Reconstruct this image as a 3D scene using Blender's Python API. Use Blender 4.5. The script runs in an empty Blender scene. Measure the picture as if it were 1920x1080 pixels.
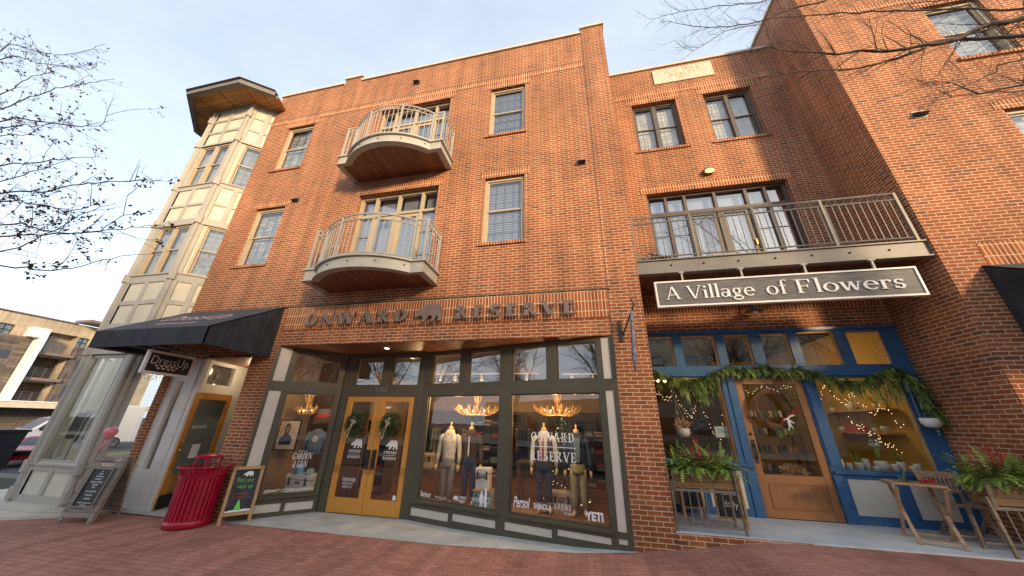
import bpy, math, random
from mathutils import Vector, Matrix
random.seed(7)
PI = math.pi
SC = bpy.context.scene
COL = SC.collection
# ---------------------------------------------------------------- camera, world, sun, exposure
CAMZ = 1.75
camd = bpy.data.cameras.new('camera'); cam = bpy.data.objects.new('camera', camd); COL.objects.link(cam)
camd.sensor_width = 36.0; camd.lens = 600.69/1920*36; camd.clip_start = 0.05; camd.clip_end = 900
_yaw, _pit, _rol = -0.21706093, 0.39974358, 0.02255375
fwd = Vector((math.sin(_yaw)*math.cos(_pit), math.cos(_yaw)*math.cos(_pit), math.sin(_pit)))
rgt = Vector((math.cos(_yaw), -math.sin(_yaw), 0)); upv = rgt.cross(fwd)
r2 = rgt*math.cos(_rol)+upv*math.sin(_rol); u2 = -rgt*math.sin(_rol)+upv*math.cos(_rol)
cam.matrix_world = Matrix(((r2.x, u2.x, -fwd.x, 0), (r2.y, u2.y, -fwd.y, 0), (r2.z, u2.z, -fwd.z, CAMZ), (0, 0, 0, 1)))
SC.camera = cam
SUN_EL, SUN_AZ = math.radians(14), math.radians(180-42)     # azimuth from +Y clockwise
W = bpy.data.worlds.new('World'); SC.world = W; W.use_nodes = True
nt = W.node_tree; nt.nodes.clear()
wo = nt.nodes.new('ShaderNodeOutputWorld'); bg = nt.nodes.new('ShaderNodeBackground')
sky = nt.nodes.new('ShaderNodeTexSky'); sky.sky_type = 'NISHITA'; sky.sun_disc = False
sky.sun_elevation = SUN_EL; sky.sun_rotation = SUN_AZ; sky.air_density = 1.0; sky.dust_density = 1.6; sky.ozone_density = 1.0
bg.inputs[1].default_value = 0.15
tc = nt.nodes.new('ShaderNodeTexCoord'); mp = nt.nodes.new('ShaderNodeMapping'); mp.inputs['Scale'].default_value = (1.0, 1.6, 3.2)
n1 = nt.nodes.new('ShaderNodeTexNoise'); n1.inputs['Scale'].default_value = 1.7; n1.inputs['Detail'].default_value = 7; n1.inputs['Roughness'].default_value = .62
cr = nt.nodes.new('ShaderNodeValToRGB'); cr.color_ramp.elements[0].position = .42; cr.color_ramp.elements[1].position = .78
cr.color_ramp.elements[0].color = (0.44, 0.44, 0.44, 1); cr.color_ramp.elements[1].color = (.62, .62, .62, 1)
mx = nt.nodes.new('ShaderNodeMix'); mx.data_type = 'RGBA'
nt.links.new(tc.outputs['Generated'], mp.inputs[0]); nt.links.new(mp.outputs[0], n1.inputs[0]); nt.links.new(n1.outputs[0], cr.inputs[0])
sz = nt.nodes.new('ShaderNodeSeparateXYZ'); nt.links.new(tc.outputs['Generated'], sz.inputs[0])
hz = nt.nodes.new('ShaderNodeMapRange'); hz.inputs[1].default_value = .0; hz.inputs[2].default_value = .62; hz.inputs[3].default_value = .45; hz.inputs[4].default_value = 0; nt.links.new(sz.outputs[2], hz.inputs[0])
adz = nt.nodes.new('ShaderNodeMath'); adz.operation = 'ADD'; adz.use_clamp = True; nt.links.new(cr.outputs[0], adz.inputs[0]); nt.links.new(hz.outputs[0], adz.inputs[1])
nt.links.new(adz.outputs[0], mx.inputs[0]); nt.links.new(sky.outputs[0], mx.inputs[6]); mx.inputs[7].default_value = (3.65, 3.95, 4.45, 1)
nt.links.new(mx.outputs[2], bg.inputs[0]); nt.links.new(bg.outputs[0], wo.inputs[0])
sd = bpy.data.lights.new('sun', 'SUN'); sd.energy = 2.7; sd.angle = math.radians(8); sd.color = (1.0, .71, .40)
so = bpy.data.objects.new('sun', sd); COL.objects.link(so)
sdir = Vector((math.sin(SUN_AZ)*math.cos(SUN_EL), math.cos(SUN_AZ)*math.cos(SUN_EL), math.sin(SUN_EL)))
so.rotation_euler = sdir.to_track_quat('Z', 'Y').to_euler()
SC.view_settings.view_transform = 'Standard'; SC.view_settings.look = 'None'; SC.view_settings.exposure = 1.16; SC.view_settings.gamma = 1
SC.cycles.max_bounces = 8; SC.cycles.transparent_max_bounces = 12; SC.cycles.sample_clamp_indirect = 6

# ---------------------------------------------------------------- materials
MATS = {}
def newmat(name):
    m = bpy.data.materials.new(name); m.use_nodes = True; t = m.node_tree
    b = t.nodes['Principled BSDF']; MATS[name] = m
    return m, t, b
def noise_mix(t, c1, c2, scale, detail=4, rough=.6, vec=None, p0=.35, p1=.65, st=(1, 1, 1)):
    tcn = t.nodes.new('ShaderNodeTexCoord'); mpn = t.nodes.new('ShaderNodeMapping'); mpn.inputs['Scale'].default_value = st
    n = t.nodes.new('ShaderNodeTexNoise'); n.inputs['Scale'].default_value = scale; n.inputs['Detail'].default_value = detail; n.inputs['Roughness'].default_value = rough
    t.links.new(tcn.outputs['Object'], mpn.inputs[0]); t.links.new(mpn.outputs[0], n.inputs[0])
    r = t.nodes.new('ShaderNodeValToRGB'); r.color_ramp.elements[0].position = p0; r.color_ramp.elements[1].position = p1
    r.color_ramp.elements[0].color = (*c1, 1); r.color_ramp.elements[1].color = (*c2, 1)
    t.links.new(n.outputs[0], r.inputs[0])
    return r, n
def pm(name, c, rough=.6, metal=0, var=.12, scale=6, spec=.4, st=(1, 1, 1), bump=0, c2=None):
    m, t, b = newmat(name)
    c2 = c2 or tuple(min(1, x*(1+var)) for x in c); c1 = tuple(x*(1-var) for x in c)
    r, n = noise_mix(t, c1, c2, scale, st=st)
    t.links.new(r.outputs[0], b.inputs['Base Color'])
    b.inputs['Roughness'].default_value = rough; b.inputs['Metallic'].default_value = metal; b.inputs['Specular IOR Level'].default_value = spec
    if bump:
        bp = t.nodes.new('ShaderNodeBump'); bp.inputs['Strength'].default_value = bump; bp.inputs['Distance'].default_value = .01
        t.links.new(n.outputs[0], bp.inputs['Height']); t.links.new(bp.outputs[0], b.inputs['Normal'])
    return m
def emis(name, c, s):
    m, t, b = newmat(name)
    b.inputs['Base Color'].default_value = (*c, 1); b.inputs['Emission Color'].default_value = (*c, 1); b.inputs['Emission Strength'].default_value = s
    return m
def brickmat(name, bw, rh, offset, ramp, mortar, msize=.0055, rough=.85, bump=.5, swap=False, weather=True):
    m, t, b = newmat(name); N = t.nodes; L = t.links
    uv = N.new('ShaderNodeUVMap'); mpn = N.new('ShaderNodeMapping'); L.new(uv.outputs[0], mpn.inputs[0])
    if swap: mpn.inputs['Rotation'].default_value = (0, 0, PI/2)
    br = N.new('ShaderNodeTexBrick'); br.inputs['Scale'].default_value = 1
    br.offset = offset; br.inputs['Brick Width'].default_value = bw; br.inputs['Row Height'].default_value = rh
    br.inputs['Mortar Size'].default_value = msize; br.inputs['Mortar Smooth'].default_value = .15; br.inputs['Bias'].default_value = 0
    br.inputs['Color1'].default_value = (0, 0, 0, 1); br.inputs['Color2'].default_value = (1, 1, 1, 1); br.inputs['Mortar'].default_value = (.5, .5, .5, 1)
    nd = N.new('ShaderNodeTexNoise'); nd.inputs['Scale'].default_value = 9; L.new(uv.outputs[0], nd.inputs[0])
    dm = N.new('ShaderNodeMix'); dm.data_type = 'RGBA'; dm.inputs[0].default_value = .004
    L.new(mpn.outputs[0], dm.inputs[6]); L.new(nd.outputs['Color'], dm.inputs[7])
    L.new(mpn.outputs[0], br.inputs[0])
    r = N.new('ShaderNodeValToRGB'); r.color_ramp.interpolation = 'LINEAR'
    els = r.color_ramp.elements
    els[0].position = ramp[0][0]; els[0].color = (*ramp[0][1], 1); els[1].position = ramp[-1][0]; els[1].color = (*ramp[-1][1], 1)
    for p, c in ramp[1:-1]:
        e = els.new(p); e.color = (*c, 1)
    L.new(br.outputs['Color'], r.inputs[0])
    # blotchy wear over many bricks
    n2 = N.new('ShaderNodeTexNoise'); n2.inputs['Scale'].default_value = .55; n2.inputs['Detail'].default_value = 5; L.new(uv.outputs[0], n2.inputs[0])
    n3 = N.new('ShaderNodeTexNoise'); n3.inputs['Scale'].default_value = 60; n3.inputs['Detail'].default_value = 3; L.new(uv.outputs[0], n3.inputs[0])
    h1 = N.new('ShaderNodeMapRange'); h1.inputs[1].default_value = .3; h1.inputs[2].default_value = .7; h1.inputs[3].default_value = .80; h1.inputs[4].default_value = 1.12
    L.new(n2.outputs[0], h1.inputs[0])
    h2 = N.new('ShaderNodeMapRange'); h2.inputs[1].default_value = .3; h2.inputs[2].default_value = .7; h2.inputs[3].default_value = .88; h2.inputs[4].default_value = 1.12
    L.new(n3.outputs[0], h2.inputs[0])
    mm = N.new('ShaderNodeMix'); mm.data_type = 'RGBA'; L.new(br.outputs['Fac'], mm.inputs[0]); L.new(r.outputs[0], mm.inputs[6]); mm.inputs[7].default_value = (*mortar, 1)
    mul = N.new('ShaderNodeMath'); mul.operation = 'MULTIPLY'; L.new(h1.outputs[0], mul.inputs[0]); L.new(h2.outputs[0], mul.inputs[1])
    # rain streaks and pale lime bloom, fixed to the wall
    sm = N.new('ShaderNodeMapping'); sm.inputs['Scale'].default_value = (2.6, .22, 1); L.new(uv.outputs[0], sm.inputs[0])
    ns = N.new('ShaderNodeTexNoise'); ns.inputs['Scale'].default_value = 1.4; ns.inputs['Detail'].default_value = 5; L.new(sm.outputs[0], ns.inputs[0])
    h3 = N.new('ShaderNodeMapRange'); h3.inputs[1].default_value = .35; h3.inputs[2].default_value = .62; h3.inputs[3].default_value = .76; h3.inputs[4].default_value = 1.04; L.new(ns.outputs[0], h3.inputs[0])
    mul2 = N.new('ShaderNodeMath'); mul2.operation = 'MULTIPLY'; L.new(mul.outputs[0], mul2.inputs[0]); L.new(h3.outputs[0], mul2.inputs[1])
    nb = N.new('ShaderNodeTexNoise'); nb.inputs['Scale'].default_value = .9; nb.inputs['Detail'].default_value = 8; nb.inputs['Roughness'].default_value = .7; L.new(uv.outputs[0], nb.inputs[0])
    hb = N.new('ShaderNodeMapRange'); hb.inputs[1].default_value = .62; hb.inputs[2].default_value = .80; hb.inputs[3].default_value = 0; hb.inputs[4].default_value = .38; L.new(nb.outputs[0], hb.inputs[0])
    bl = N.new('ShaderNodeMix'); bl.data_type = 'RGBA'; L.new(hb.outputs[0], bl.inputs[0]); L.new(mm.outputs[2], bl.inputs[6]); bl.inputs[7].default_value = (.62, .44, .33, 1)
    vm = N.new('ShaderNodeVectorMath'); vm.operation = 'SCALE'; L.new(bl.outputs[2], vm.inputs[0]); L.new(mul2.outputs[0], vm.inputs['Scale'])
    L.new(vm.outputs[0], b.inputs['Base Color'])
    b.inputs['Roughness'].default_value = rough; b.inputs['Specular IOR Level'].default_value = .25
    if bump:
        inv = N.new('ShaderNodeMath'); inv.operation = 'SUBTRACT'; inv.inputs[0].default_value = 1; L.new(br.outputs['Fac'], inv.inputs[1])
        ad = N.new('ShaderNodeMath'); ad.operation = 'MULTIPLY_ADD'; L.new(n3.outputs[0], ad.inputs[0]); ad.inputs[1].default_value = .25; L.new(inv.outputs[0], ad.inputs[2])
        bp = N.new('ShaderNodeBump'); bp.inputs['Strength'].default_value = bump; bp.inputs['Distance'].default_value = .006
        L.new(ad.outputs[0], bp.inputs['Height']); L.new(bp.outputs[0], b.inputs['Normal'])
    return m
RAMP = [(0.0, (.16, .072, .042)), (.05, (.23, .082, .040)), (.12, (.285, .088, .034)), (.6, (.325, .102, .037)), (1.0, (.38, .132, .050))]
brickmat('brick', .2142, .0677, .5, RAMP, (.64, .47, .31), msize=.0070)
brickmat('brick_soldier', .2142, .0677, 0.0, [(0, (.22, .066, .028)), (.3, (.34, .10, .036)), (1, (.44, .14, .05))], (.76, .57, .36), msize=.0078, swap=True)
brickmat('brick_dark', .2142, .0677, .5, [(0, (.06, .035, .025)), (1, (.13, .06, .04))], (.42, .33, .24))
brickmat('paver', .205, .103, .5, [(0, (.37, .160, .115)), (.3, (.43, .190, .140)), (1, (.48, .225, .168))], (.19, .115, .085), msize=.0048, rough=.75, bump=.35)
brickmat('siding', 3.2, .32, .5, [(0, (.10, .085, .08)), (1, (.17, .145, .135))], (.04, .035, .03), msize=.012)
brickmat('tanblock', 2.4, .4, .5, [(0, (.44, .38, .29)), (1, (.50, .43, .33))], (.42, .34, .24), msize=.01)
def planks(name, c1, c2, w, axis_swap=False, rough=.45, gap=(.02, .01, .005)):
    m, t, b = newmat(name); N = t.nodes; L = t.links
    uv = N.new('ShaderNodeUVMap'); mpn = N.new('ShaderNodeMapping'); L.new(uv.outputs[0], mpn.inputs[0])
    if axis_swap: mpn.inputs['Rotation'].default_value = (0, 0, PI/2)
    br = N.new('ShaderNodeTexBrick'); br.inputs['Scale'].default_value = 1; br.offset = .37
    br.inputs['Brick Width'].default_value = 1.9; br.inputs['Row Height'].default_value = w; br.inputs['Mortar Size'].default_value = w*.03
    br.inputs['Color1'].default_value = (0, 0, 0, 1); br.inputs['Color2'].default_value = (1, 1, 1, 1)
    L.new(mpn.outputs[0], br.inputs[0])
    m2 = N.new('ShaderNodeMapping'); m2.inputs['Scale'].default_value = (2, 30, 2); L.new(mpn.outputs[0], m2.inputs[0])
    n = N.new('ShaderNodeTexNoise'); n.inputs['Scale'].default_value = 1.5; n.inputs['Detail'].default_value = 6; L.new(m2.outputs[0], n.inputs[0])
    ad = N.new('ShaderNodeMath'); ad.operation = 'MULTIPLY_ADD'; L.new(n.outputs[0], ad.inputs[0]); ad.inputs[1].default_value = .9
    sp = N.new('ShaderNodeMath'); sp.operation = 'MULTIPLY'; L.new(br.outputs['Color'], sp.inputs[0]); sp.inputs[1].default_value = .45; L.new(sp.outputs[0], ad.inputs[2])
    r = N.new('ShaderNodeValToRGB'); r.color_ramp.elements[0].position = .3; r.color_ramp.elements[1].position = 1.0
    r.color_ramp.elements[0].color = (*c1, 1); r.color_ramp.elements[1].color = (*c2, 1); L.new(ad.outputs[0], r.inputs[0])
    mm = N.new('ShaderNodeMix'); mm.data_type = 'RGBA'; L.new(br.outputs['Fac'], mm.inputs[0]); L.new(r.outputs[0], mm.inputs[6]); mm.inputs[7].default_value = (*gap, 1)
    L.new(mm.outputs[2], b.inputs['Base Color']); b.inputs['Roughness'].default_value = rough
    return m
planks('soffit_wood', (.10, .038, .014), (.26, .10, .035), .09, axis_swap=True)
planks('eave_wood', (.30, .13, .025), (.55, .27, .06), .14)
planks('floor_wood', (.10, .045, .02), (.28, .13, .055), .12)
planks('grey_wood', (.10, .08, .06), (.26, .20, .145), .14)
planks('planter_wood', (.085, .052, .024), (.30, .18, .075), .16)
planks('door_orange', (.42, .165, .022), (.66, .30, .05), 3.0, axis_swap=True, gap=(.4, .17, .03))
planks('door_brown', (.24, .10, .036), (.36, .165, .065), 3.0, axis_swap=True, gap=(.24, .1, .04))
pm('teak', (.36, .23, .145), .6, st=(3, 3, 18), var=.3, scale=4)
pm('light_wood', (.46, .27, .11), .55, st=(14, 14, 2), var=.22, scale=3)
pm('olive', (.082, .072, .046), .5, var=.08, scale=3)
pm('cream', (.60, .555, .47), .6, var=.05, scale=2)
pm('blue', (.036, .115, .25), .33, var=.12, scale=4, bump=.05)
pm('white', (.68, .66, .62), .5, var=.05, scale=2)
pm('tower_trim', (.40, .38, .325), .55, var=.07, scale=2)
pm('tower_panel', (.60, .57, .455), .65, var=.05, scale=1.5)
pm('window_tan', (.45, .38, .27), .5, var=.06)
pm('window_bronze', (.115, .095, .075), .45, var=.1)
pm('coping', (.60, .53, .42), .6, var=.12, scale=3)
pm('balcony_paint', (.41, .395, .35), .45, var=.08, scale=5)
pm('balcony_brown', (.185, .175, .155), .45, var=.1, scale=5)
pm('iron', (.045, .042, .04), .5, metal=.5)
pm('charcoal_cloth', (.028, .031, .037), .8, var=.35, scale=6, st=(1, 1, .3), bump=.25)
pm('charcoal_cloth_lit', (.05, .056, .066), .8, var=.3, scale=5, bump=.25)  # paler copy of the cloth for awning tops, daylight put into its colour
pm('pinkish', (.74, .50, .50), .6)
pm('signbrown', (.02, .013, .011), .5)
pm('letter_brown', (.20, .15, .13), .5, metal=.2, var=.1)
pm('sign_grey', (.105, .105, .108), .55, st=(1, 1, 14), var=.45, scale=3)
pm('letter_white', (.80, .79, .76), .45, var=.03)
pm('decal_white', (.82, .82, .82), .5, var=.01)
pm('limestone', (.60, .52, .40), .8, var=.12, scale=5)
pm('stone_cut', (.36, .29, .22), .9)
pm('concrete', (.46, .475, .44), .75, var=.14, scale=2.2, bump=.1)
pm('concrete_light', (.52, .48, .40), .8, var=.1, scale=2)
pm('slab_blue', (.50, .545, .575), .55, var=.12, scale=2)
pm('asphalt', (.055, .055, .058), .9, var=.3, scale=30)
pm('red_paint', (.36, .004, .030), .30, var=.12, scale=3, spec=.6)
pm('black', (.012, .012, .013), .5)
pm('chalk', (.035, .037, .04), .7, var=.5, scale=5)
pm('green_chalk', (.18, .75, .10), .7)
pm('red_chalk', (.50, .05, .06), .7)
pm('pink_rubber', (.80, .22, .27), .28, var=.05, spec=.6)
pm('bark', (.085, .068, .056), .85, var=.3, scale=12, bump=.3)
pm('bark_dark', (.05, .042, .038), .85, var=.3, scale=12)
pm('dry_leaf', (.075, .038, .024), .8, var=.5, scale=9)
pm('cedar', (.055, .105, .028), .6, var=.5, scale=7, c2=(.15, .22, .055))
pm('cedar_bright', (.17, .30, .04), .55, var=.4, scale=7, c2=(.40, .55, .10))
pm('fir', (.035, .08, .028), .6, var=.5, scale=9, c2=(.09, .17, .05))
pm('berry', (.45, .012, .02), .4)
pm('ribbon', (.62, .52, .40), .6)
pm('grapevine', (.17, .095, .055), .8, var=.35, scale=14)
pm('ceramic', (.72, .69, .64), .3, spec=.6)
pm('metal_grey', (.22, .22, .22), .4, metal=.7)
pm('brass', (.55, .38, .15), .35, metal=.8)
pm('interior_dark', (.10, .065, .042), .8, var=.25, scale=1.2)
pm('interior_wall', (.34, .225, .11), .8, var=.15, scale=1.1)
pm('interior_yellow', (.50, .31, .06), .8, var=.1, scale=1.0)
pm('interior_pale', (.50, .56, .52), .8, var=.1)
pm('ceiling_dark', (.018, .014, .011), .8)
pm('antler', (.66, .38, .13), .5, var=.3, scale=9)
pm('tweed', (.52, .50, .44), .95, var=.55, scale=70)
pm('grey_cloth', (.19, .185, .18), .95, var=.15, scale=20)
pm('denim', (.03, .05, .095), .9, var=.35, scale=25)
pm('denim_pale', (.14, .21, .29), .9, var=.3, scale=20)
pm('grey_flag', (.20, .21, .26), .9, var=.5, scale=14)
pm('khaki', (.34, .33, .18), .9, var=.15, scale=8)
pm('brown_cloth', (.07, .045, .035), .95, var=.2)
pm('shirt_white', (.60, .62, .64), .9)
pm('foot_wood', (.62, .44, .21), .4)
pm('cooler_cream', (.66, .67, .62), .45, var=.03)
pm('cooler_tan', (.42, .36, .26), .5)
pm('cap_blue', (.10, .35, .55), .7, var=.4, scale=12)
pm('cap_green', (.22, .38, .36), .7, var=.3, scale=12)
pm('van_white', (.72, .73, .74), .3, spec=.6, var=.03)
pm('car_red', (.42, .02, .025), .25, spec=.6)
pm('car_silver', (.40, .42, .45), .25, metal=.5)
pm('car_dark', (.03, .032, .04), .2, spec=.7)
pm('tyre', (.015, .015, .015), .8)
pm('lime', (.45, .62, .06), .5)
pm('blind', (.27, .31, .38), .7, var=.04)
pm('curtain', (.30, .345, .36), .85, var=.45, scale=3.5, st=(1, 1, 2.2))
pm('curtain_mid', (.24, .28, .29), .85, var=.35, scale=3)
pm('curtain_light', (.52, .52, .43), .85, var=.25, scale=2.5)
pm('teal_glass', (.20, .30, .29), .15, var=.3, scale=.6)
pm('lower_field', (.12, .12, .10), .9)
emis('bulb', (1.0, .60, .26), 6)
emis('bulb_small', (1.0, .66, .32), 2.0)
emis('lamp_glow', (1.0, .72, .22), .8)
emis('downlight', (1.0, .70, .36), 6)
def glassmat(name, ior, tint, rough=0.0):
    m = bpy.data.materials.new(name); m.use_nodes = True; t = m.node_tree; t.nodes.clear(); MATS[name] = m
    o = t.nodes.new('ShaderNodeOutputMaterial'); mx = t.nodes.new('ShaderNodeMixShader'); tr = t.nodes.new('ShaderNodeBsdfTransparent'); gl = t.nodes.new('ShaderNodeBsdfGlossy')
    R0 = ((ior-1)/(ior+1))**2; ge = t.nodes.new('ShaderNodeNewGeometry')
    dt = t.nodes.new('ShaderNodeVectorMath'); dt.operation = 'DOT_PRODUCT'; t.links.new(ge.outputs['Normal'], dt.inputs[0]); t.links.new(ge.outputs['Incoming'], dt.inputs[1])
    def mth(op, a, b):
        n_ = t.nodes.new('ShaderNodeMath'); n_.operation = op
        for i_, q_ in enumerate((a, b)):
            if q_ is None: continue
            if isinstance(q_, (int, float)): n_.inputs[i_].default_value = q_
            else: t.links.new(q_, n_.inputs[i_])
        return n_.outputs[0]
    pw = mth('POWER', mth('SUBTRACT', 1.0, mth('ABSOLUTE', dt.outputs['Value'], None)), 5.0); fr_o = mth('ADD', mth('MULTIPLY', pw, 1-R0), R0)
    tr.inputs[0].default_value = (*tint, 1); gl.inputs['Roughness'].default_value = rough
    tcn = t.nodes.new('ShaderNodeTexCoord'); n = t.nodes.new('ShaderNodeTexNoise'); n.inputs['Scale'].default_value = 1.3
    bp = t.nodes.new('ShaderNodeBump'); bp.inputs['Strength'].default_value = .06; bp.inputs['Distance'].default_value = .02
    t.links.new(tcn.outputs['Object'], n.inputs[0]); t.links.new(n.outputs[0], bp.inputs['Height']); t.links.new(bp.outputs[0], gl.inputs['Normal'])
    t.links.new(fr_o, mx.inputs[0]); t.links.new(tr.outputs[0], mx.inputs[1]); t.links.new(gl.outputs[0], mx.inputs[2]); t.links.new(mx.outputs[0], o.inputs[0])
    return m
glassmat('glass', 2.1, (.9, .92, .92))
glassmat('glass_upper', 2.6, (.97, .98, .99))
glassmat('glass_door', 3.6, (.95, .97, .98))
glassmat('glass_transom', 3.2, (.9, .92, .92))
glassmat('glass_teal', 2.6, (.45, .62, .60))

# ---------------------------------------------------------------- mesh helpers
OFF = {}
class MB:
    def __init__(s): s.v = []; s.f = []; s.m = []; s.uv = []
    def face(s, pts, m=0, uv=None):
        i = len(s.v); s.v += [Vector(p) for p in pts]; s.f.append(list(range(i, i+len(pts)))); s.m.append(m); s.uv.append(uv)
    def hexa(s, p, m=0):   # 8 pts: bottom 4 ccw, top 4
        for q in ((3, 2, 1, 0), (4, 5, 6, 7), (0, 1, 5, 4), (1, 2, 6, 5), (2, 3, 7, 6), (3, 0, 4, 7)): s.face([p[k] for k in q], m)
    def box(s, x0, x1, y0, y1, z0, z1, m=0):
        s.hexa([(x0, y0, z0), (x1, y0, z0), (x1, y1, z0), (x0, y1, z0), (x0, y0, z1), (x1, y0, z1), (x1, y1, z1), (x0, y1, z1)], m)
    def fbox(s, F, a0, a1, d0, d1, z0, z1, m=0):
        P = F.P
        s.hexa([P(a0, d1, z0), P(a1, d1, z0), P(a1, d0, z0), P(a0, d0, z0), P(a0, d1, z1), P(a1, d1, z1), P(a1, d0, z1), P(a0, d0, z1)], m)
    def tube(s, pts, r, n=6, m=0, cap=True):
        pts = [Vector(p) for p in pts]; k = len(pts)
        rs = r if isinstance(r, (list, tuple)) else [r]*k
        rings = []; t0 = (pts[1]-pts[0]).normalized(); ref = Vector((0, 0, 1)) if abs(t0.z) < .9 else Vector((1, 0, 0)); a = t0.cross(ref).normalized()
        for i in range(k):
            t = (pts[min(i+1, k-1)]-pts[max(i-1, 0)])
            t = t.normalized() if t.length > 1e-9 else t0
            a = (a-t*a.dot(t)); a = a.normalized() if a.length > 1e-6 else t.cross(Vector((.3, .5, .8))).normalized(); b = t.cross(a)
            i0 = len(s.v); rings.append(i0)
            for j in range(n):
                an = 2*PI*j/n; s.v.append(pts[i]+(a*math.cos(an)+b*math.sin(an))*rs[i])
        for i in range(k-1):
            for j in range(n):
                j2 = (j+1) % n; s.f.append([rings[i]+j, rings[i]+j2, rings[i+1]+j2, rings[i+1]+j]); s.m.append(m); s.uv.append(None)
        if cap:
            s.f.append([rings[0]+j for j in range(n)][::-1]); s.m.append(m); s.uv.append(None)
            s.f.append([rings[-1]+j for j in range(n)]); s.m.append(m); s.uv.append(None)
    def bar(s, p, q, w, h, m=0, up=(0, 0, 1)):   # rectangular bar
        p = Vector(p); q = Vector(q); t = (q-p).normalized(); u = Vector(up)
        if abs(t.dot(u)) > .95: u = Vector((0, 1, 0))
        a = t.cross(u).normalized()*w/2; b = a.cross(t).normalized()*h/2
        s.hexa([p-a-b, p+a-b, p+a+b, p-a+b, q-a-b, q+a-b, q+a+b, q-a+b], m)
    def loft(s, rings, m=0, cap=True):
        idx = []
        for r in rings:
            idx.append(len(s.v)); s.v += [Vector(p) for p in r]
        n = len(rings[0])
        for i in range(len(rings)-1):
            for j in range(n):
                j2 = (j+1) % n; s.f.append([idx[i]+j, idx[i]+j2, idx[i+1]+j2, idx[i+1]+j]); s.m.append(m); s.uv.append(None)
        if cap:
            s.f.append([idx[0]+j for j in range(n)][::-1]); s.m.append(m); s.uv.append(None)
            s.f.append([idx[-1]+j for j in range(n)]); s.m.append(m); s.uv.append(None)
    def lathe(s, prof, c, n=16, m=0, cap=False, sx=1, sy=1):
        s.loft([[(c[0]+r*sx*math.cos(2*PI*j/n), c[1]+r*sy*math.sin(2*PI*j/n), c[2]+z) for j in range(n)] for r, z in prof], m, cap)
    def ball(s, c, r, n=8, m=0, sz=1):
        s.lathe([(max(.001, r*math.sin(PI*i/n)), -r*sz*math.cos(PI*i/n)) for i in range(n+1)], c, n*2 if n < 8 else 14, m)
    def prism(s, poly, O, U, V, Wv, depth, m=0):
        O = Vector(O); U = Vector(U); V = Vector(V); Wv = Vector(Wv)
        a = [O+U*x+V*y for x, y in poly]; b = [p+Wv*depth for p in a]
        s.face(b, m); s.face(a[::-1], m)
        for i in range(len(a)):
            j = (i+1) % len(a); s.face([a[i], a[j], b[j], b[i]], m)
    def build(s, name, mat, parent=None, smooth=False):
        off = OFF.get(parent.name, Vector((0, 0, 0))) if parent else Vector((0, 0, 0))
        me = bpy.data.meshes.new(name)
        me.from_pydata([tuple(v-off) for v in s.v], [], s.f)
        for x in (mat if isinstance(mat, (list, tuple)) else [mat]): me.materials.append(MATS[x])
        uvl = me.uv_layers.new(name='UVMap'); me.update()
        ud = uvl.data
        for p, mi, uv in zip(me.polygons, s.m, s.uv):
            p.material_index = mi; p.use_smooth = smooth
            if uv:
                for k, li in enumerate(p.loop_indices): ud[li].uv = uv[k]
                continue
            nrm = p.normal
            if abs(nrm.z) > .8:
                for li in p.loop_indices:
                    w = me.vertices[me.loops[li].vertex_index].co+off; ud[li].uv = (w.x, w.y)
            else:
                t = Vector((-nrm.y, nrm.x, 0)); t = t.normalized() if t.length > 1e-6 else Vector((1, 0, 0))
                if abs(t.x) > .999: t = Vector((1, 0, 0))
                elif abs(t.y) > .999: t = Vector((0, 1, 0))
                for li in p.loop_indices:
                    w = me.vertices[me.loops[li].vertex_index].co+off; ud[li].uv = (w.dot(t), w.z)
        o = bpy.data.objects.new(name, me); COL.objects.link(o)
        if parent: o.parent = parent
        OFF[o.name] = off
        return o
class Fr:
    def __init__(s, ox, oy, ux=1, uy=0):
        l = math.hypot(ux, uy); s.o = (ox, oy); s.u = (ux/l, uy/l); s.n = (uy/l, -ux/l)
    def P(s, a, d, z): return Vector((s.o[0]+s.u[0]*a+s.n[0]*d, s.o[1]+s.u[1]*a+s.n[1]*d, z))
    def U(s): return Vector((*s.u, 0))
    def N(s): return Vector((*s.n, 0))
def tag(o, label=None, cat=None, group=None, kind=None):
    if label: o['label'] = label
    if cat: o['category'] = cat
    if group: o['group'] = group
    if kind: o['kind'] = kind
    return o
def thing(name, label, cat, loc=(0, 0, 0), group=None):
    o = bpy.data.objects.new(name, None); COL.objects.link(o); o.location = loc; OFF[o.name] = Vector(loc); o.empty_display_size = .2
    return tag(o, label, cat, group)
def copy_tree(o, parent=None, loc=None):
    c = o.copy(); COL.objects.link(c)
    if parent: c.parent = parent
    if loc is not None: c.location = loc
    for ch in list(o.children): copy_tree(ch, c)
    return c
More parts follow.
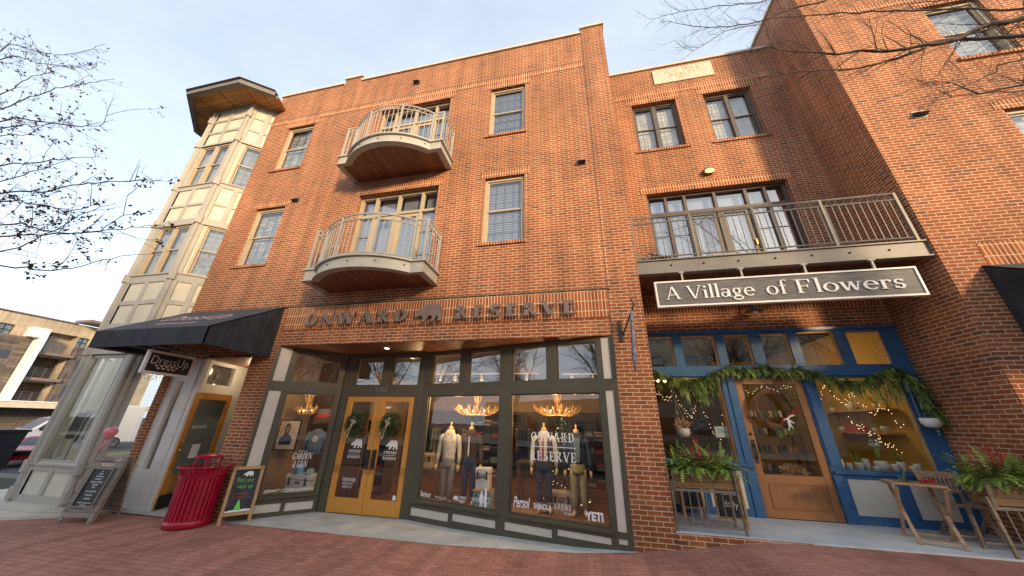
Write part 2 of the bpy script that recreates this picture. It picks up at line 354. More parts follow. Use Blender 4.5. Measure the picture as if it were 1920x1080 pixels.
def wall(mb, F, a0, a1, z0, z1, holes, d=0.0, depth=.2, m=0):
    xs = sorted({a0, a1, *[h[0] for h in holes], *[h[1] for h in holes]}); zs = sorted({z0, z1, *[h[2] for h in holes], *[h[3] for h in holes]})
    xs = [x for x in xs if a0 <= x <= a1]; zs = [z for z in zs if z0 <= z <= z1]
    for i in range(len(xs)-1):
        for j in range(len(zs)-1):
            cx = (xs[i]+xs[i+1])/2; cz = (zs[j]+zs[j+1])/2
            if any(h[0] < cx < h[1] and h[2] < cz < h[3] for h in holes): continue
            A, B, c, e = xs[i], xs[i+1], zs[j], zs[j+1]
            mb.face([F.P(A, d, c), F.P(B, d, c), F.P(B, d, e), F.P(A, d, e)], m)
            mb.face([F.P(B, d-depth, c), F.P(A, d-depth, c), F.P(A, d-depth, e), F.P(B, d-depth, e)], m)
    for (A, B, c, e) in holes:
        c = max(c, z0); e = min(e, z1)
        mb.face([F.P(A, d, c), F.P(A, d, e), F.P(A, d-depth, e), F.P(A, d-depth, c)], m)
        mb.face([F.P(B, d, e), F.P(B, d, c), F.P(B, d-depth, c), F.P(B, d-depth, e)], m)
        mb.face([F.P(A, d, e), F.P(B, d, e), F.P(B, d-depth, e), F.P(A, d-depth, e)], m)
        if c > z0: mb.face([F.P(B, d, c), F.P(A, d, c), F.P(A, d-depth, c), F.P(B, d-depth, c)], m)
# ---------------------------------------------------------------- lettering (own serif glyphs; plain text for sans)
def rect(x0, x1, y0, y1): return [(x0, y0), (x1, y0), (x1, y1), (x0, y1)]
def diag(xa, ya, xb, yb, w): return [(xa-w/2, ya), (xa+w/2, ya), (xb+w/2, yb), (xb-w/2, yb)]
def arc(cx, cy, rx, ry, a0, a1, wh, wv, k=14, taper=None):
    out = []
    for i in range(k):
        A = math.radians(a0+(a1-a0)*i/k); B = math.radians(a0+(a1-a0)*(i+1)/k)
        def pt(an, f): return (cx+(rx-wh*f)*math.cos(an), cy+(ry-wv*f)*math.sin(an))
        fa = fb = 1
        if taper: fa = taper(i/k); fb = taper((i+1)/k)
        out.append([pt(A, 0), pt(B, 0), pt(B, fb), pt(A, fa)])
    return out
def glyph(c, t, n, s=.10, h=.05):
    xh = .64; P = []
    def sr(x, y, up, w=t):     # serif centred on x at y
        P.append(rect(x-w/2-s, x+w/2+s, y, y+h) if not up else rect(x-w/2-s, x+w/2+s, y-h, y))
    if c == ' ': return P, .34
    if c == '.': return [rect(.02, .02+t, 0, t)], .12+t
    if c == 'A':
        P += [diag(.13, 0, .44, 1, n), diag(.80, 0, .46, 1, t), rect(.24, .68, .32, .32+n)]; sr(.13, 0, 0, n); sr(.80, 0, 0, t); return P, .98
    if c == 'V':
        P += [diag(.44, 0, .12, 1, t), diag(.46, 0, .78, 1, n)]; sr(.12, 1, 1, t); sr(.78, 1, 1, n); return P, .88
    if c == 'W':
        P += [diag(.36, 0, .12, 1, t), diag(.38, 0, .60, 1, n), diag(.84, 0, .60, 1, t), diag(.86, 0, 1.1, 1, n)]; sr(.12, 1, 1, t); sr(.60, 1, 1, t*.6); sr(1.1, 1, 1, n); return P, 1.2
    if c == 'w':
        P += [diag(.26, 0, .1, xh, t), diag(.28, 0, .46, xh, n), diag(.62, 0, .46, xh, t), diag(.64, 0, .80, xh, n)]; sr(.1, xh, 1, t*.7); sr(.46, xh, 1, t*.5); sr(.80, xh, 1, n); return P, .90
    if c == 'N':
        P += [rect(.12, .12+n, 0, 1), rect(.78, .78+n, 0, 1), diag(.78, 0, .16, 1, t)]; sr(.12+n/2, 0, 0, n); sr(.10+n/2, 1, 1, n); sr(.78+n/2, 1, 1, n); return P, .98
    if c == 'U':
        P += [rect(.1, .1+t, .3, 1), rect(.70, .70+n, .3, 1)]; P += arc(.40+n/4, .34, .30+n/2, .34, 180, 360, n*1.2, n); sr(.1+t/2, 1, 1); sr(.70+n/2, 1, 1, n); return P, .90
    if c in 'EF':
        P += [rect(.12, .12+t, 0, 1), rect(.12, .62, 1-n, 1), rect(.12, .52, .5-n/2, .5+n/2), [(.62-n, 1), (.66, 1), (.66, .74), (.62, .74)], rect(.50, .50+n*.8, .38, .62)]; sr(.12+t/2, 0, 0); sr(.1+t/2, 1, 1)
        if c == 'E': P += [rect(.12, .66, 0, n), [(.66-n, 0), (.70, 0), (.72, .28), (.68, .28)]]
        return P, .78
    if c == 'L':
        P += [rect(.12, .12+t, 0, 1), rect(.12, .62, 0, n), [(.62-n, 0), (.66, 0), (.68, .28), (.64, .28)]]; sr(.12+t/2, 0, 0); sr(.12+t/2, 1, 1); return P, .72
    if c == 'I':
        P += [rect(.12, .12+t, 0, 1)]; sr(.12+t/2, 0, 0); sr(.12+t/2, 1, 1); return P, .24+t
    if c == 'T':
        P += [rect(.36-t/2, .36+t/2, 0, 1), rect(.02, .70, 1-n, 1), rect(.02, .02+n*.7, .72, 1), rect(.70-n*.7, .70, .72, 1)]; sr(.36, 0, 0); return P, .74
    if c == 'Y':
        P += [rect(.40-t/2, .40+t/2, 0, .48), diag(.40, .44, .12, 1, t), diag(.40, .44, .70, 1, n)]; sr(.40, 0, 0); sr(.12, 1, 1, t); sr(.70, 1, 1, n); return P, .78
    if c == 'H':
        P += [rect(.12, .12+t, 0, 1), rect(.68, .68+t, 0, 1), rect(.12, .70, .5-n/2, .5+n/2)]
        for x in (.12+t/2, .68+t/2): sr(x, 0, 0); sr(x, 1, 1)
        return P, .80+t
    if c == 'K':
        P += [rect(.12, .12+t, 0, 1), diag(.26, .42, .70, 1, n), diag(.76, 0, .40, .60, t)]; sr(.12+t/2, 0, 0); sr(.12+t/2, 1, 1); sr(.76, 0, 0); sr(.70, 1, 1, n); return P, .94
    if c == 'D':
        P += [rect(.12, .12+t, 0, 1)]; P += arc(.30, .5, .56, .5, -90, 90, t, n, 16); P += [rect(.12, .31, 1-n, 1), rect(.12, .31, 0, n)]; sr(.12+t/2, 0, 0); sr(.12+t/2, 1, 1); return P, .92
    if c == 'R':
        P += [rect(.12, .12+t, 0, 1)]; P += arc(.36, .74, .34, .26, -90, 90, t*.9, n, 12); P += [rect(.12, .37, 1-n, 1), rect(.12, .37, .48, .48+n), diag(.76, 0, .42, .50, t)]; sr(.12+t/2, 0, 0); sr(.12+t/2, 1, 1); sr(.78, 0, 0, t*.7); return P, .92
    if c == 'O':
        P += arc(.48, .5, .44, .52, 0, 360, t, n, 26); return P, .96
    if c == 'G':
        P += arc(.48, .5, .44, .52, 42, 320, t, n, 22); P += [rect(.80-t*.7, .84, .08, .44), rect(.60, .92, .40, .40+h), rect(.78, .84, .72, .98)]; return P, .96
    if c == 'S':
        P += arc(.36, .74, .28, .28, 20, 270, t*.75, n, 14); P += arc(.36, .27, .30, .29, -160, 90, t*.85, n, 14); P += [rect(.28, .44, .74-.28, .56+n*.3), rect(.58, .58+n*.8, .72, .98), rect(.06, .06+n*.8, .02, .30)]; return P, .72
    if c == 'i':
        P += [rect(.10, .10+t, 0, xh), rect(.02, .12, xh-h, xh)]; P += arc(.10+t/2, .88, .08, .08, 0, 360, .08, .08, 10); sr(.10+t/2, 0, 0, t*.8); return P, .26+t*.4
    if c == 'l':
        P += [rect(.10, .10+t, 0, 1.06), rect(.02, .12, 1.06-h, 1.06)]; sr(.10+t/2, 0, 0, t*.8); return P, .26+t*.4
    if c == 'o':
        return arc(.33, xh/2, .31, xh/2+.01, 0, 360, t, n, 22), .67
    if c == 'e':
        P += arc(.32, xh/2, .30, xh/2+.01, 0, 318, t, n, 20); P += [rect(.06, .60, xh*.52, xh*.52+n)]; return P, .62
    if c == 'a':
        P += [rect(.40, .40+t, .06, xh-.14)]; P += arc(.27, xh-.17, .26, .17, 0, 160, t*.8, n, 10); P += arc(.24, .19, .22, .20, 0, 360, t*.8, n, 16); P += [rect(.44, .60, 0, h)]; return P, .60
    if c == 'r':
        P += [rect(.10, .10+t, 0, xh), rect(.02, .12, xh-h, xh)]; P += arc(.34, xh-.18, .20, .18, 50, 160, n*1.2, n*1.2, 7); P += arc(.43, xh-.10, .07, .07, 0, 360, .07, .07, 8); sr(.10+t/2, 0, 0, t*.8); return P, .50
    if c == 's':
        P += arc(.24, .47, .18, .18, 20, 270, t*.8, n, 10); P += arc(.24, .17, .20, .18, -160, 90, t*.85, n, 10); P += [rect(.19, .30, .30, .36), rect(.38, .42, .47, .63), rect(.04, .08, .01, .2)]; return P, .50
    if c == 'g':
        P += arc(.28, .42, .22, .23, 0, 360, t*.85, n, 16); P += [diag(.16, .12, .20, .24, n), rect(.44, .60, .58, .58+h)]; P += arc(.30, -.10, .28, .17, 0, 360, n*1.4, n*1.4, 16); P += [rect(.16, .44, .03, .03+t*.8)]; return P, .62
    if c == 'f':
        P += [rect(.14, .14+t, 0, .86), rect(.02, .40, xh-h, xh)]; P += arc(.34, .86, .20, .20, 40, 180, t*.8, n, 10); sr(.14+t/2, 0, 0, t*.8); return P, .42
    if c == '1': P += [rect(.2, .2+t, 0, 1), rect(.08, .2, .82, .82+n)]; sr(.2+t/2, 0, 0); return P, .46
    if c == '7': P += [rect(.06, .58, 1-n, 1), diag(.24, 0, .54, 1, t)]; return P, .62
    if c == '0': return arc(.3, .5, .28, .5, 0, 360, t, n, 18), .64
    if c == '8': return arc(.3, .75, .24, .25, 0, 360, t*.8, n, 14)+arc(.3, .26, .28, .27, 0, 360, t*.9, n, 14), .64
    if c == '&': return arc(.36, .76, .2, .24, -60, 240, t*.6, n, 12)+arc(.34, .26, .3, .28, 60, 330, t*.7, n, 12)+[diag(.72, 0, .26, .62, t*.8)], .8
    return [rect(.1, .1+t, 0, 1)], .4
def text_width(txt, t, n, s, gap): return sum(glyph(c, t, n, s)[1]+gap for c in txt)-gap
def serif(mb, txt, O, U, V, Wv, width, height, depth, t=.16, n=.06, s=.08, h=.05, gap=.05, shear=0.0, m=0):
    """serif words written from O (bottom left) along U, exactly `width` wide and `height` tall"""
    O = Vector(O); U = Vector(U); V = Vector(V); Wv = Vector(Wv)
    tw = text_width(txt, t, n, s, gap); kx = width/tw; x = 0; e = 0
    for c in txt:
        P, adv = glyph(c, t, n, s, h)
        for p in P:
            e = (e+1) % 7
            mb.prism([((x+a+shear*b)*kx, b*height) for a, b in p], O-Wv*.0, U, V, Wv, depth+e*.0004, m)
        x += adv+gap
def sans(name, txt, O, U, V, width, height, mat, parent, thin=0.0, shear=0.0, extrude=.0008, label=None, mirror=False):
    cu = bpy.data.curves.new('tmp', 'FONT'); cu.body = txt; cu.size = 1; cu.offset = thin; cu.extrude = 0; cu.shear = shear; cu.resolution_u = 3
    o = bpy.data.objects.new('tmp', cu); COL.objects.link(o)
    dg = bpy.context.evaluated_depsgraph_get(); me = bpy.data.meshes.new_from_object(o.evaluated_get(dg)); bpy.data.objects.remove(o); bpy.data.curves.remove(cu)
    xs = [v.co.x for v in me.vertices]; ys = [v.co.y for v in me.vertices]; x0, x1, y0, y1 = min(xs), max(xs), min(ys), max(ys)
    O = Vector(O); U = Vector(U); V = Vector(V); N = U.cross(V).normalized()
    off = OFF.get(parent.name, Vector((0, 0, 0))) if parent else Vector((0, 0, 0))
    for v in me.vertices:
        a = (v.co.x-x0)/(x1-x0); b = (v.co.y-y0)/(y1-y0)
        if mirror: a = 1-a
        v.co = O+U*a*width+V*b*height-off
    me.name = name; me.materials.clear(); me.materials.append(MATS[mat])
    ob = bpy.data.objects.new(name, me); COL.objects.link(ob)
    if parent: ob.parent = parent
    OFF[ob.name] = off
    if label: ob['label'] = label
    return ob
BEAR = [(0,140),(15,118),(40,98),(58,76),(74,66),(90,62),(104,38),(132,14),(170,4),(210,16),(250,10),(292,15),(325,42),(337,92),(345,150),(352,204),(345,214),(305,210),(298,198),(312,186),(300,160),(284,150),(270,176),(262,202),(245,217),(214,214),(212,200),(228,190),(232,165),(210,147),(185,150),(160,185),(150,207),(135,219),(100,216),(98,202),(115,188),(112,165),(95,150),(75,142),(52,160),(25,160),(5,150)]
def bear_poly(w, h): return [(x/352*w, (219-y)/219*h) for x, y in BEAR][::-1]
# ---------------------------------------------------------------- ground
def gx(X):
    K = [(-60, -.25), (-12, -.19), (-6, -.155), (-2.6, -.155), (-1.7, -.13), (-.26, -.08), (.61, -.005), (1.2, .068), (1.7, .15), (2.17, .235), (2.6, .268), (3.2, .276), (16, .29), (60, .4)]
    for (a, za), (b, zb) in zip(K, K[1:]):
        if X <= b: return za+(zb-za)*max(0, (X-a))/(b-a)
    return K[-1][1]
def gz(X, Y):
    w = min(1, max(0, (Y-1.5)/3.2)); base = -.16+.022*max(-12, min(16, X))
    return gx(X)*w+base*(1-w)
def sheet(name, xs, ys, fz, mat, keep=None):
    mb = MB()
    for i in range(len(xs)-1):
        for j in range(len(ys)-1):
            if keep and not keep((xs[i]+xs[i+1])/2, (ys[j]+ys[j+1])/2): continue
            q = [(xs[i], ys[j]), (xs[i+1], ys[j]), (xs[i+1], ys[j+1]), (xs[i], ys[j+1])]
            mb.face([(x, y, fz(x, y)) for x, y in q])
    return tag(mb.build(name, mat, smooth=True), kind='structure')
def frange(a, b, s):
    n = max(1, int(round((b-a)/s))); return [a+(b-a)*i/n for i in range(n+1)]
sheet('ground', [-400, -120, -60, 60, 120, 400], [-300, -60, -20, 40, 120, 400], lambda x, y: -.75, 'asphalt')
sheet('pavement', frange(-14.2, -10, .7)+frange(-9.8, 3.4, .3)+frange(4, 16, 1), frange(-1.2, 6.3, .34), gz, 'paver')
kerb = MB()
for a in range(-14, 16): kerb.hexa([(a, -1.4, -.75), (a+1, -1.4, -.75), (a+1, -1.2, -.75), (a, -1.2, -.75), (a, -1.4, gz(a, -1.3)-.01), (a+1, -1.4, gz(a+1, -1.3)-.01), (a+1, -1.2, gz(a+1, -1.2)+.004), (a, -1.2, gz(a, -1.2)+.004)])
tag(kerb.build('kerb', 'concrete_light'), kind='structure')
sheet('road', [-100, -30, 20, 60], [-13, -8, -1.4], lambda x, y: -.33, 'asphalt')
sheet('far_pavement', [-60, 0, 60], [-22, -13], lambda x, y: -.2, 'concrete_light')
sheet('side_street', [-60, -35, -15.2], [-1.4, 10, 30, 60], lambda x, y: -.42, 'asphalt')
# entrance slabs
s = MB(); zs = -.150
xs_ = frange(-7.2, .62, .23)
for a, b in zip(xs_, xs_[1:]):
    za, zb_ = gx(a)+.005, gx(b)+.005
    s.face([(a, 6.235, za), (b, 6.235, zb_), (b, 7.8, zb_), (a, 7.8, za)])
s.face([(-10.2, 6.2, zs-.002), (-7.7, 6.2, zs-.002), (-7.7, 8.0, zs-.002), (-10.2, 8.0, zs-.002)])
tag(s.build('entrance_slab', 'concrete'), kind='structure')
s = MB(); s.box(1.24, 6.14, 6.28, 7.62, -.3, .298)
tag(s.build('shop_landing', 'slab_blue'), kind='structure')
s = MB(); s.box(1.238, 3.0, 6.262, 6.30, -.3, .2835)
tag(s.build('landing_face', 'brick'), kind='structure')
# concrete pad under the bay tower
pad = MB(); edge = [(-9.9, 6.3), (-10.1, 5.9), (-10.55, 5.62), (-11.0, 5.35), (-11.7, 5.1), (-12.6, 4.9), (-14.2, 4.7), (-15.2, 4.6), (-15.2, 9), (-9.9, 9)]
def padpoly(z, e=1.0): return [(x, y, z) for x, y in edge]
pad.face([(x, y, -.135) for x, y in edge])
for i in range(7):
    (x, y), (x2, y2) = edge[i], edge[i+1]; pad.face([(x, y, -.32), (x2, y2, -.32), (x2, y2, -.135), (x, y, -.135)])
inner = [(-10.2, 6.3), (-10.35, 6.05), (-10.75, 5.72), (-11.2, 5.62), (-12.8, 5.6), (-13.2, 5.9), (-13.2, 8.8), (-10.2, 8.8)]
pad.face([(x, y, -.05) for x, y in inner])
for i in range(6):
    (x, y), (x2, y2) = inner[i], inner[i+1]; pad.face([(x, y, -.13), (x2, y2, -.13), (x2, y2, -.05), (x, y, -.05)])
tag(pad.build('corner_plinth', 'concrete_light'), kind='structure')

# ---------------------------------------------------------------- buildings
F0 = Fr(0, 6.28); FV = Fr(0, 7.62)
def window(par, F, x0, x1, z0, z1, fm='window_tan', depth=.10, glass='glass_upper', split=True, mull=0, muntins=(3, 3), back='blind', fw=.075, label=None):
    """double-hung window set `depth` behind the wall face"""
    f = MB(); d = -depth
    f.fbox(F, x0, x0+fw, d-.06, d+.03, z0, z1); f.fbox(F, x1-fw, x1, d-.06, d+.03, z0, z1)
    f.fbox(F, x0+fw, x1-fw, d-.06, d+.027, z1-fw, z1); f.fbox(F, x0+fw, x1-fw, d-.06, d+.034, z0, z0+fw*.6)
    cols = [(x0+fw, x1-fw)]
    if mull:
        xm = (x0+x1)/2; f.fbox(F, xm-.05, xm+.05, d-.06, d+.03, z0+fw*.6, z1-fw); cols = [(x0+fw, xm-.05), (xm+.05, x1-fw)]
    fr = f.build('window', fm, par)
    if label: fr['label'] = label
    zm = z0+(z1-z0)*.5
    for (a, b) in cols:
        sa = MB(); q = .035
        if split:
            for (c, e, dd) in ((zm-.02, z1-fw, -.005), (z0+fw*.6, zm+.02, -.03)):
                sa.fbox(F, a, a+q, d+dd-.03, d+dd, c, e); sa.fbox(F, b-q, b, d+dd-.03, d+dd, c, e)
                sa.fbox(F, a+q, b-q, d+dd-.03, d+dd-.002, c, c+q); sa.fbox(F, a+q, b-q, d+dd-.03, d+dd-.002, e-q, e)
        else:
            sa.fbox(F, a, a+q, d-.03, d, z0+fw*.6, z1-fw); sa.fbox(F, b-q, b, d-.03, d, z0+fw*.6, z1-fw)
        sa.build('sash', fm, fr)
        g = MB()
        if split:
            g.face([F.P(a+q, d-.022, zm), F.P(b-q, d-.022, zm), F.P(b-q, d-.022, z1-fw), F.P(a+q, d-.022, z1-fw)])
            g.face([F.P(a+q, d-.045, z0+fw*.6), F.P(b-q, d-.045, z0+fw*.6), F.P(b-q, d-.045, zm), F.P(a+q, d-.045, zm)])
        else: g.face([F.P(a+q, d-.02, z0+fw*.6), F.P(b-q, d-.02, z0+fw*.6), F.P(b-q, d-.02, z1-fw), F.P(a+q, d-.02, z1-fw)])
        g.build('pane', glass, fr)
        if muntins:
            mt = MB(); nx, nz = muntins
            for i in range(1, nx): mt.fbox(F, a+(b-a)*i/nx-.006, a+(b-a)*i/nx+.006, d-.062, d-.054, z0+.05, z1-.05)
            for (c, e) in ((z0+fw*.6, zm), (zm, z1-fw)):
                for i in range(1, nz): mt.fbox(F, a, b, d-.0635, d-.0545, c+(e-c)*i/nz-.006, c+(e-c)*i/nz+.006)
            mt.build('muntin', 'metal_grey', fr)
        bl = MB()
        if back == 'blind':
            k = int((z1-z0)/.05)
            for i in range(k):
                zz = z0+(z1-z0)*i/k; bl.face([F.P(a, d-.085, zz), F.P(b, d-.085, zz), F.P(b, d-.10, zz+.046), F.P(a, d-.10, zz+.046)])
            bl.build('blind', 'blind', fr)
        else:
            k = 18
            for i in range(k):
                u0 = a+(b-a)*i/k; u1 = a+(b-a)*(i+1)/k; d0 = -.13-.012*(i % 2); d1 = -.13-.012*((i+1) % 2)
                bl.face([F.P(u0, d+d0, z0), F.P(u1, d+d1, z0), F.P(u1, d+d1, z1), F.P(u0, d+d0, z1)])
            bl.build('curtain', back, fr)
    return fr
def sill(mb, F, x0, x1, z): mb.fbox(F, x0, x1, -.10, .045, z-.075, z)
def soldier(mb, F, x0, x1, z0, z1, p=.012):
    # vertical bricks: uv so that each soldier starts on the band's bottom
    mb.fbox(F, x0, x1, -.02, p, z0, z1)
def shell(par, x0, x1, y0, y1, z0, z1, name='wall', mat='brick', faces='LRBT', roof='ceiling_dark'):
    mb = MB()
    if 'L' in faces: mb.face([(x0, y1, z0), (x0, y0, z0), (x0, y0, z1), (x0, y1, z1)])
    if 'R' in faces: mb.face([(x1, y0, z0), (x1, y1, z0), (x1, y1, z1), (x1, y0, z1)])
    if 'B' in faces: mb.face([(x1, y1, z0), (x0, y1, z0), (x0, y1, z1), (x1, y1, z1)])
    if mb.f: mb.build(name, mat, par)
    if 'T' in faces:
        r = MB(); r.face([(x0, y0, z1-.5), (x1, y0, z1-.5), (x1, y1, z1-.5), (x0, y1, z1-.5)]); r.build('roof', roof, par)
def coping(par, F, segs):
    mb = MB()
    for (a, b, z) in segs: mb.fbox(F, a, b, -.34, .05, z, z+.085)
    return mb.build('coping', 'coping', par)

# ---- main brick building
B1 = thing('brick_building', 'tall three storey red brick building with two curved balconies over the clothing shop', 'building', (-4.5, 6.28, 0))
WR = [(-2.17, -1.13, 9.13, 11.02), (-2.17, -1.13, 5.66, 7.61)]
WL = [(-9.45, -8.38, 9.13, 11.02), (-9.45, -8.38, 5.66, 7.61)]
BD = [(-5.88, -3.46, 8.40, 11.02), (-5.88, -3.46, 4.93, 7.61)]
SFH = (-7.07, .61, -.4, 3.35); ENH = (-10.2, -7.75, -.4, 3.12)
w = MB(); wall(w, F0, -10.3, 1.238, -.4, 12.78, WR+WL+BD+[SFH, ENH], depth=.34)
for (a, b, z) in ((-7.66, -7.0, 13.02), (.60, 1.238, 13.02)): w.fbox(F0, a, b, -.34, .0, 12.78, z)
w.face([(1.238, 6.28, -.4), (1.238, 7.62, -.4), (1.238, 7.62, 12.78), (1.238, 6.28, 12.78)])
w.face([(-10.3, 6.62, -.4), (-10.3, 6.28, -.4), (-10.3, 6.28, 12.78), (-10.3, 6.62, 12.78)])
w.build('wall', 'brick', B1)
shell(B1, -10.3, 1.238, 6.62, 18, -.4, 12.78, faces='BT')
w = MB(); w.face([(-10.28, 9.2, -.1), (-10.28, 6.63, -.1), (-10.28, 6.63, 12.0), (-10.28, 9.2, 12.0)]); w.build('inner_wall', 'interior_pale', B1)
w = MB(); w.face([(-10.3, 18, -.4), (-10.3, 7.4, -.4), (-10.3, 7.4, 12.78), (-10.3, 18, 12.78)]); w.face([(1.238, 7.62, 4.0), (1.238, 18, 4.0), (1.238, 18, 12.78), (1.238, 7.62, 12.78)]); w.build('wall', 'brick', B1)
coping(B1, F0, [(-10.34, -7.68, 12.78), (-7.70, -6.96, 13.02), (-6.98, .58, 12.78), (.56, 1.28, 13.02)])
def courses(par, F, lst):
    for q in lst: s = MB(); soldier(s, F, *q); s.build('soldier_course', 'brick_soldier', par)
def sills(par, F, lst, e_=.08):
    for (a, b, c, e) in lst: s = MB(); sill(s, F, a-.08, b+e_, c); s.build('sill', 'brick_soldier', par)
courses(B1, F0, [(-10.3, .60, 11.27, 11.49)]+[(a-.14, b+.14, 11.02, 11.268) for (a, b, c, e) in WR[:1]+WL[:1]+BD[:1]]+[(a-.12, b+.12, 7.61, 7.845) for (a, b, c, e) in WR[1:]+WL[1:]+BD[1:]]+[(-7.1, .60, 3.72, 4.29, .02)])
for q in ((-10.3, .60, .016, 11.491, 11.52), (-7.2, .66, .03, 4.291, 4.345)): s = MB(); s.fbox(F0, q[0], q[1], -.02, q[2], q[3], q[4]); s.build('string_course', 'brick_dark', B1)
sills(B1, F0, WR+WL, .05)
s = MB(); s.box(.604, .614, 6.272, 6.2785, 3.35, 12.76); s.build('control_joint', 'window_bronze', B1)
for h in WR: window(B1, F0, *h, muntins=(4, 3))
for h in WL: window(B1, F0, *h, muntins=(3, 4), back='curtain')
# efflorescence is left to the brick's own blotches; vents
def vent(x, z, label, F=F0):
    t = thing('wall_vent', label, 'vent', tuple(F.P(x, 0, z)), 'louvred exhaust vents on the brick walls')
    m = MB(); P = F.P
    m.hexa([P(x-.09, .13, z-.05), P(x+.09, .13, z-.05), P(x+.09, .0, z-.07), P(x-.09, .0, z-.07), P(x-.09, .11, z-.03), P(x+.09, .11, z-.03), P(x+.09, .0, z+.07), P(x-.09, .0, z+.07)])
    m.build('hood', 'iron', t)
    m = MB(); m.fbox(F, x-.11, x+.11, .0, .012, z-.10, z+.09); m.build('flange', 'metal_grey', t)
vent(-4.76, 12.08, 'dark exhaust vent just under the parapet above the top balcony')
vent(.30, 7.73, 'dark exhaust vent beside the control joint, right of the upper windows')
vent(-8.05, 7.77, 'dark exhaust vent above and right of the lower left window')
# balcony doors
def balcony_door(par, F, x0, x1, z0, z1, fm, parts, glass='glass_door', tz=.62, depth=.16):
    """parts = list of (width fraction, kind) ; kinds: side, door, dooropen"""
    d = -depth; f = MB(); fw = .07
    f.fbox(F, x0, x0+fw, d-.08, d+.02, z0, z1); f.fbox(F, x1-fw, x1, d-.08, d+.02, z0, z1); f.fbox(F, x0+fw, x1-fw, d-.08, d+.018, z1-fw, z1)
    zt = z1-tz; f.fbox(F, x0+fw, x1-fw, d-.08, d+.024, zt-.07, zt); f.fbox(F, x0+fw, x1-fw, d-.08, d+.016, z0, z0+.05)
    tot = sum(p[0] for p in parts); x = x0+fw; W_ = x1-x0-2*fw; edges = []
    for i, (wd, k) in enumerate(parts):
        xe = x+W_*wd/tot; edges.append((x, xe, k))
        if i < len(parts)-1: f.fbox(F, xe-.035, xe+.035, d-.08, d+.021, z0+.05, zt-.07); f.fbox(F, xe-.035, xe+.035, d-.08, d+.0215, zt, z1-fw)
        x = xe
    fr = f.build('balcony_door', fm, par)
    g = MB(); c = MB(); mt = MB(); bl = MB()
    for (a, b, k) in edges:
        a += .035; b -= .035
        g.face([F.P(a, d-.04, zt), F.P(b, d-.04, zt), F.P(b, d-.04, z1-fw), F.P(a, d-.04, z1-fw)])
        g.face([F.P(a, d-.04, z0+.05), F.P(b, d-.04, z0+.05), F.P(b, d-.04, zt-.07), F.P(a, d-.04, zt-.07)])
        if k == 'side':
            for q in (1, 2): mt.fbox(F, a, b, d-.06, d-.03, z0+(zt-z0)*q/3-.012, z0+(zt-z0)*q/3+.012)
        else:
            for (u, v) in ((a, a+.09), (b-.09, b)): c.fbox(F, u, v, d-.06, d-.01, z0+.05, zt-.07)
            c.fbox(F, a+.09, b-.09, d-.06, d-.012, zt-.17, zt-.07); c.fbox(F, a+.09, b-.09, d-.06, d-.012, z0+.05, z0+.25)
        kk = int((zt-z0)/.06)
        if k != 'dooropen':
            for i in range(kk):
                zz = z0+(zt-z0)*i/kk; bl.face([F.P(a, d-.10, zz), F.P(b, d-.10, zz), F.P(b, d-.115, zz+.056), F.P(a, d-.115, zz+.056)])
        else: bl.face([F.P(a, d-.3, z0), F.P((a+b)/2, d-.3, z0), F.P((a+b)/2, d-.3, zt), F.P(a, d-.3, zt)])
        bl.face([F.P(a, d-.2, zt), F.P(b, d-.2, zt), F.P(b, d-.2, z1), F.P(a, d-.2, z1)])
    g.build('pane', glass, fr); mt.build('glazing_bar', 'window_bronze', fr); bl.build('blind', 'blind', fr)
    if c.f: c.build('door_leaf', fm, fr)
    h = MB(); dm = [e for e in edges if e[2] != 'side'][-1]; h.fbox(F, dm[1]-.10, dm[1]-.07, d-.01, d+.03, z0+.95, z0+1.10); h.build('handle', 'brass', fr)
    return fr
for i, h in enumerate(BD): balcony_door(B1, F0, *h, 'window_tan', [(.5, 'side'), (.8, 'dooropen'), (.8, 'door'), (.5, 'side')])
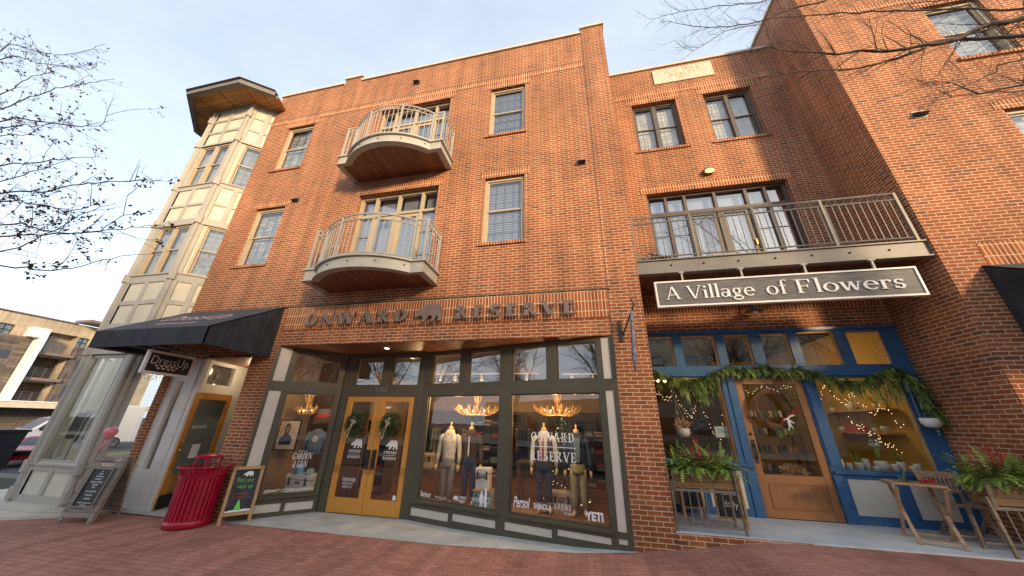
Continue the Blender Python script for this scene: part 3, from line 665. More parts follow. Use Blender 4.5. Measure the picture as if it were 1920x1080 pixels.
def curved_balcony(zb):
    """bow-fronted balcony; slab underside at zb"""
    x0, x1 = -6.14, -3.18; xs0, xs1 = -5.84, -3.48; ys = 5.56; ya = 5.10
    front = [(x0, 6.28), (x0, ys), (xs0, ys)]
    k = 22; half = (xs1-xs0)/2; cx = (xs0+xs1)/2; sag = ys-ya; R = (half*half+sag*sag)/(2*sag); a = math.asin(half/R); cy = ya+R
    arcp = [(cx+R*math.sin(-a+2*a*i/k), cy-R*math.cos(-a+2*a*i/k)) for i in range(k+1)]
    path = [(x0, 6.28), (x0, ys)]+arcp+[(x1, ys), (x1, 6.28)]
    def offset(p, o):   # shrink toward the centre
        c = (cx, 6.6); return [(q[0]+(c[0]-q[0])*o/1.4, min(6.28, q[1]+(c[1]-q[1])*o/1.4)) for q in p]
    def band(mb, pth, z0, z1, out):
        pin = offset(pth, .10)
        pout = offset(pth, -out)
        for i in range(len(pth)-1):
            (ax, ay), (bx, by) = pout[i], pout[i+1]; (cx_, cy_), (dx, dy) = pin[i], pin[i+1]
            mb.face([(ax, ay, z0), (bx, by, z0), (bx, by, z1), (ax, ay, z1)])
            mb.face([(dx, dy, z0), (cx_, cy_, z0), (cx_, cy_, z1), (dx, dy, z1)])
            mb.face([(ax, ay, z1), (bx, by, z1), (dx, dy, z1), (cx_, cy_, z1)]); mb.face([(bx, by, z0), (ax, ay, z0), (cx_, cy_, z0), (dx, dy, z0)])
    f = MB(); band(f, path, zb, zb+.03, .045); band(f, path, zb+.031, zb+.27, .0); band(f, path, zb+.271, zb+.31, .055)
    bal = f.build('balcony', 'balcony_paint', B1)
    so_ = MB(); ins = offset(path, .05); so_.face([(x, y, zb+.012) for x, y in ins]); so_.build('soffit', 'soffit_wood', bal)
    dk = MB(); dk.face([(x, y, zb+.285) for x, y in ins][::-1]); dk.build('deck', 'grey_wood', bal)
    for i in (2, 7, 12, 17, 22):
        x, y = arcp[min(k, i-1)]; bo = MB(); bo.ball((x, y-.005, zb+.17), .018, 5); bo.build('bolt', 'iron', bal)
    r = MB(); zt = zb+1.36; rp = offset(path, .02)
    r.tube([(x, y, zt) for x, y in rp], .022, 6); r.tube([(x, y, zt-.14) for x, y in rp], .016, 6); r.tube([(x, y, zb+.37) for x, y in rp], .016, 6)
    r.build('rail', 'balcony_paint', bal)
    for (x, y) in (rp[0], rp[1], rp[2], rp[9], rp[17], rp[-3], rp[-2], rp[-1]): po = MB(); po.bar((x, min(y, 6.25), zb+.31), (x, min(y, 6.25), zt), .04, .04); po.build('post', 'balcony_paint', bal)
    # balusters and rings along the polyline
    L = [0]
    for i in range(len(rp)-1): L.append(L[-1]+math.dist(rp[i], rp[i+1]))
    def at(d_):
        for i in range(len(rp)-1):
            if d_ <= L[i+1]: t = (d_-L[i])/(L[i+1]-L[i]); return (rp[i][0]+(rp[i+1][0]-rp[i][0])*t, rp[i][1]+(rp[i+1][1]-rp[i][1])*t), ((rp[i+1][0]-rp[i][0])/(L[i+1]-L[i]), (rp[i+1][1]-rp[i][1])/(L[i+1]-L[i]))
        return rp[-1], (0, 1)
    n = int(L[-1]/.118)
    for i in range(1, n):
        (x, y), _ = at(L[-1]*i/n); b = MB(); b.tube([(x, y, zb+.37), (x, y, zt-.14)], .0085, 5); b.build('baluster', 'balcony_paint', bal)
    rg = MB(); n = int(L[-1]/.135)
    for i in range(n):
        (x, y), (ux, uy) = at(L[-1]*(i+.5)/n)
        rg.tube([(x+ux*.056*math.cos(q*PI/6), y+uy*.056*math.cos(q*PI/6), zt-.07+.056*math.sin(q*PI/6)) for q in range(13)], .006, 4, cap=False)
    rg.build('ring_frieze', 'balcony_paint', bal)
    return bal
curved_balcony(8.105)['label'] = 'upper curved balcony'; curved_balcony(4.645)['label'] = 'lower curved balcony'

# ---- clothing shop front
SE = (-3.75, 7.42); SG = (.61, 6.28); SA = (-7.07, 6.28); SB = (-6.0, 7.40)
FR_ = Fr(*SE, SG[0]-SE[0], SG[1]-SE[1]); LR = math.hypot(SG[0]-SE[0], SG[1]-SE[1])
FL_ = Fr(*SA, SB[0]-SA[0], SB[1]-SA[1]); LL = math.hypot(SB[0]-SA[0], SB[1]-SA[1])
FD = Fr(0, 7.43)
sf = MB(); T = 3.36; Zb = -.16
def grid_frame(mb, F, a0, a1, z0, z1, holes, d0=-.10, d1=0.0):
    """solid frame with holes as a thick wall"""
    wall(mb, F, a0, a1, z0, z1, holes, d=d1, depth=d1-d0)
    for a in (a0, a1): mb.face([F.P(a, d1, z0), F.P(a, d0, z0), F.P(a, d0, z1), F.P(a, d1, z1)])
HR = [(.17, 2.08, .24, 2.31), (2.35, 4.17, .24, 2.31), (.20, 1.0, 2.56, 3.26), (1.25, 2.07, 2.56, 3.26), (2.36, 3.15, 2.56, 3.26), (3.36, 4.17, 2.56, 3.26)]
CR_ = [(.04, 1.01, -.06, .08), (1.11, 2.08, -.03, .09), (2.27, 3.18, -.02, .10), (3.28, 4.17, .03, .12), (4.275, 4.42, 2.55, 3.32), (4.28, 4.42, .22, 2.34), (4.28, 4.42, .06, .13)]
HL = [(.42, 1.46, .23, 2.30), (.42, 1.44, 2.57, 3.25)]
CL_ = [(.40, .87, -.07, .08), (.95, 1.48, -.08, .07), (.075, .305, 2.55, 3.32), (.075, .305, .23, 2.33)]
HD = [(-5.80, -3.96, -.15, 2.30), (-5.69, -4.945, 2.55, 3.25), (-4.68, -3.94, 2.55, 3.25)]
grid_frame(sf, FR_, 0, LR, Zb, T, HR+CR_)
grid_frame(sf, FL_, 0, LL, Zb, T, HL+CL_)
grid_frame(sf, FD, -6.02, -3.73, Zb, T, HD)
SF = sf.build('shopfront', 'olive', B1)
for F, cs in ((FR_, CR_), (FL_, CL_)):
    for (a, b, c, e) in cs: cp = MB(); cp.fbox(F, a, b, -.05, -.012, c, e); cp.build('infill_panel', 'cream', SF)
for F, hs in ((FR_, HR), (FL_, HL), (FD, HD[1:])):
    for (a, b, c, e) in hs:
        bd = MB()
        for (p, q, r_, s_) in ((a, a+.022, c, e), (b-.022, b, c, e), (a+.022, b-.022, c, c+.022), (a+.022, b-.022, e-.022, e)): bd.fbox(F, p, q, -.075, -.03, r_, s_)
        bd.build('glazing_bead', 'olive', SF)
        if c < 1: bd = MB(); bd.fbox(F, a-.06, b+.06, .001, .055, c-.055, c-.012); bd.build('window_sill', 'olive', SF)
PANES = {}
for F, hs, nm in ((FR_, HR, 'R'), (FL_, HL, 'L'), (FD, HD[1:], 'D')):
    for i, (a, b, c, e) in enumerate(hs):
        g = MB(); g.face([F.P(a, -.055, c), F.P(b, -.055, c), F.P(b, -.055, e), F.P(a, -.055, e)]); PANES[nm+str(i)] = g.build('pane', 'glass' if c < 1 else 'glass_transom', SF)
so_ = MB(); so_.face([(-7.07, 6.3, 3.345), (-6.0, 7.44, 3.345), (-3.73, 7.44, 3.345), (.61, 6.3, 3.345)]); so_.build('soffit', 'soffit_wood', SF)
# numerals over the door
nb = MB(); serif(nb, '1708', FD.P(-5.04, .002, 2.40), FD.U(), (0, 0, 1), FD.N(), .34, .11, .008, t=.14, n=.09); nb.build('street_number', 'metal_grey', SF)
# double doors
def door_leaf(x0, x1):
    lf = MB(); F = FD; d0, d1 = -.075, -.03
    st = .135
    lf.fbox(F, x0, x0+st, d0, d1, -.145, 2.29); lf.fbox(F, x1-st, x1, d0, d1, -.145, 2.29)
    lf.fbox(F, x0+st, x1-st, d0, d1-.003, 2.17, 2.29); lf.fbox(F, x0+st, x1-st, d0, d1-.003, -.145, .145)
    return lf
DLEAF = []
for (a, b) in ((-5.795, -4.89), (-4.88, -3.965)):
    o = door_leaf(a, b).build('door', 'door_orange', SF)
    g = MB(); g.face([FD.P(a+.135, -.052, .145), FD.P(b-.135, -.052, .145), FD.P(b-.135, -.052, 2.17), FD.P(a+.135, -.052, 2.17)]); g.build('pane', 'glass', o); DLEAF.append((o, a+.135, b-.135))
    h = MB(); xc = b-.075 if a < -5 else a+.075
    h.fbox(FD, xc-.055, xc+.055, -.029, -.018, .72, 1.12); h.tube([FD.P(xc, -.02, .80), FD.P(xc, .045, .84), FD.P(xc, .045, 1.02), FD.P(xc, -.02, 1.06)], .012, 6); h.build('handle', 'iron', o)
# writing on the glass (children of the pane or leaf it is stuck on)
def decal_words(par, F, rows, d=-.045, mat='decal_white'):
    mb = MB()
    for (txt, x, z, wd, ht, kw) in rows: serif(mb, txt, F.P(x, d, z), F.U(), (0, 0, 1), F.N(), wd, ht, .0015, **kw)
    return mb.build('window_lettering', mat, par)
HV = dict(t=.18, n=.07, s=.09, h=.07, gap=.16)
p3_ = PANES['R1']
decal_words(p3_, FR_, [('ONWARD', 2.78, 1.45, .86, .155, HV), ('RESERVE', 2.76, 1.13, .90, .155, HV), ('KREWE', 3.22, .395, .31, .085, dict(t=.12, n=.06, s=.06, h=.05, gap=.18))])
mb = MB(); mb.fbox(FR_, 2.78, 3.66, -.045, -.0435, 1.355, 1.366); mb.build('rule', 'decal_white', p3_)
def sx(par, F, txt, x, z, wd, ht, thin=0, shear=0, d=-.044, mat='decal_white', mirror=False): return sans('window_lettering', txt, F.P(x, d, z), F.U(), Vector((0, 0, 1)), wd, ht, mat, par, thin, shear, mirror=mirror)
sx(p3_, FR_, 'Persol', 2.42, .34, .34, .17, .02, .35); sx(p3_, FR_, 'SHINOLA', 2.83, .36, .34, .085, .025); sx(p3_, FR_, 'de optic', 3.40, .325, .15, .05); sx(p3_, FR_, 'YETI', 3.76, .30, .30, .13, .05)
p2_ = PANES['R0']
sx(p2_, FR_, 'Barbour', .23, .29, .27, .10, .02); sx(p2_, FR_, 'P E N L E Y', .62, .29, .30, .045, .012); sx(p2_, FR_, 'ONWARD\nRESERVE', 1.20, .29, .20, .10, .008); sx(p2_, FR_, 'johnnie-O', 1.50, .30, .42, .13, .004, .5)
mb = MB(); mb.prism(bear_poly(.13, .09), FR_.P(1.06, -.045, .30), FR_.U(), (0, 0, 1), FR_.N(), .0015); mb.build('bear_emblem', 'decal_white', p2_); mb = MB()
mb.prism([(.0, 0), (.05, .02), (.06, .16), (.045, .32), (.03, .34), (.01, .32), (-.005, .16)], FR_.P(1.80, -.045, .25), FR_.U(), (0, 0, 1), FR_.N(), .0018); mb.build('surfboard_emblem', 'decal_white', p2_); mb = MB()
mb.prism([(0, 0), (.02, 0), (.03, .12), (.04, 0), (.06, 0), (.06, .16), (.09, .12), (.09, .15), (.05, .22), (.05, .26), (.015, .26), (.015, .22), (-.01, .19), (-.02, .10), (0, .12)], FR_.P(1.70, -.045, .26), FR_.U(), (0, 0, 1), FR_.N(), .0014)
mb.build('surfer_emblem', 'decal_white', p2_)
p1_ = PANES['L0']; IT = dict(t=.17, n=.07, s=.05, h=.04, gap=.0, shear=.22)
decal_words(p1_, FL_, [('GARDEN', .86, .90, .38, .13, IT), ('& GUN', .90, .74, .28, .13, IT)])
sx(p1_, FL_, 'the home for', .96, 1.05, .18, .035)
sx(p1_, FL_, '@BENNETT CLOTHING & SWANSON', .50, .265, .92, .075, .012, .2)
for (o, a, b) in DLEAF:
    cx = (a+b)/2; q = MB(); q.prism(bear_poly(.30, .20), FD.P(cx-.13, -.045, 1.14), FD.U(), (0, 0, 1), FD.N(), .0015)
    q.build('bear_emblem', 'decal_white', o)
    decal_words(o, FD, [('ONWARD', cx-.16, 1.05, .32, .055, HV), ('RESERVE', cx-.165, .93, .33, .055, HV)])
    q = MB(); q.fbox(FD, cx-.15, cx+.15, -.045, -.0435, 1.014, 1.020); q.build('rule', 'decal_white', o)
o, a, b = DLEAF[0]
sx(o, FD, 'STORE HOURS', a+.14, .46, .34, .07, .012); sx(o, FD, 'MON-SAT 10-7\nSUNDAY 12-5', a+.17, .33, .26, .11, .008)
o, a, b = DLEAF[1]
q = MB(); q.fbox(FD, b-.10, b-.03, -.045, -.0435, .165, .25); q.build('sticker', 'decal_white', o); q = MB(); q.fbox(FD, a+.03, a+.17, -.045, -.0435, 2.02, 2.06); q.build('sticker', 'decal_white', o)

# raised letters of the sign on the soldier course, each its own piece
SG_ = thing('letter_sign', 'dark metal shop letters and walking bear standing off the brick over the shopfront', 'sign', (-3.2, 6.2, 3.8))
def solid_letter(ch, x, z, wd, ht, name='letter'):
    q = MB(); serif(q, ch, (x, 6.20, z), (1, 0, 0), (0, 0, 1), (0, -1, 0), wd, ht, .045, t=.25, n=.085, s=.06, h=.075, gap=0); q.build(name, 'letter_brown', SG_)
x = -6.40
for ch, wd in zip('ONWARD', (.40, .46, .56, .46, .44, .42)): solid_letter(ch, x, 3.785, wd-.05, .285); x += wd+.0
x = -2.62
for ch, wd in zip('RESERVE', (.40, .34, .36, .36, .40, .40, .36)): solid_letter(ch, x, 3.785, wd-.055, .285); x += wd+.005
q = MB(); q.prism(bear_poly(.66, .42), (-3.56, 6.20, 3.75), (1, 0, 0), (0, 0, 1), (0, -1, 0), .05); q.build('bear', 'letter_brown', SG_)
# ---- recessed brick building with the flower shop
B2 = thing('brick_building', 'recessed orange-lit brick building over the blue flower shop, with a limestone name plaque', 'building', (3.7, 7.62, 0))
W1 = (2.02, 3.29, 9.10, 11.0); W2 = (4.05, 5.32, 9.10, 11.0); VD = (2.0, 5.33, 4.9, 7.56)
w = MB(); wall(w, FV, 1.238, 6.14, .29, 12.5, [W1, W2, VD, (1.238, 6.14, .29, 3.72)], depth=.34)
w.build('wall', 'brick', B2); shell(B2, 1.238, 6.14, 7.96, 18, .29, 12.5, faces='BT')
coping(B2, FV, [(1.24, 6.14, 12.5)])
courses(B2, FV, [(1.24, 6.138, 11.27, 11.49), (W1[0]-.14, W1[1]+.14, 11.0, 11.268), (W2[0]-.14, W2[1]+.14, 11.0, 11.268), (1.86, 5.46, 7.56, 7.80), (1.24, 6.138, 4.14, 4.36)])
sills(B2, FV, [W1, W2])
for h in (W1, W2): window(B2, FV, *h, fm='window_bronze', mull=1, muntins=(2, 3), back='curtain_light', depth=.14)
balcony_door(B2, FV, *VD, 'window_bronze', [(.47, 'side'), (.53, 'side'), (.82, 'dooropen'), (.82, 'door'), (.5, 'side'), (.45, 'side')], tz=.55)
q = MB(); q.fbox(FV, 2.81, 4.53, -.02, .035, 11.73, 12.37); pq = q.build('plaque', 'limestone', B2)
q = MB()
serif(q, 'H.G. HILL', FV.P(3.14, .036, 12.16), FV.U(), (0, 0, 1), FV.N(), 1.06, .13, .002, t=.12, n=.05, gap=.14)
serif(q, 'REALTY', FV.P(3.30, .036, 11.98), FV.U(), (0, 0, 1), FV.N(), .74, .12, .002, t=.12, n=.05, gap=.14)
q.build('carved_lettering', 'stone_cut', pq)
sans('carved_lettering', '2002', FV.P(3.50, .037, 11.86), FV.U(), Vector((0, 0, 1)), .34, .075, 'stone_cut', pq)
# blue shopfront
sf = MB(); TR = [(1.50, 2.0, 2.955, 3.62), (2.18, 2.86, 2.955, 3.62), (3.03, 3.52, 2.955, 3.62), (3.73, 4.24, 2.955, 3.62), (4.41, 5.08, 2.955, 3.64), (5.27, 5.86, 2.955, 3.62)]
LW_ = (1.45, 2.80, 1.18, 2.72); RW_ = (4.46, 5.84, 1.12, 2.72); DH = (3.045, 4.245, .30, 2.715)
CP = [(1.50, 2.08, .42, 1.02), (2.20, 2.80, .42, 1.02), (4.45, 5.13, .43, .97), (5.33, 5.88, .43, .97)]
FS = Fr(0, 7.60)
grid_frame(sf, FS, 1.238, 6.138, .30, 3.718, TR+[LW_, RW_, DH]+CP, d0=-.09)
SV = sf.build('shopfront', 'blue', B2)
for (a, b, c, e) in CP: m = MB(); m.fbox(FS, a, b, -.04, -.010, c, e); m.build('infill_panel', 'cream', SV)
for q in [(1.24, 6.138, .001, .03, 2.745, 2.80), (1.24, 6.138, .001, .035, 3.66, 3.717), (1.24, 3.02, .001, .045, 1.10, 1.15), (4.28, 6.138, .001, .045, 1.045, 1.09)]+[(a-.02, a+.13, .001, .022, .302, 1.02) for a in (2.9, 4.27)]+[(a, a+.11, .001, .02, 1.16, 2.74) for a in (2.9, 4.27)]:
    m = MB(); m.fbox(FS, *q); m.build('moulding', 'blue', SV)
for (a, b, c, e) in TR+[LW_, RW_]:
    m = MB()
    for (p, q_, r_, s_) in ((b-.03, b, c, e), (a, b-.03, e-.03, e)): m.fbox(FS, p, q_, -.085, -.03, r_, s_)
    m.build('glazing_bead', 'light_wood', SV)
VP_ = []
for (a, b, c, e) in TR+[LW_, RW_]:
    g = MB(); g.face([FS.P(a, -.06, c), FS.P(b, -.06, c), FS.P(b, -.06, e), FS.P(a, -.06, e)]); VP_.append(g.build('pane', 'glass' if c < 2 else 'glass_transom', SV))
dr = MB(); st = .125; x0, x1 = 3.05, 4.24
dr.fbox(FS, x0, x0+st, -.08, -.02, .31, 2.71); dr.fbox(FS, x1-st, x1, -.08, -.02, .31, 2.71)
for (z0, z1) in ((2.59, 2.71), (.31, .44), (.84, .98)): dr.fbox(FS, x0+st, x1-st, -.08, -.023, z0, z1)
dr.fbox(FS, x0+st, x1-st, -.07, -.04, .44, .84)
for (a, b, c, e) in ((x0+.16, x1-.16, .46, .48), (x0+.16, x1-.16, .80, .82), (x0+.16, x0+.18, .48, .80), (x1-.18, x1-.16, .48, .80)): dr.fbox(FS, a, b, -.041, -.028, c, e)
D2 = dr.build('door', 'door_brown', SV)
g = MB(); g.face([FS.P(x0+st, -.05, .98), FS.P(x1-st, -.05, .98), FS.P(x1-st, -.05, 2.59), FS.P(x0+st, -.05, 2.59)]); DP2 = g.build('pane', 'glass', D2)
h = MB(); xc = x0+.065; h.fbox(FS, xc-.03, xc+.03, -.019, -.010, 1.16, 1.56); h.tube([FS.P(xc, -.01, 1.24), FS.P(xc, .05, 1.28), FS.P(xc, .05, 1.42), FS.P(xc, -.01, 1.47)], .012, 6); h.ball(FS.P(xc, -.005, 1.66), .022, 6); h.build('handle', 'iron', D2)
for z in (.55, 1.45, 2.4): h = MB(); h.fbox(FS, x1-.005, x1+.02, -.03, -.008, z, z+.10); h.build('hinge', 'iron', D2)
# balcony over the landing
bm = MB(); FB = Fr(0, 6.34)
bm.fbox(FB, 1.24, 6.13, -.05, .0, 4.62, 4.89); bm.fbox(FB, 1.24, 6.13, -.10, .035, 4.598, 4.619); bm.fbox(FB, 1.24, 6.13, -.10, .035, 4.891, 4.915)
BV = bm.build('balcony', 'balcony_brown', B2, ); BV['label'] = 'long straight steel balcony'
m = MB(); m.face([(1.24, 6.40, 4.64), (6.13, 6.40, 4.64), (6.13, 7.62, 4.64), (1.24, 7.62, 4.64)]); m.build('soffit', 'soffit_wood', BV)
m = MB(); m.face([(1.24, 6.40, 4.90), (1.24, 7.62, 4.90), (6.13, 7.62, 4.90), (6.13, 6.40, 4.90)]); m.build('deck', 'grey_wood', BV)
for x in (1.9, 2.5, 3.12, 3.75, 4.35, 4.95, 5.55): m = MB(); m.ball((x, 6.335, 4.77), .02, 5); m.build('bolt', 'iron', BV)
m = MB(); ZT = 5.97
for z, r_ in ((ZT, .022), (ZT-.14, .016), (5.0, .016)): m.tube([(1.26, 6.36, z), (6.05, 6.36, z)], r_, 6)
m.build('rail', 'balcony_brown', BV)
for x in (1.26, 2.44, 3.63, 4.83, 6.05): m = MB(); m.bar((x, 6.36, 4.915), (x, 6.36, ZT+.01), .045, .045); m.build('post', 'balcony_brown', BV)
for i in range(1, 41):
    x = 1.26+4.79*i/41; m = MB(); m.tube([(x, 6.36, 5.0), (x, 6.36, ZT-.14)], .0085, 5); m.build('baluster', 'balcony_brown', BV)
m = MB()
for i in range(35):
    x = 1.26+4.79*(i+.5)/35; m.tube([(x+.058*math.cos(q*PI/6), 6.36, ZT-.07+.058*math.sin(q*PI/6)) for q in range(13)], .006, 4, cap=False)
m.build('ring_frieze', 'balcony_brown', BV)
# things on the balcony
t = thing('deck_chair', 'folded dark deck chair lying behind the left end of the long railing', 'chair', (1.75, 6.8, 4.9))
m = MB(); m.bar((1.36, 6.55, 5.02), (1.62, 6.7, 5.26), .05, .03); m.bar((1.62, 6.7, 5.26), (2.12, 6.8, 5.08), .05, .03); m.bar((1.36, 6.85, 5.0), (1.62, 6.9, 5.24), .05, .03); m.bar((1.62, 6.9, 5.24), (2.12, 7.0, 5.06), .05, .03); m.build('frame', 'iron', t)
m = MB()
for i in range(7): m.bar((1.68+.065*i, 6.62, 5.22-.022*i), (1.68+.065*i, 7.0, 5.21-.022*i), .045, .015)
m.build('slat', 'letter_brown', t)
t = thing('patio_stool', 'low woven grey stool behind the railing in front of the open balcony door', 'stool', (3.15, 6.9, 4.9))
m = MB(); m.box(2.85, 3.35, 6.7, 7.1, 5.10, 5.14); m.build('seat', 'metal_grey', t)
for x in (2.88, 3.32):
    for y in (6.73, 7.07): m = MB(); m.bar((x, y, 4.9), (x, y, 5.10), .03, .03); m.build('leg', 'iron', t)
# hanging shop sign
t = thing('shop_sign', 'long weathered grey board with raised white words and white border hung below the long balcony', 'sign', (3.63, 6.3, 4.1))
FG = Fr(0, 6.30)
m = MB(); m.fbox(FG, 1.54, 5.72, -.05, 0, 3.90, 4.37); m.build('board', 'sign_grey', t)
m = MB(); m.fbox(FG, 1.51, 5.75, -.06, .02, 3.87, 3.90); m.fbox(FG, 1.51, 5.75, -.06, .02, 4.37, 4.40); m.fbox(FG, 1.51, 1.54, -.06, .018, 3.9, 4.37); m.fbox(FG, 5.72, 5.75, -.06, .018, 3.9, 4.37); m.build('border', 'letter_white', t)
for txt, xa, wd in (('A', 1.67, .30), ('Village', 2.06, 1.16), ('of', 3.40, .34), ('Flowers', 3.87, 1.64)):
    m = MB(); serif(m, txt, FG.P(xa, .0, 4.015), (1, 0, 0), (0, 0, 1), (0, -1, 0), wd, .262, .02, t=.125, n=.052, s=.07, h=.04, gap=.02); m.build('lettering', 'letter_white', t)
for x in (2.05, 3.1, 4.15, 5.2): m = MB(); m.fbox(FG, x-.015, x+.015, -.04, -.01, 4.41, 4.574); m.fbox(FG, x-.05, x+.05, -.05, .0, 4.575, 4.596); m.build('hanger', 'balcony_paint', t)

# ---- right-hand brick building
B3 = thing('brick_building', 'sunlit orange brick building projecting at the right edge, with a shaded side wall', 'building', (9, 6.28, 0))
RW = [(8.37, 9.42, 9.15, 11.02), (8.37, 9.42, 5.66, 7.61)]
w = MB(); wall(w, F0, 6.14, 17, -.4, 13.3, RW+[(6.95, 11.5, -.4, 3.05)], depth=.3)
w.face([(6.14, 18, -.4), (6.14, 6.28, -.4), (6.14, 6.28, 13.3), (6.14, 18, 13.3)])
w.face([(17, 6.28, -.4), (17, 18, -.4), (17, 18, 13.3), (17, 6.28, 13.3)])
w.build('wall', 'brick', B3); shell(B3, 6.14, 17, 6.6, 18, -.4, 13.3, faces='BT')
m = MB(); m.fbox(F0, 6.10, 17, -.3, .05, 13.3, 13.38); m.box(6.09, 6.42, 6.59, 18, 13.3, 13.378); m.build('coping', 'coping', B3)
courses(B3, F0, [(6.75, 17, 11.27, 11.49), (8.23, 9.56, 11.02, 11.268), (8.25, 9.54, 7.61, 7.845), (6.72, 12, 4.32, 4.76, .006)])
sills(B3, F0, RW)
for h in RW: window(B3, F0, *h, muntins=(3, 4), back='curtain')
vent(7.09, 7.77, 'dark exhaust vent on the sunlit right-hand wall below the bare branches')
m = MB(); m.fbox(F0, 6.95, 11.5, -.28, -.2, -.4, 3.05); m.build('shopfront', 'olive', B3)

# ---- bay tower at the left corner
B4 = thing('bay_tower', 'cream panelled corner bay tower with tan trim and an overhanging wooden eave', 'tower', (-11.7, 5.85, 0))
TF = Fr(0, 5.85); cs, sn = math.cos(math.radians(39)), math.sin(math.radians(39))
TRt = Fr(-10.83, 5.85, cs, sn); TLt = Fr(-12.5-1.25*cs, 5.85+1.25*sn, cs, -sn)
X0, X1 = -12.5, -10.83
def tower_face(F, a0, a1, cols, wins, full):
    body = MB(); holes = [(w_[0], w_[1], w_[2], w_[3]) for w_ in wins]
    wall(body, F, a0, a1, -.05, 12.04, holes, d=-.03, depth=.25)
    body.build('wall', 'tower_panel', B4)
    tr = MB()
    zs = [(-.05, .09), (.55, .70), (3.16, 3.34), (3.78, 3.98), (4.50, 4.62), (5.15, 5.40), (7.0, 7.22), (7.72, 7.80), (8.38, 8.56), (10.25, 10.37), (10.85, 10.95), (11.42, 11.50), (11.92, 12.04)]
    if full: zs = [(-.05, .09), (.55, .70), (3.16, 3.34), (3.78, 3.98), (4.50, 4.62), (5.15, 5.38), (7.0, 7.22), (7.72, 7.80), (8.38, 8.56), (10.25, 10.37), (10.85, 10.95), (11.42, 11.50), (11.92, 12.04)]
    for (z0, z1) in zs: tr.fbox(F, a0+.001, a1-.001, -.03, .0, z0, z1)
    for (x0, x1) in cols:
        for (z0, z1) in ((-.05, .70), (3.34, 5.40), (7.0, 8.56), (10.25, 12.04)): tr.fbox(F, x0, x1, -.03, .003, z0, z1)
    for (x0, x1) in (cols[0], cols[-1]): tr.fbox(F, x0, x1, -.03, .0032, -.05, 12.03)
    # thin cap mouldings and low bay sill
    for z in (5.40, 8.56, .70): tr.fbox(F, a0, a1, -.03, .035, z-.035, z-.001)
    for z in (6.99, 10.25, 3.16): tr.fbox(F, a0, a1, -.03, .03, z+.0, z+.035)
    tr.build('trim', 'tower_trim', B4)
tf_w = [(-12.29, -11.05, 5.40, 7.0), (-12.27, -11.05, 8.56, 10.25), (-12.43, -11.13, .72, 3.15)]
tower_face(TF, X0, X1, [(-12.5, -12.31), (-11.74, -11.62), (-11.02, -10.83)], tf_w, True)
tr_w = [(.21, .95, 5.40, 7.0), (.21, .95, 8.56, 10.25), (.16, 1.05, .72, 3.15)]
tower_face(TRt, 0, 1.15, [(0, .15), (.46, .58), (1.0, 1.15)], tr_w, False)
tower_face(TLt, 0, 1.25, [(0, .15), (.60, .70), (1.08, 1.25)], [(.20, 1.05, 5.40, 7.0), (.20, 1.05, 8.56, 10.25), (.20, 1.05, .72, 3.15)], False)
TS = Fr(-12.5-1.25*cs, 9.2, 0, -1)
tower_face(TS, 0, 9.2-5.85-1.25*sn, [(0, .15), (1.2, 1.3), (2.3, 2.56)], [(.4, 2.1, 5.40, 7.0), (.4, 2.1, 8.56, 10.25), (.4, 2.1, .72, 3.15)], False)
for F, ws, mu in ((TF, tf_w[:2], 1), (TRt, tr_w[:2], 0), (TLt, [(.20, 1.05, 5.40, 7.0), (.20, 1.05, 8.56, 10.25)], 0), (TS, [(.4, 2.1, 5.40, 7.0), (.4, 2.1, 8.56, 10.25)], 1)):
    for h in ws: window(B4, F, *h, mull=mu, muntins=(3, 4) if not mu else None, back='curtain_mid', depth=.05, fw=.055)
for F, h in ((TF, tf_w[2]), (TRt, tr_w[2]), (TLt, (.20, 1.05, .72, 3.15)), (TS, (.4, 2.1, .72, 3.15))):
    f = MB(); a, b, c, e = h
    for (p, q_, r_, s_) in ((a, a+.10, c, e), (b-.10, b, c, e), (a+.10, b-.10, c, c+.05), (a+.10, b-.10, e-.08, e)): f.fbox(F, p, q_, -.10, -.04, r_, s_)
    fr = f.build('shop_window', 'tower_trim', B4); g = MB(); g.face([F.P(a+.1, -.07, c+.05), F.P(b-.1, -.07, c+.05), F.P(b-.1, -.07, e-.08), F.P(a+.1, -.07, e-.08)]); g.build('pane', 'glass', fr)
# corner posts with collars
cpst = MB()
for (x, y) in ((X1, 5.85), (X0, 5.85)):
    cpst.tube([(x, y, -.05), (x, y, 12.03)], .055, 8)
    for z in (.0, .52, 3.14, 5.18, 7.0, 8.42, 10.25, 11.4): cpst.tube([(x, y, z), (x, y, z+.24)], .095, 8)
cpst.build('corner_post', 'tower_trim', B4)
# eave
def octo(o, xb=-10.3, z=0):
    t39 = math.tan(math.radians(19.5))
    y = 5.85-o; return [(X0-1.25*cs-o*1.0, 9.2), (X0-1.25*cs-o, 5.85+1.25*sn-o*t39), (X0-o*t39, y), (X1+o*t39, y), (X1+o*t39+1.0*cs, y+1.0*sn)]
m = MB(); A = octo(0); B_ = octo(.66); C_ = octo(.80)
for i in range(4): m.face([(*A[i], 12.03), (*A[i+1], 12.03), (*B_[i+1], 12.06), (*B_[i], 12.06)][::-1])
m.build('eave_soffit', 'eave_wood', B4)
for i in range(5): m = MB(); m.bar((*A[i], 12.035), (*B_[i], 12.055), .09, .05); m.build('rafter', 'eave_wood', B4)
for (i, f_) in ((1, .5), (2, .5), (3, .5)):
    pa = (A[i][0]*(1-f_)+A[i+1][0]*f_, A[i][1]*(1-f_)+A[i+1][1]*f_); pb = (B_[i][0]*(1-f_)+B_[i+1][0]*f_, B_[i][1]*(1-f_)+B_[i+1][1]*f_); m = MB(); m.bar((*pa, 12.035), (*pb, 12.055), .08, .05); m.build('rafter', 'eave_wood', B4)
m = MB()
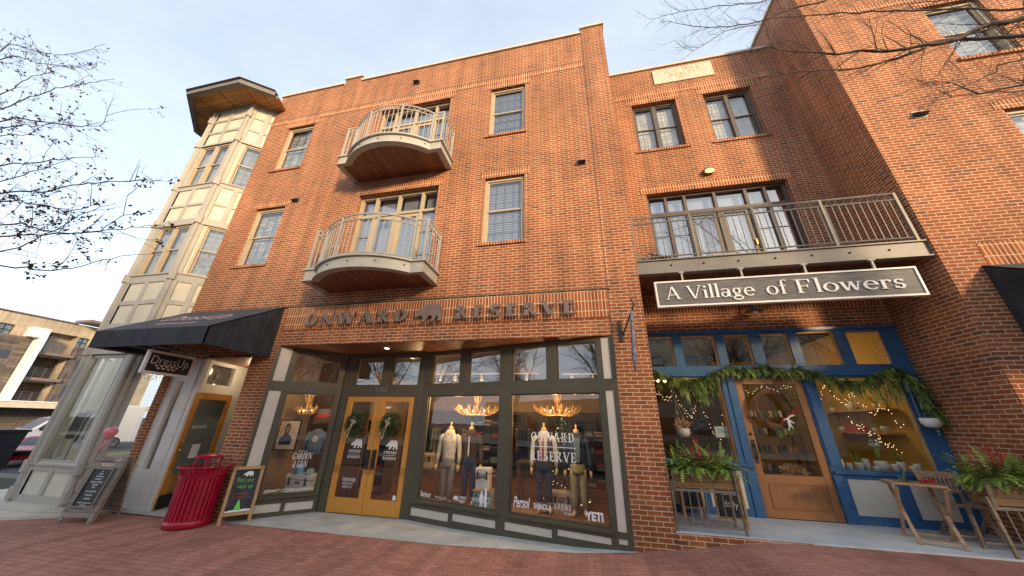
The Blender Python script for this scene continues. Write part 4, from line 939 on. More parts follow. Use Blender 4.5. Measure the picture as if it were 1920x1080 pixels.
for i in range(4):
    for (P_, Q_, z0, z1) in ((B_, C_, 11.98, 12.16),):
        m.face([(*Q_[i], z0), (*Q_[i+1], z0), (*Q_[i+1], z1), (*Q_[i], z1)]); m.face([(*P_[i+1], z0), (*P_[i], z0), (*P_[i], z1), (*P_[i+1], z1)])
        m.face([(*P_[i], z0), (*P_[i+1], z0), (*Q_[i+1], z0), (*Q_[i], z0)]); m.face([(*P_[i+1], z1), (*P_[i], z1), (*Q_[i], z1), (*Q_[i+1], z1)])
m.build('fascia', 'balcony_brown', B4)
m = MB(); c = (-11.8, 8.6, 13.0); D_ = octo(.86)
for i in range(4): m.face([(*D_[i], 12.17), (*D_[i+1], 12.17), c]); m.face([(*D_[i+1], 12.15), (*D_[i], 12.15), (*C_[i], 12.15), (*C_[i+1], 12.15)])
m.build('roof', 'letter_brown', B4)
# tower interior stand-ins: floors so that rooms are closed
m = MB()
for z in (3.6, 4.2, 7.9, 11.9): m.face([(-13.3, 6.8, z), (-12.45, 6.1, z), (-10.9, 6.1, z), (-10.5, 6.42, z), (-10.5, 9.0, z), (-13.3, 9.0, z)])
m.build('floor', 'interior_pale', B4)

# ---- dress shop entrance (part of the main building)
en = MB()
en.box(-10.195, -9.95, 6.40, 6.50, -.15, 3.10); en.box(-9.72, -9.26, 6.40, 6.50, -.15, 3.10); en.box(-9.95, -9.72, 6.40, 6.499, 2.55, 3.10); en.box(-9.95, -9.72, 6.40, 6.498, -.15, .62)
en.box(-9.95, -9.72, 6.395, 6.40, 2.70, 2.80)
FE = Fr(-9.27, 6.42, -.33, 1.16); LE = 1.9    # wall running back along the left of the recess
FEs = Fr(-9.265, 6.40, -.33, 1.16); Ls = 1.72
wall(en, FEs, 0, Ls, -.15, 3.10, [(.03, 1.22, -.15, 2.30), (.22, 1.05, 2.52, 3.0)], depth=.10)
en.box(-9.9, -7.78, 8.05, 8.15, -.15, .3); en.box(-9.9, -7.78, 8.05, 8.15, 2.3, 3.1); en.box(-8.0, -7.78, 6.64, 8.05, -.15, 3.1)
EN = en.build('entrance', 'white', B1)
m = MB(); m.face([(-9.95, 6.45, .62), (-9.72, 6.45, .62), (-9.72, 6.45, 2.55), (-9.95, 6.45, 2.55)]); m.face([(-9.9, 8.1, .3), (-8.0, 8.1, .3), (-8.0, 8.1, 2.3), (-9.9, 8.1, 2.3)])
m.face([FEs.P(.22, -.05, 2.52), FEs.P(1.05, -.05, 2.52), FEs.P(1.05, -.05, 3.0), FEs.P(.22, -.05, 3.0)]); m.build('pane', 'glass', EN)
m = MB(); m.face([(-10.2, 6.3, 3.09), (-10.2, 8.2, 3.09), (-7.75, 8.2, 3.09), (-7.75, 6.3, 3.09)]); m.build('soffit', 'soffit_wood', EN)
m = MB(); a0, a1 = .04, 1.20
for (p, q_, r_, s_) in ((a0, a0+.12, -.14, 2.28), (a1-.12, a1, -.14, 2.28), (a0+.12, a1-.12, 2.15, 2.28), (a0+.12, a1-.12, .14, .50)): m.fbox(FEs, p, q_, .005, .05, r_, s_)
DE = m.build('door', 'door_orange', EN)
m = MB(); m.fbox(FEs, a0+.01, a1-.01, .051, .056, -.13, .13); m.build('kick_plate', 'black', DE)
m = MB(); m.fbox(FEs, a0+.12, a1-.12, .012, .04, -.14, .138); m.build('bottom_rail', 'door_orange', DE)
m = MB(); m.face([FEs.P(a0+.12, .028, .5), FEs.P(a1-.12, .028, .5), FEs.P(a1-.12, .028, 2.15), FEs.P(a0+.12, .028, 2.15)]); dpn = m.build('pane', 'glass', DE)
sans('window_lettering', 'dressup', FEs.P(a0+.22, .033, 1.45), FEs.U(), Vector((0, 0, 1)), .42, .12, 'decal_white', dpn, mirror=True)
m = MB(); m.fbox(FEs, a0+.42, a0+.66, .033, .035, .82, 1.12); m.build('notice', 'decal_white', dpn)
m = MB(); m.fbox(FEs, a0+.03, a0+.09, .051, .058, .85, 1.15); m.ball(FEs.P(a0+.06, .08, 1.02), .03, 6); m.ball(FEs.P(a0+.06, .065, 1.22), .02, 6); m.build('handle', 'brass', DE)
# pendant lamps in the entrance room behind the transom
t = thing('pendant_lamp', 'cluster of dark pendant sockets with glowing bulbs behind the entrance transom', 'lamp', (-9.75, 7.3, 3.0))
c0 = Vector((-9.75, 7.15, 3.05)); m = MB(); b = MB()
for k, (dx, dy, dz) in enumerate(((-.12, -.30, -.42), (-.05, .0, -.40), (.15, .2, -.2), (.1, -.1, -.25), (-.25, .1, -.25))):
    e = c0+Vector((dx, dy, dz)); m.tube([c0, c0+Vector((dx*.6, dy*.6, -.05)), e], .006, 4); m.tube([e, e-Vector((0, 0, .09))], .03, 6)
    if k < 2: b.ball(e-Vector((0, 0, .11)), .032, 6)
m.build('socket', 'letter_brown', t); b.build('bulb', 'bulb', t)

# ---- awnings
def awning(x0, x1, label, lit, cap=True):
    t = thing('awning', label, 'awning', ((x0+x1)/2, 6.2, 3.7), 'dark canvas awnings')
    zt, zf, zb = 4.335, 3.43, 3.07; yf = 4.80; yw = 6.275
    def slab(mb, pts, th):
        n = (Vector(pts[1])-Vector(pts[0])).cross(Vector(pts[2])-Vector(pts[0])).normalized()*th
        a = [Vector(p) for p in pts]; b = [p-n for p in a]; mb.face(a); mb.face(b[::-1])
        for i in range(len(a)): j = (i+1) % len(a); mb.face([b[i], b[j], a[j], a[i]])
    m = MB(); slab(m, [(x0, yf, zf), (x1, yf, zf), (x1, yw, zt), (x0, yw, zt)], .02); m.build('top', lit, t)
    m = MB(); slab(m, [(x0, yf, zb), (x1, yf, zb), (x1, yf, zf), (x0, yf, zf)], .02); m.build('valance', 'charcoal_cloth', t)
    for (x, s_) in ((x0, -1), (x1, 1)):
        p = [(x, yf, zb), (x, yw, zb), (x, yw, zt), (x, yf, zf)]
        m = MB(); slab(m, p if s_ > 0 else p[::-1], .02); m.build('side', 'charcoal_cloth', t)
    m = MB()
    for x in [x0+.03+(x1-x0-.06)*i/3 for i in range(4)]:
        m.bar((x, yf+.04, zb+.02), (x, yw, zb+.02), .03, .03); m.bar((x, yf+.04, zf-.05), (x, yw, zt-.06), .03, .03)
    m.bar((x0+.03, yf+.04, zb+.02), (x1-.03, yf+.04, zb+.02), .03, .03); m.build('frame', 'metal_grey', t)
    return t
AW = awning(-10.37, -7.23, 'dark canvas awning with pale script over the dress shop entrance', 'charcoal_cloth_lit')
AU = Vector((1, 0, 0)); AV = Vector((0, 6.275-4.80, 4.335-3.43)).normalized(); AN = AU.cross(AV)
sans('lettering', 'DressUp', Vector((-9.75, 4.80, 3.43))+AV*.55+AN*.004, AU, AV, 1.9, .62, 'pinkish', AW, thin=-.012)
m = MB()
for i in range(9):
    a = Vector((-9.2+.13*i, 4.80, 3.43))+AV*.30+AN*.004; m.face([a, a+AV*.10+AU*-.06, a+AV*.10+AU*.06][::-1])
m.build('triangle_trim', 'pinkish', AW)
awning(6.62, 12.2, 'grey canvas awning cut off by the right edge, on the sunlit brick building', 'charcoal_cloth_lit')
# projecting sign of the dress shop, hung across the pavement under the awning
t = thing('hanging_sign', 'dark hanging sign with thin white script and pink triangles under the left awning', 'sign', (-8.86, 5.4, 2.8))
FH = Fr(-8.80, 4.95, -.115, .98); LH = .97
m = MB(); m.fbox(FH, .05, LH-.05, -.02, -.0, 2.60, 2.97); m.fbox(FH, .05, LH-.05, -.045, -.025, 2.60, 2.97); m.build('board', 'signbrown', t)
m = MB()
for (p, q_, r_, s_) in ((0, LH, 2.97, 3.02), (0, LH, 2.55, 2.60), (0, .05, 2.60, 2.97), (LH-.05, LH, 2.60, 2.97)): m.fbox(FH, p, q_, -.05, .012, r_, s_)
m.build('border', 'white', t)
m = MB(); m.fbox(FH, .05, .08, -.035, -.015, 3.02, 3.09); m.fbox(FH, LH-.08, LH-.05, -.035, -.015, 3.02, 3.09); m.build('hanger', 'metal_grey', t)
sans('lettering', 'DressUp', FH.P(.11, .003, 2.70), FH.U(), Vector((0, 0, 1)), .75, .22, 'letter_white', t, thin=-.018)
m = MB()
for r in range(2):
    for i in range(5-r):
        a = FH.P(.24+.10*i+.05*r, .004, 2.70-.05*r); m.face([a, a+Vector((0, 0, .04))+FH.U()*-.045, a+Vector((0, 0, .04))+FH.U()*.045][::-1])
m.build('triangle_trim', 'pinkish', t)
m = MB(); m.bar((-8.82, 4.9, 3.10), (-8.95, 6.2, 3.10), .03, .05); m.build('bracket', 'metal_grey', t)
# ---------------------------------------------------------------- street furniture and things on the pavement
def foliage(mb, c, rad, n, L, w, droop=.3, out=None, m=0, mats=1):
    """sprays of small leaf blades round c inside ellipsoid rad"""
    c = Vector(c)
    for i in range(n):
        while True:
            p = Vector((random.uniform(-1, 1), random.uniform(-1, 1), random.uniform(-1, 1)))
            if p.length < 1: break
        q = c+Vector((p.x*rad[0], p.y*rad[1], p.z*rad[2])); d = (p+Vector((random.gauss(0, .35), random.gauss(0, .35), random.gauss(0, .35)-droop)))
        if out: d += Vector(out)
        d = d.normalized(); l = L*random.uniform(.6, 1.3); a = d.cross(Vector((random.gauss(0, 1), random.gauss(0, 1), random.gauss(0, 1)))).normalized()*w*random.uniform(.6, 1.2)
        mb.face([q, q+d*l*.5+a, q+d*l, q+d*l*.5-a], random.randrange(mats) if mats > 1 else m)
def frond(mb, p, d, L, w, n=9, m=0, sag=.5):
    """cedar frond: a bent rachis with short side blades"""
    p = Vector(p); d = Vector(d).normalized(); q = p.copy(); side = d.cross(Vector((0, 0, 1)))
    side = side.normalized() if side.length > .1 else Vector((1, 0, 0))
    for i in range(n):
        f = i/n; step = L/n; q2 = q+d*step; ww = w*(1-f*.75)
        for s_ in (-1, 1):
            e = q+(side*s_*ww+d*ww*.9+Vector((0, 0, random.uniform(-.25, .1)*ww)))
            b = (q2-q)*.5
            mb.face([q, q+b, e+b*.3, e-b*.1], m)
        mb.face([q-side*.003, q2-side*.002, q2+side*.002, q+side*.003], m)
        q = q2; d = (d+Vector((0, 0, -sag/n))).normalized()
# litter bin
t = thing('litter_bin', 'dark red slatted steel litter bin with flared rim and domed lid on the brick pavement', 'bin', (-7.52, 5.92, -.15))
c = (-7.52, 5.92, -.15)
m = MB(); m.lathe([(.345, .0), (.36, .01), (.365, .09), (.345, .11)], c, 32); m.lathe([(.30, .02), (.30, .10)], c, 32); m.build('base', 'red_paint', t, True)
m = MB()
for i in range(30):
    a = 2*PI*i/30; ca, sa = math.cos(a), math.sin(a); tn = Vector((-sa, ca, 0))
    pr = [(.34, .08), (.345, .40), (.345, .72), (.35, .84), (.385, .93), (.425, .985)]
    for (r0, z0), (r1, z1) in zip(pr, pr[1:]):
        p = Vector((c[0]+ca*r0, c[1]+sa*r0, c[2]+z0)); q = Vector((c[0]+ca*r1, c[1]+sa*r1, c[2]+z1)); w_ = .026 if z0 < .8 else .018; o_ = Vector((ca, sa, 0))*.008
        m.hexa([p-tn*w_-o_, p+tn*w_-o_, p+tn*w_+o_, p-tn*w_+o_, q-tn*w_-o_, q+tn*w_-o_, q+tn*w_+o_, q-tn*w_+o_])
m.build('slats', 'red_paint', t)
m = MB(); m.lathe([(.315, .06), (.315, .80)], c, 32); m.build('liner', 'red_paint', t, True)
m = MB(); m.tube([(c[0]+.43*math.cos(2*PI*i/32), c[1]+.43*math.sin(2*PI*i/32), c[2]+.985) for i in range(33)], .014, 6, cap=False); m.tube([(c[0]+.352*math.cos(2*PI*i/32), c[1]+.352*math.sin(2*PI*i/32), c[2]+.80) for i in range(33)], .012, 6, cap=False); m.build('rim', 'red_paint', t, True)
m = MB(); m.lathe([(.38, .82), (.27, .90), (.20, .93)], c, 28); m.lathe([(.235, 1.13), (.24, 1.145), (.20, 1.175), (.10, 1.20), (.001, 1.205)], c, 28); m.lathe([(.235, 1.13), (.001, 1.13)], c, 28)
for i in range(4):
    a = PI/4+PI/2*i; m.bar((c[0]+.2*math.cos(a), c[1]+.2*math.sin(a), c[2]+.9), (c[0]+.2*math.cos(a), c[1]+.2*math.sin(a), c[2]+1.14), .05, .012)
m.build('lid', 'red_paint', t)
# A-boards
def aboard(name, label, L, R, up, back, thick=.03, fm='light_wood', bm='chalk', bw=.055, foot=.14, gapz=None):
    """L,R feet of the front leaf; `up` height; `back` = lean vector; returns thing and front frame"""
    L = Vector(L); R = Vector(R); U = (R-L).normalized(); W_ = (R-L).length; B = Vector(back); V = (B+Vector((0, 0, up))).normalized(); H = (B+Vector((0, 0, up))).length; N = U.cross(V)
    t = thing(name, label, 'chalkboard sign', tuple((L+R)/2+B))
    def bx(mb, a0, a1, h0, h1, d0, d1, L=L, V=V, N=N):
        P = lambda a, d, h: L+U*a+V*h+N*d
        mb.hexa([P(a0, d0, h0), P(a1, d0, h0), P(a1, d1, h0), P(a0, d1, h0), P(a0, d0, h1), P(a1, d0, h1), P(a1, d1, h1), P(a0, d1, h1)])
    m = MB(); bx(m, 0, bw, 0, H, -thick, 0); bx(m, W_-bw, W_, 0, H, -thick, 0); bx(m, bw, W_-bw, H-bw, H, -thick, -.002); bx(m, bw, W_-bw, foot, foot+bw, -thick, -.002)
    m.build('front_frame', fm, t)
    m = MB(); bx(m, bw, W_-bw, foot+bw, H-bw, -thick*.7, -thick*.4); bd_ = m.build('board', bm, t)
    L2 = L+B*2; V2 = (-B+Vector((0, 0, up))).normalized(); N2 = U.cross(V2)
    m = MB(); bx(m, 0, bw, 0, H-.01, 0, thick, L2, V2, N2); bx(m, W_-bw, W_, 0, H-.01, 0, thick, L2, V2, N2); bx(m, bw, W_-bw, foot, foot+bw, .002, thick, L2, V2, N2); m.build('rear_frame', fm, t)
    m = MB(); bx(m, bw, W_-bw, foot+bw, H-bw, thick*.4, thick*.7, L2, V2, N2); m.build('board', bm, t)
    return t, bd_, L, U, V, N, W_, H
zg = gz(-6.8, 6.1)
t, bd_, L, U, V, N, Wb, Hb = aboard('chalkboard_sign', 'pale wood A-board with chalked bear and green writing, beside the litter bin', (-6.95, 6.02, zg), (-6.62, 6.42, zg), .97, (-.13, .11, 0))
O = L+N*(-.010)
def onb(a, h): return O+U*a+V*h
sans('chalk_writing', 'Pick your', onb(.12, .68), U, V, .28, .10, 'green_chalk', bd_, thin=-.012); sans('chalk_writing', 'vest up', onb(.15, .57), U, V, .25, .085, 'green_chalk', bd_, thin=-.012)
sans('chalk_writing', 'ONWARD\nRESERVE', onb(.11, .42), U, V, .26, .11, 'red_chalk', bd_, thin=-.015)
m = MB(); m.prism(bear_poly(.17, .10), onb(.19, .80), U, V, N, .001); m.prism([(0, 0), (.40, 0), (.40, .035), (.3, .04), (.2, .03), (.1, .035), (0, .02)], onb(.058, .20), U, V, N, .001)
for i in range(34):
    q = onb(random.uniform(.07, .44), random.uniform(.25, .88)); m.face([q, q+U*.005, q+U*.005+V*.005, q+V*.005])
m.build('chalk_drawing', 'letter_white', bd_)
m = MB(); m.prism([(-.06, 0), (.06, 0), (.03, .05), (.045, .05), (.018, .10), (.028, .10), (0, .17), (-.028, .10), (-.018, .10), (-.045, .05), (-.03, .05)], onb(.24, .24), U, V, N, .0014); m.build('chalk_drawing', 'green_chalk', bd_)
# grey plank A-board of the dress shop
t = thing('plank_sign', 'weathered grey plank A-board with a framed black letter board and pink balloon tied to it', 'sandwich board', (-9.75, 5.75, -.16))
zg = -.165; L = Vector((-9.98, 5.40, zg)); R = Vector((-9.26, 5.50, zg)); U = (R-L).normalized(); Wb = (R-L).length; B = Vector((-.20, .28, 0)); V = (B+Vector((0, 0, 1.14))).normalized(); Hb = (B+Vector((0, 0, 1.14))).length; N = U.cross(V)
def bx(mb, a0, a1, h0, h1, d0, d1, L=L, V=V, N=N, m=0):
    P = lambda a, d, h: L+U*a+V*h+N*d
    mb.hexa([P(a0, d0, h0), P(a1, d0, h0), P(a1, d1, h0), P(a0, d1, h0), P(a0, d0, h1), P(a1, d0, h1), P(a1, d1, h1), P(a0, d1, h1)], m)
m = MB()
for i in range(10):
    h0 = .09+i*.106; j = random.uniform(-.006, .006); bx(m, j, Wb+j*.5, h0, h0+.098, -.02, 0)
bx(m, 0, .10, 0, .09, -.02, 0); bx(m, Wb-.10, Wb, 0, .09, -.02, 0); m.build('front_planks', 'grey_wood', t)
L2 = L+B*2+Vector((.1, .02, 0)); V2 = (-B+Vector((0, 0, 1.14))).normalized(); N2 = U.cross(V2)
m = MB()
for i in range(10): bx(m, 0, Wb, .09+i*.106, .187+i*.106, 0, .02, L2, V2, N2)
m.build('rear_planks', 'grey_wood', t)
m = MB(); bx(m, Wb-.05, Wb-.001, 0, Hb-.03, -.055, -.021); bx(m, 0.001, .05, 0, Hb-.03, -.055, -.021); bx(m, Wb-.05, Wb, -.03, Hb-.04, -.03, -.001, L2, V2, N2); bx(m, 0, .05, -.03, Hb-.04, -.03, -.001, L2, V2, N2); m.build('leg', 'teak', t)
m = MB(); bx(m, .12, .60, .24, .27, .001, .035); bx(m, .12, .60, .90, .93, .001, .035); bx(m, .12, .15, .27, .90, .001, .034); bx(m, .57, .60, .27, .90, .001, .034); m.build('frame', 'grey_wood', t)
m = MB(); bx(m, .15, .57, .27, .90, .001, .012); fb = m.build('letter_board', 'black', t)
O = L+N*.0135
for k, (txt, wd) in enumerate((('A', .04), ('NEW', .08), ('ARRIVALS', .17), ('HOLIDAY', .15), ('PARTY STYLES', .25), ('STORE', .12), ('20%', .07), ('SO ARE OUR', .22), ('HOLIDAY', .16), ('GOWNS!', .14), ('shopdressup.com', .30), ('EST. 09', .12))):
    h = .85-[0, .045, .09, .135, .19, .235, .28, .35, .41, .47, .54, .585][k]; sans('letters', txt, O+U*(.36-wd/2+.0)+V*h, U, V, wd, .026, 'letter_white', fb, thin=.01)
sans('painted_name', 'Dress', L+N*.002+U*.20+V*1.03, U, V, .26, .09, 'black', t, shear=.2, thin=-.01); sans('painted_name', 'Up', L+N*.003+U*.47+V*1.02, U, V, .15, .11, 'pinkish', t, shear=.3)
m = MB()
for r in range(2):
    for i in range(5-r):
        a = L+N*.003+U*(.24+.06*i+.03*r)+V*(.985-.032*r); m.face([a, a+V*.028+U*-.026, a+V*.028+U*.026][::-1])
m.build('triangle_trim', 'pinkish', t)
m = MB()
for i in range(12):
    f = i/11; p = L2+U*(Wb+.01)+V2*(Hb*(1-f)*.95); m.ball(p, .007, 4)
m.build('bead_string', 'letter_white', t)
# balloon
t = thing('balloon', 'pink balloon with a long tail floating above the plank sign', 'balloon', (-10.2, 5.72, 1.24))
m = MB(); m.lathe([(.001, -.135), (.02, -.125), (.07, -.075), (.108, -.01), (.112, .045), (.088, .095), (.045, .122), (.001, .13)], (-10.2, 5.72, 1.37), 18); m.build('envelope', 'pink_rubber', t, True)
m = MB(); m.tube([(-10.2, 5.72, 1.235), (-10.205, 5.71, 1.18), (-10.22, 5.70, 1.10), (-10.24, 5.69, 1.03)], [.012, .022, .034, .020], 6); m.build('tail', 'pink_rubber', t, True)

# planter stands in front of the flower shop
def planter(name, label, F, x0, x1, d0, zb, zt, zground, seed, side):
    """wooden box on a barred stand; F frame, d0 = depth behind front"""
    random.seed(seed)
    P0 = F.P((x0+x1)/2, -d0/2, zground); t = thing(name, label, 'planter', tuple(P0), 'wooden planter boxes on barred stands')
    m = MB(); th = .022
    m.fbox(F, x0, x1, -th, 0, zb, zt); m.fbox(F, x0, x1, -d0, -d0+th, zb, zt); m.fbox(F, x0, x0+th, -d0+th, -th, zb, zt); m.fbox(F, x1-th, x1, -d0+th, -th, zb, zt); m.fbox(F, x0+th, x1-th, -d0+th, -th, zb+.001, zb+.02)
    m.build('box', 'planter_wood', t)
    m = MB(); m.fbox(F, x0+th, x1-th, -d0+th, -th, zt-.05, zt-.03); m.build('soil', 'bark_dark', t)
    for x in (x0-.04, x1+.0): m = MB(); m.fbox(F, x, x+.045, .001, .03, zb-.02, zt+.01); m.build('corner_batten', 'grey_wood', t)
    for x in (x0-.06, x1+.02):
        for d in (.0, -d0): m = MB(); m.bar(F.P(x+(.0 if d else -.0), d+(.04 if d == 0 else -.02), zground), F.P(x, d, zb+.10), .035, .035); m.build('leg', 'grey_wood', t)
    m = MB(); m.fbox(F, x0-.05, x1+.03, -.012, .012, zb-.05, zb-.015); m.fbox(F, x0-.05, x1+.03, .015, .039, zground+.06, zground+.09); m.fbox(F, x0-.05, x1+.03, -d0-.01, -d0+.014, zground+.06, zground+.09); m.fbox(F, x0-.05, x1+.03, -d0-.01, -d0+.014, zb-.05, zb-.015)
    n = int((x1-x0)/.12)
    for i in range(1, n+1):
        x = x0-.05+(x1-x0+.08)*i/(n+1); m.tube([F.P(x, .026, zground+.07), F.P(x, 0, zb-.03)], .008, 5)
    m.build('bars', 'balcony_brown', t)
    # greenery
    g = MB()
    for i in range(300):
        a = random.uniform(0, 2*PI); s0 = F.P(random.uniform(x0+.02, x1-.02), random.uniform(-d0+.02, -.02), zt-.03)
        dr = Vector((math.cos(a)*.9, math.sin(a)*.6-.35, random.uniform(.35, 1.7))); frond(g, s0, dr, random.uniform(.24, .50), .06, 11, random.choice((0, 1, 1)), sag=random.uniform(.9, 2.0))
    for i in range(34):
        s0 = F.P(random.uniform(x0, x1), random.uniform(-.06, 0), zt-.01); frond(g, s0, Vector((random.uniform(-.9, .9)+side*.5, -.8, random.uniform(.4, 1.0))), random.uniform(.22, .36), .06, 11, random.choice((0, 1, 1)), sag=1.9)
    for sgn in (-1, 1):
        for i in range(30):
            s0 = F.P(x0+.08 if sgn < 0 else x1-.08, random.uniform(-d0+.1, -.02), zt); frond(g, s0, Vector((sgn, -.5*random.random(), .75-random.random()*.8)), random.uniform(.26, .40 if sgn < 0 else .52), .06, 12, 1 if sgn == side and random.random() < .7 else random.choice((0, 1)), sag=1.3)
    g.build('greenery', ['cedar', 'cedar_bright'], t)
    g = MB()
    for i in range(7):
        s0 = F.P(random.gauss((x0+x1)/2, .13), random.uniform(-d0+.1, -.08), zt); e = s0+Vector((random.uniform(-.12, .12), random.uniform(-.1, .08), random.uniform(.26, .46)))
        g.tube([s0, (s0+e)/2+Vector((random.uniform(-.03, .03), 0, .02)), e], .004, 4)
        for k in range(7):
            f = random.uniform(.5, 1); g.ball(s0.lerp(e, f)+Vector((random.uniform(-.025, .025), random.uniform(-.025, .025), random.uniform(-.02, .03))), .008, 4)
    g.build('berries', 'berry', t)
    g = MB()
    for i in range(3):
        cc = F.P(x0+(x1-x0)*(.3+.25*i), -.12, zt+.12); foliage(g, cc, (.10, .10, .10), 130, .05, .012, -.3)
    g.build('grey_sprigs', 'grapevine', t)
    return t
planter('planter_box', 'wooden planter of bright green fronds and red berries standing against the brick pillar', Fr(0, 6.36), 1.34, 2.20, .34, .87, 1.13, .30, 3, 1)
planter('planter_box', 'wooden planter with red berry twigs at the right edge of the flower shop landing', Fr(0, 6.34), 5.32, 6.02, .32, .87, 1.17, .30, 5, -1)
# folding A-boards behind the first planter
t, bd_, L, U, V, N, Wb, Hb = aboard('chalkboard_sign', 'small orange-framed chalkboard with white writing standing behind the planter bars', (2.02, 6.83, .30), (2.42, 6.70, .30), .72, (.05, .16, 0), bw=.03, foot=.10, fm='light_wood')
O = L+N*(-.010)
sans('chalk_writing', 'small\nvases', O+U*.09+V*.44, U, V, .22, .18, 'letter_white', bd_, thin=-.012); sans('chalk_writing', 'daily', O+U*.12+V*.24, U, V, .2, .12, 'letter_white', bd_, thin=-.012)
aboard('chalkboard_sign', 'dark blank chalkboard easel turned away, left of the written one behind the planter', (1.62, 7.25, .30), (2.0, 7.35, .30), .78, (.0, .14, 0), bw=.03, foot=.12, fm='light_wood')
# folding table and chair
t = thing('folding_table', 'small slatted teak folding table with a sprig of greenery on it, outside the flower shop', 'table', (4.78, 6.75, .30))
ta = math.radians(-22); TU = Vector((math.cos(ta), math.sin(ta), 0)); TV = Vector((-math.sin(ta), math.cos(ta), 0)); TC = Vector((4.80, 6.78, 0))
def TP(a, b, z): return TC+TU*a+TV*b+Vector((0, 0, z))
m = MB()
for i in range(8):
    b0 = -.27+i*.068; m.hexa([TP(-.28, b0, 1.03), TP(.28, b0, 1.03), TP(.28, b0+.058, 1.03), TP(-.28, b0+.058, 1.03), TP(-.28, b0, 1.05), TP(.28, b0, 1.05), TP(.28, b0+.058, 1.05), TP(-.28, b0+.058, 1.05)])
m.bar(TP(-.28, -.25, 1.015), TP(-.28, .25, 1.015), .03, .03); m.bar(TP(.28, -.25, 1.015), TP(.28, .25, 1.015), .03, .03); m.build('tabletop', 'teak', t)
for s_ in (-.24, .24):
    m = MB(); m.bar(TP(s_, -.25, 1.0), TP(s_, .25, .30), .04, .022); m.build('leg', 'teak', t)
    m = MB(); m.bar(TP(s_*.88, .25, 1.0), TP(s_*.88, -.25, .30), .04, .022); m.build('leg', 'teak', t)
m = MB(); m.bar(TP(-.24, .21, .36), TP(.24, .21, .36), .035, .02); m.bar(TP(-.21, -.21, .36), TP(.21, -.21, .36), .05, .02); m.build('stretcher', 'teak', t)
t = thing('evergreen_sprig', 'sprig of greenery and red berries lying on the folding table', 'sprig', tuple(TP(0, 0, 1.05)))
m = MB()
for i in range(22): frond(m, TP(random.uniform(-.22, .15), random.uniform(-.12, .1), 1.055), Vector((random.uniform(-.5, 1), random.uniform(-.5, .3), .18)), random.uniform(.1, .2), .03, 6, 0, .5)
m.build('leaves', 'cedar', t); m = MB()
for i in range(26): m.ball(TP(random.uniform(.08, .24), random.uniform(-.12, .08), 1.07+random.uniform(0, .05)), .012, 4)
m.build('berries', 'berry', t)
t = thing('folding_chair', 'slatted teak folding chair behind the small table, against the blue shopfront', 'chair', (5.55, 7.2, .30))
ca = math.radians(-14); CU = Vector((math.cos(ca), math.sin(ca), 0)); CV = Vector((-math.sin(ca), math.cos(ca), 0)); CC = Vector((5.52, 7.12, .30))
def CP_(a, b, z): return CC+CU*a+CV*b+Vector((0, 0, z))
m = MB()
for i in range(7): m.bar(CP_(-.21, -.20+i*.062, .45-.004*i), CP_(.21, -.20+i*.062, .45-.004*i), .05, .018)
m.build('seat', 'teak', t)
m = MB(); m.bar(CP_(-.21, .26, .82), CP_(.21, .26, .82), .03, .09); m.bar(CP_(-.21, .235, .60), CP_(.21, .235, .60), .025, .05)
for i in range(8): m.bar(CP_(-.17+.0486*i, .238, .61), CP_(-.17+.0486*i, .258, .80), .028, .014)
m.build('backrest', 'teak', t)
for s_ in (-.23, .23):
    m = MB(); m.bar(CP_(s_, -.20, .0), CP_(s_, .27, .88), .05, .028); m.build('leg', 'teak', t)
    m = MB(); m.bar(CP_(s_*.88, .26, .0), CP_(s_*.88, -.20, .44), .04, .022); m.build('leg', 'teak', t)
m = MB(); m.bar(CP_(-.21, -.17, .07), CP_(.21, -.17, .07), .03, .018); m.bar(CP_(-.2, .23, .07), CP_(.2, .23, .07), .03, .018); m.build('stretcher', 'teak', t)

# garland
t = thing('garland', 'cedar garland swagged across the blue shopfront and falling down its right corner', 'garland', (3.7, 7.48, 2.7))
gp = [(1.30, 2.90), (1.47, 2.84), (1.75, 2.70), (2.14, 2.62), (2.45, 2.66), (2.67, 2.78), (2.9, 2.88), (3.15, 2.86), (3.35, 2.84), (3.57, 2.92), (3.75, 2.86), (4.0, 2.80), (4.2, 2.86), (4.4, 2.80), (4.68, 2.64), (4.95, 2.58), (5.2, 2.62), (5.45, 2.74), (5.68, 2.86), (5.85, 2.80), (5.94, 2.6), (5.98, 2.4), (6.0, 2.2), (6.02, 2.02)]
m = MB(); m.tube([(x, 7.50, z) for x, z in gp], .012, 5); m.build('rope', 'grapevine', t)
g = MB()
for (xa, za), (xb, zb_) in zip(gp, gp[1:]):
    n = int(math.dist((xa, za), (xb, zb_))/.0052)
    for i in range(n):
        f = random.random(); p = Vector((xa+(xb-xa)*f, 7.50+random.uniform(-.03, .02), za+(zb_-za)*f+.02))
        frond(g, p, Vector((random.uniform(-.5, .5), random.uniform(-.8, -.0), random.uniform(-1.2, .35))), random.uniform(.13, .27)*(1.5 if xa > 5.7 else 1), .042, 8, random.choice((0, 0, 0, 1)), 1.0)
for x, n, lg in ((2.05, 26, .33), (2.35, 40, .42), (2.62, 30, .30), (1.6, 14, .2), (5.0, 20, .34), (5.35, 20, .38), (4.7, 16, .25), (5.6, 22, .36)):
    for i in range(n): frond(g, (x+random.uniform(-.10, .10), 7.49+random.uniform(-.02, .02), 2.64+random.uniform(-.08, .08)), Vector((random.uniform(-.25, .25), random.uniform(-.2, 0), -1)), lg*random.uniform(.7, 1.25), .04, 10, random.choice((0, 0, 1)), .4)
g.build('fronds', ['cedar', 'cedar_bright'], t)
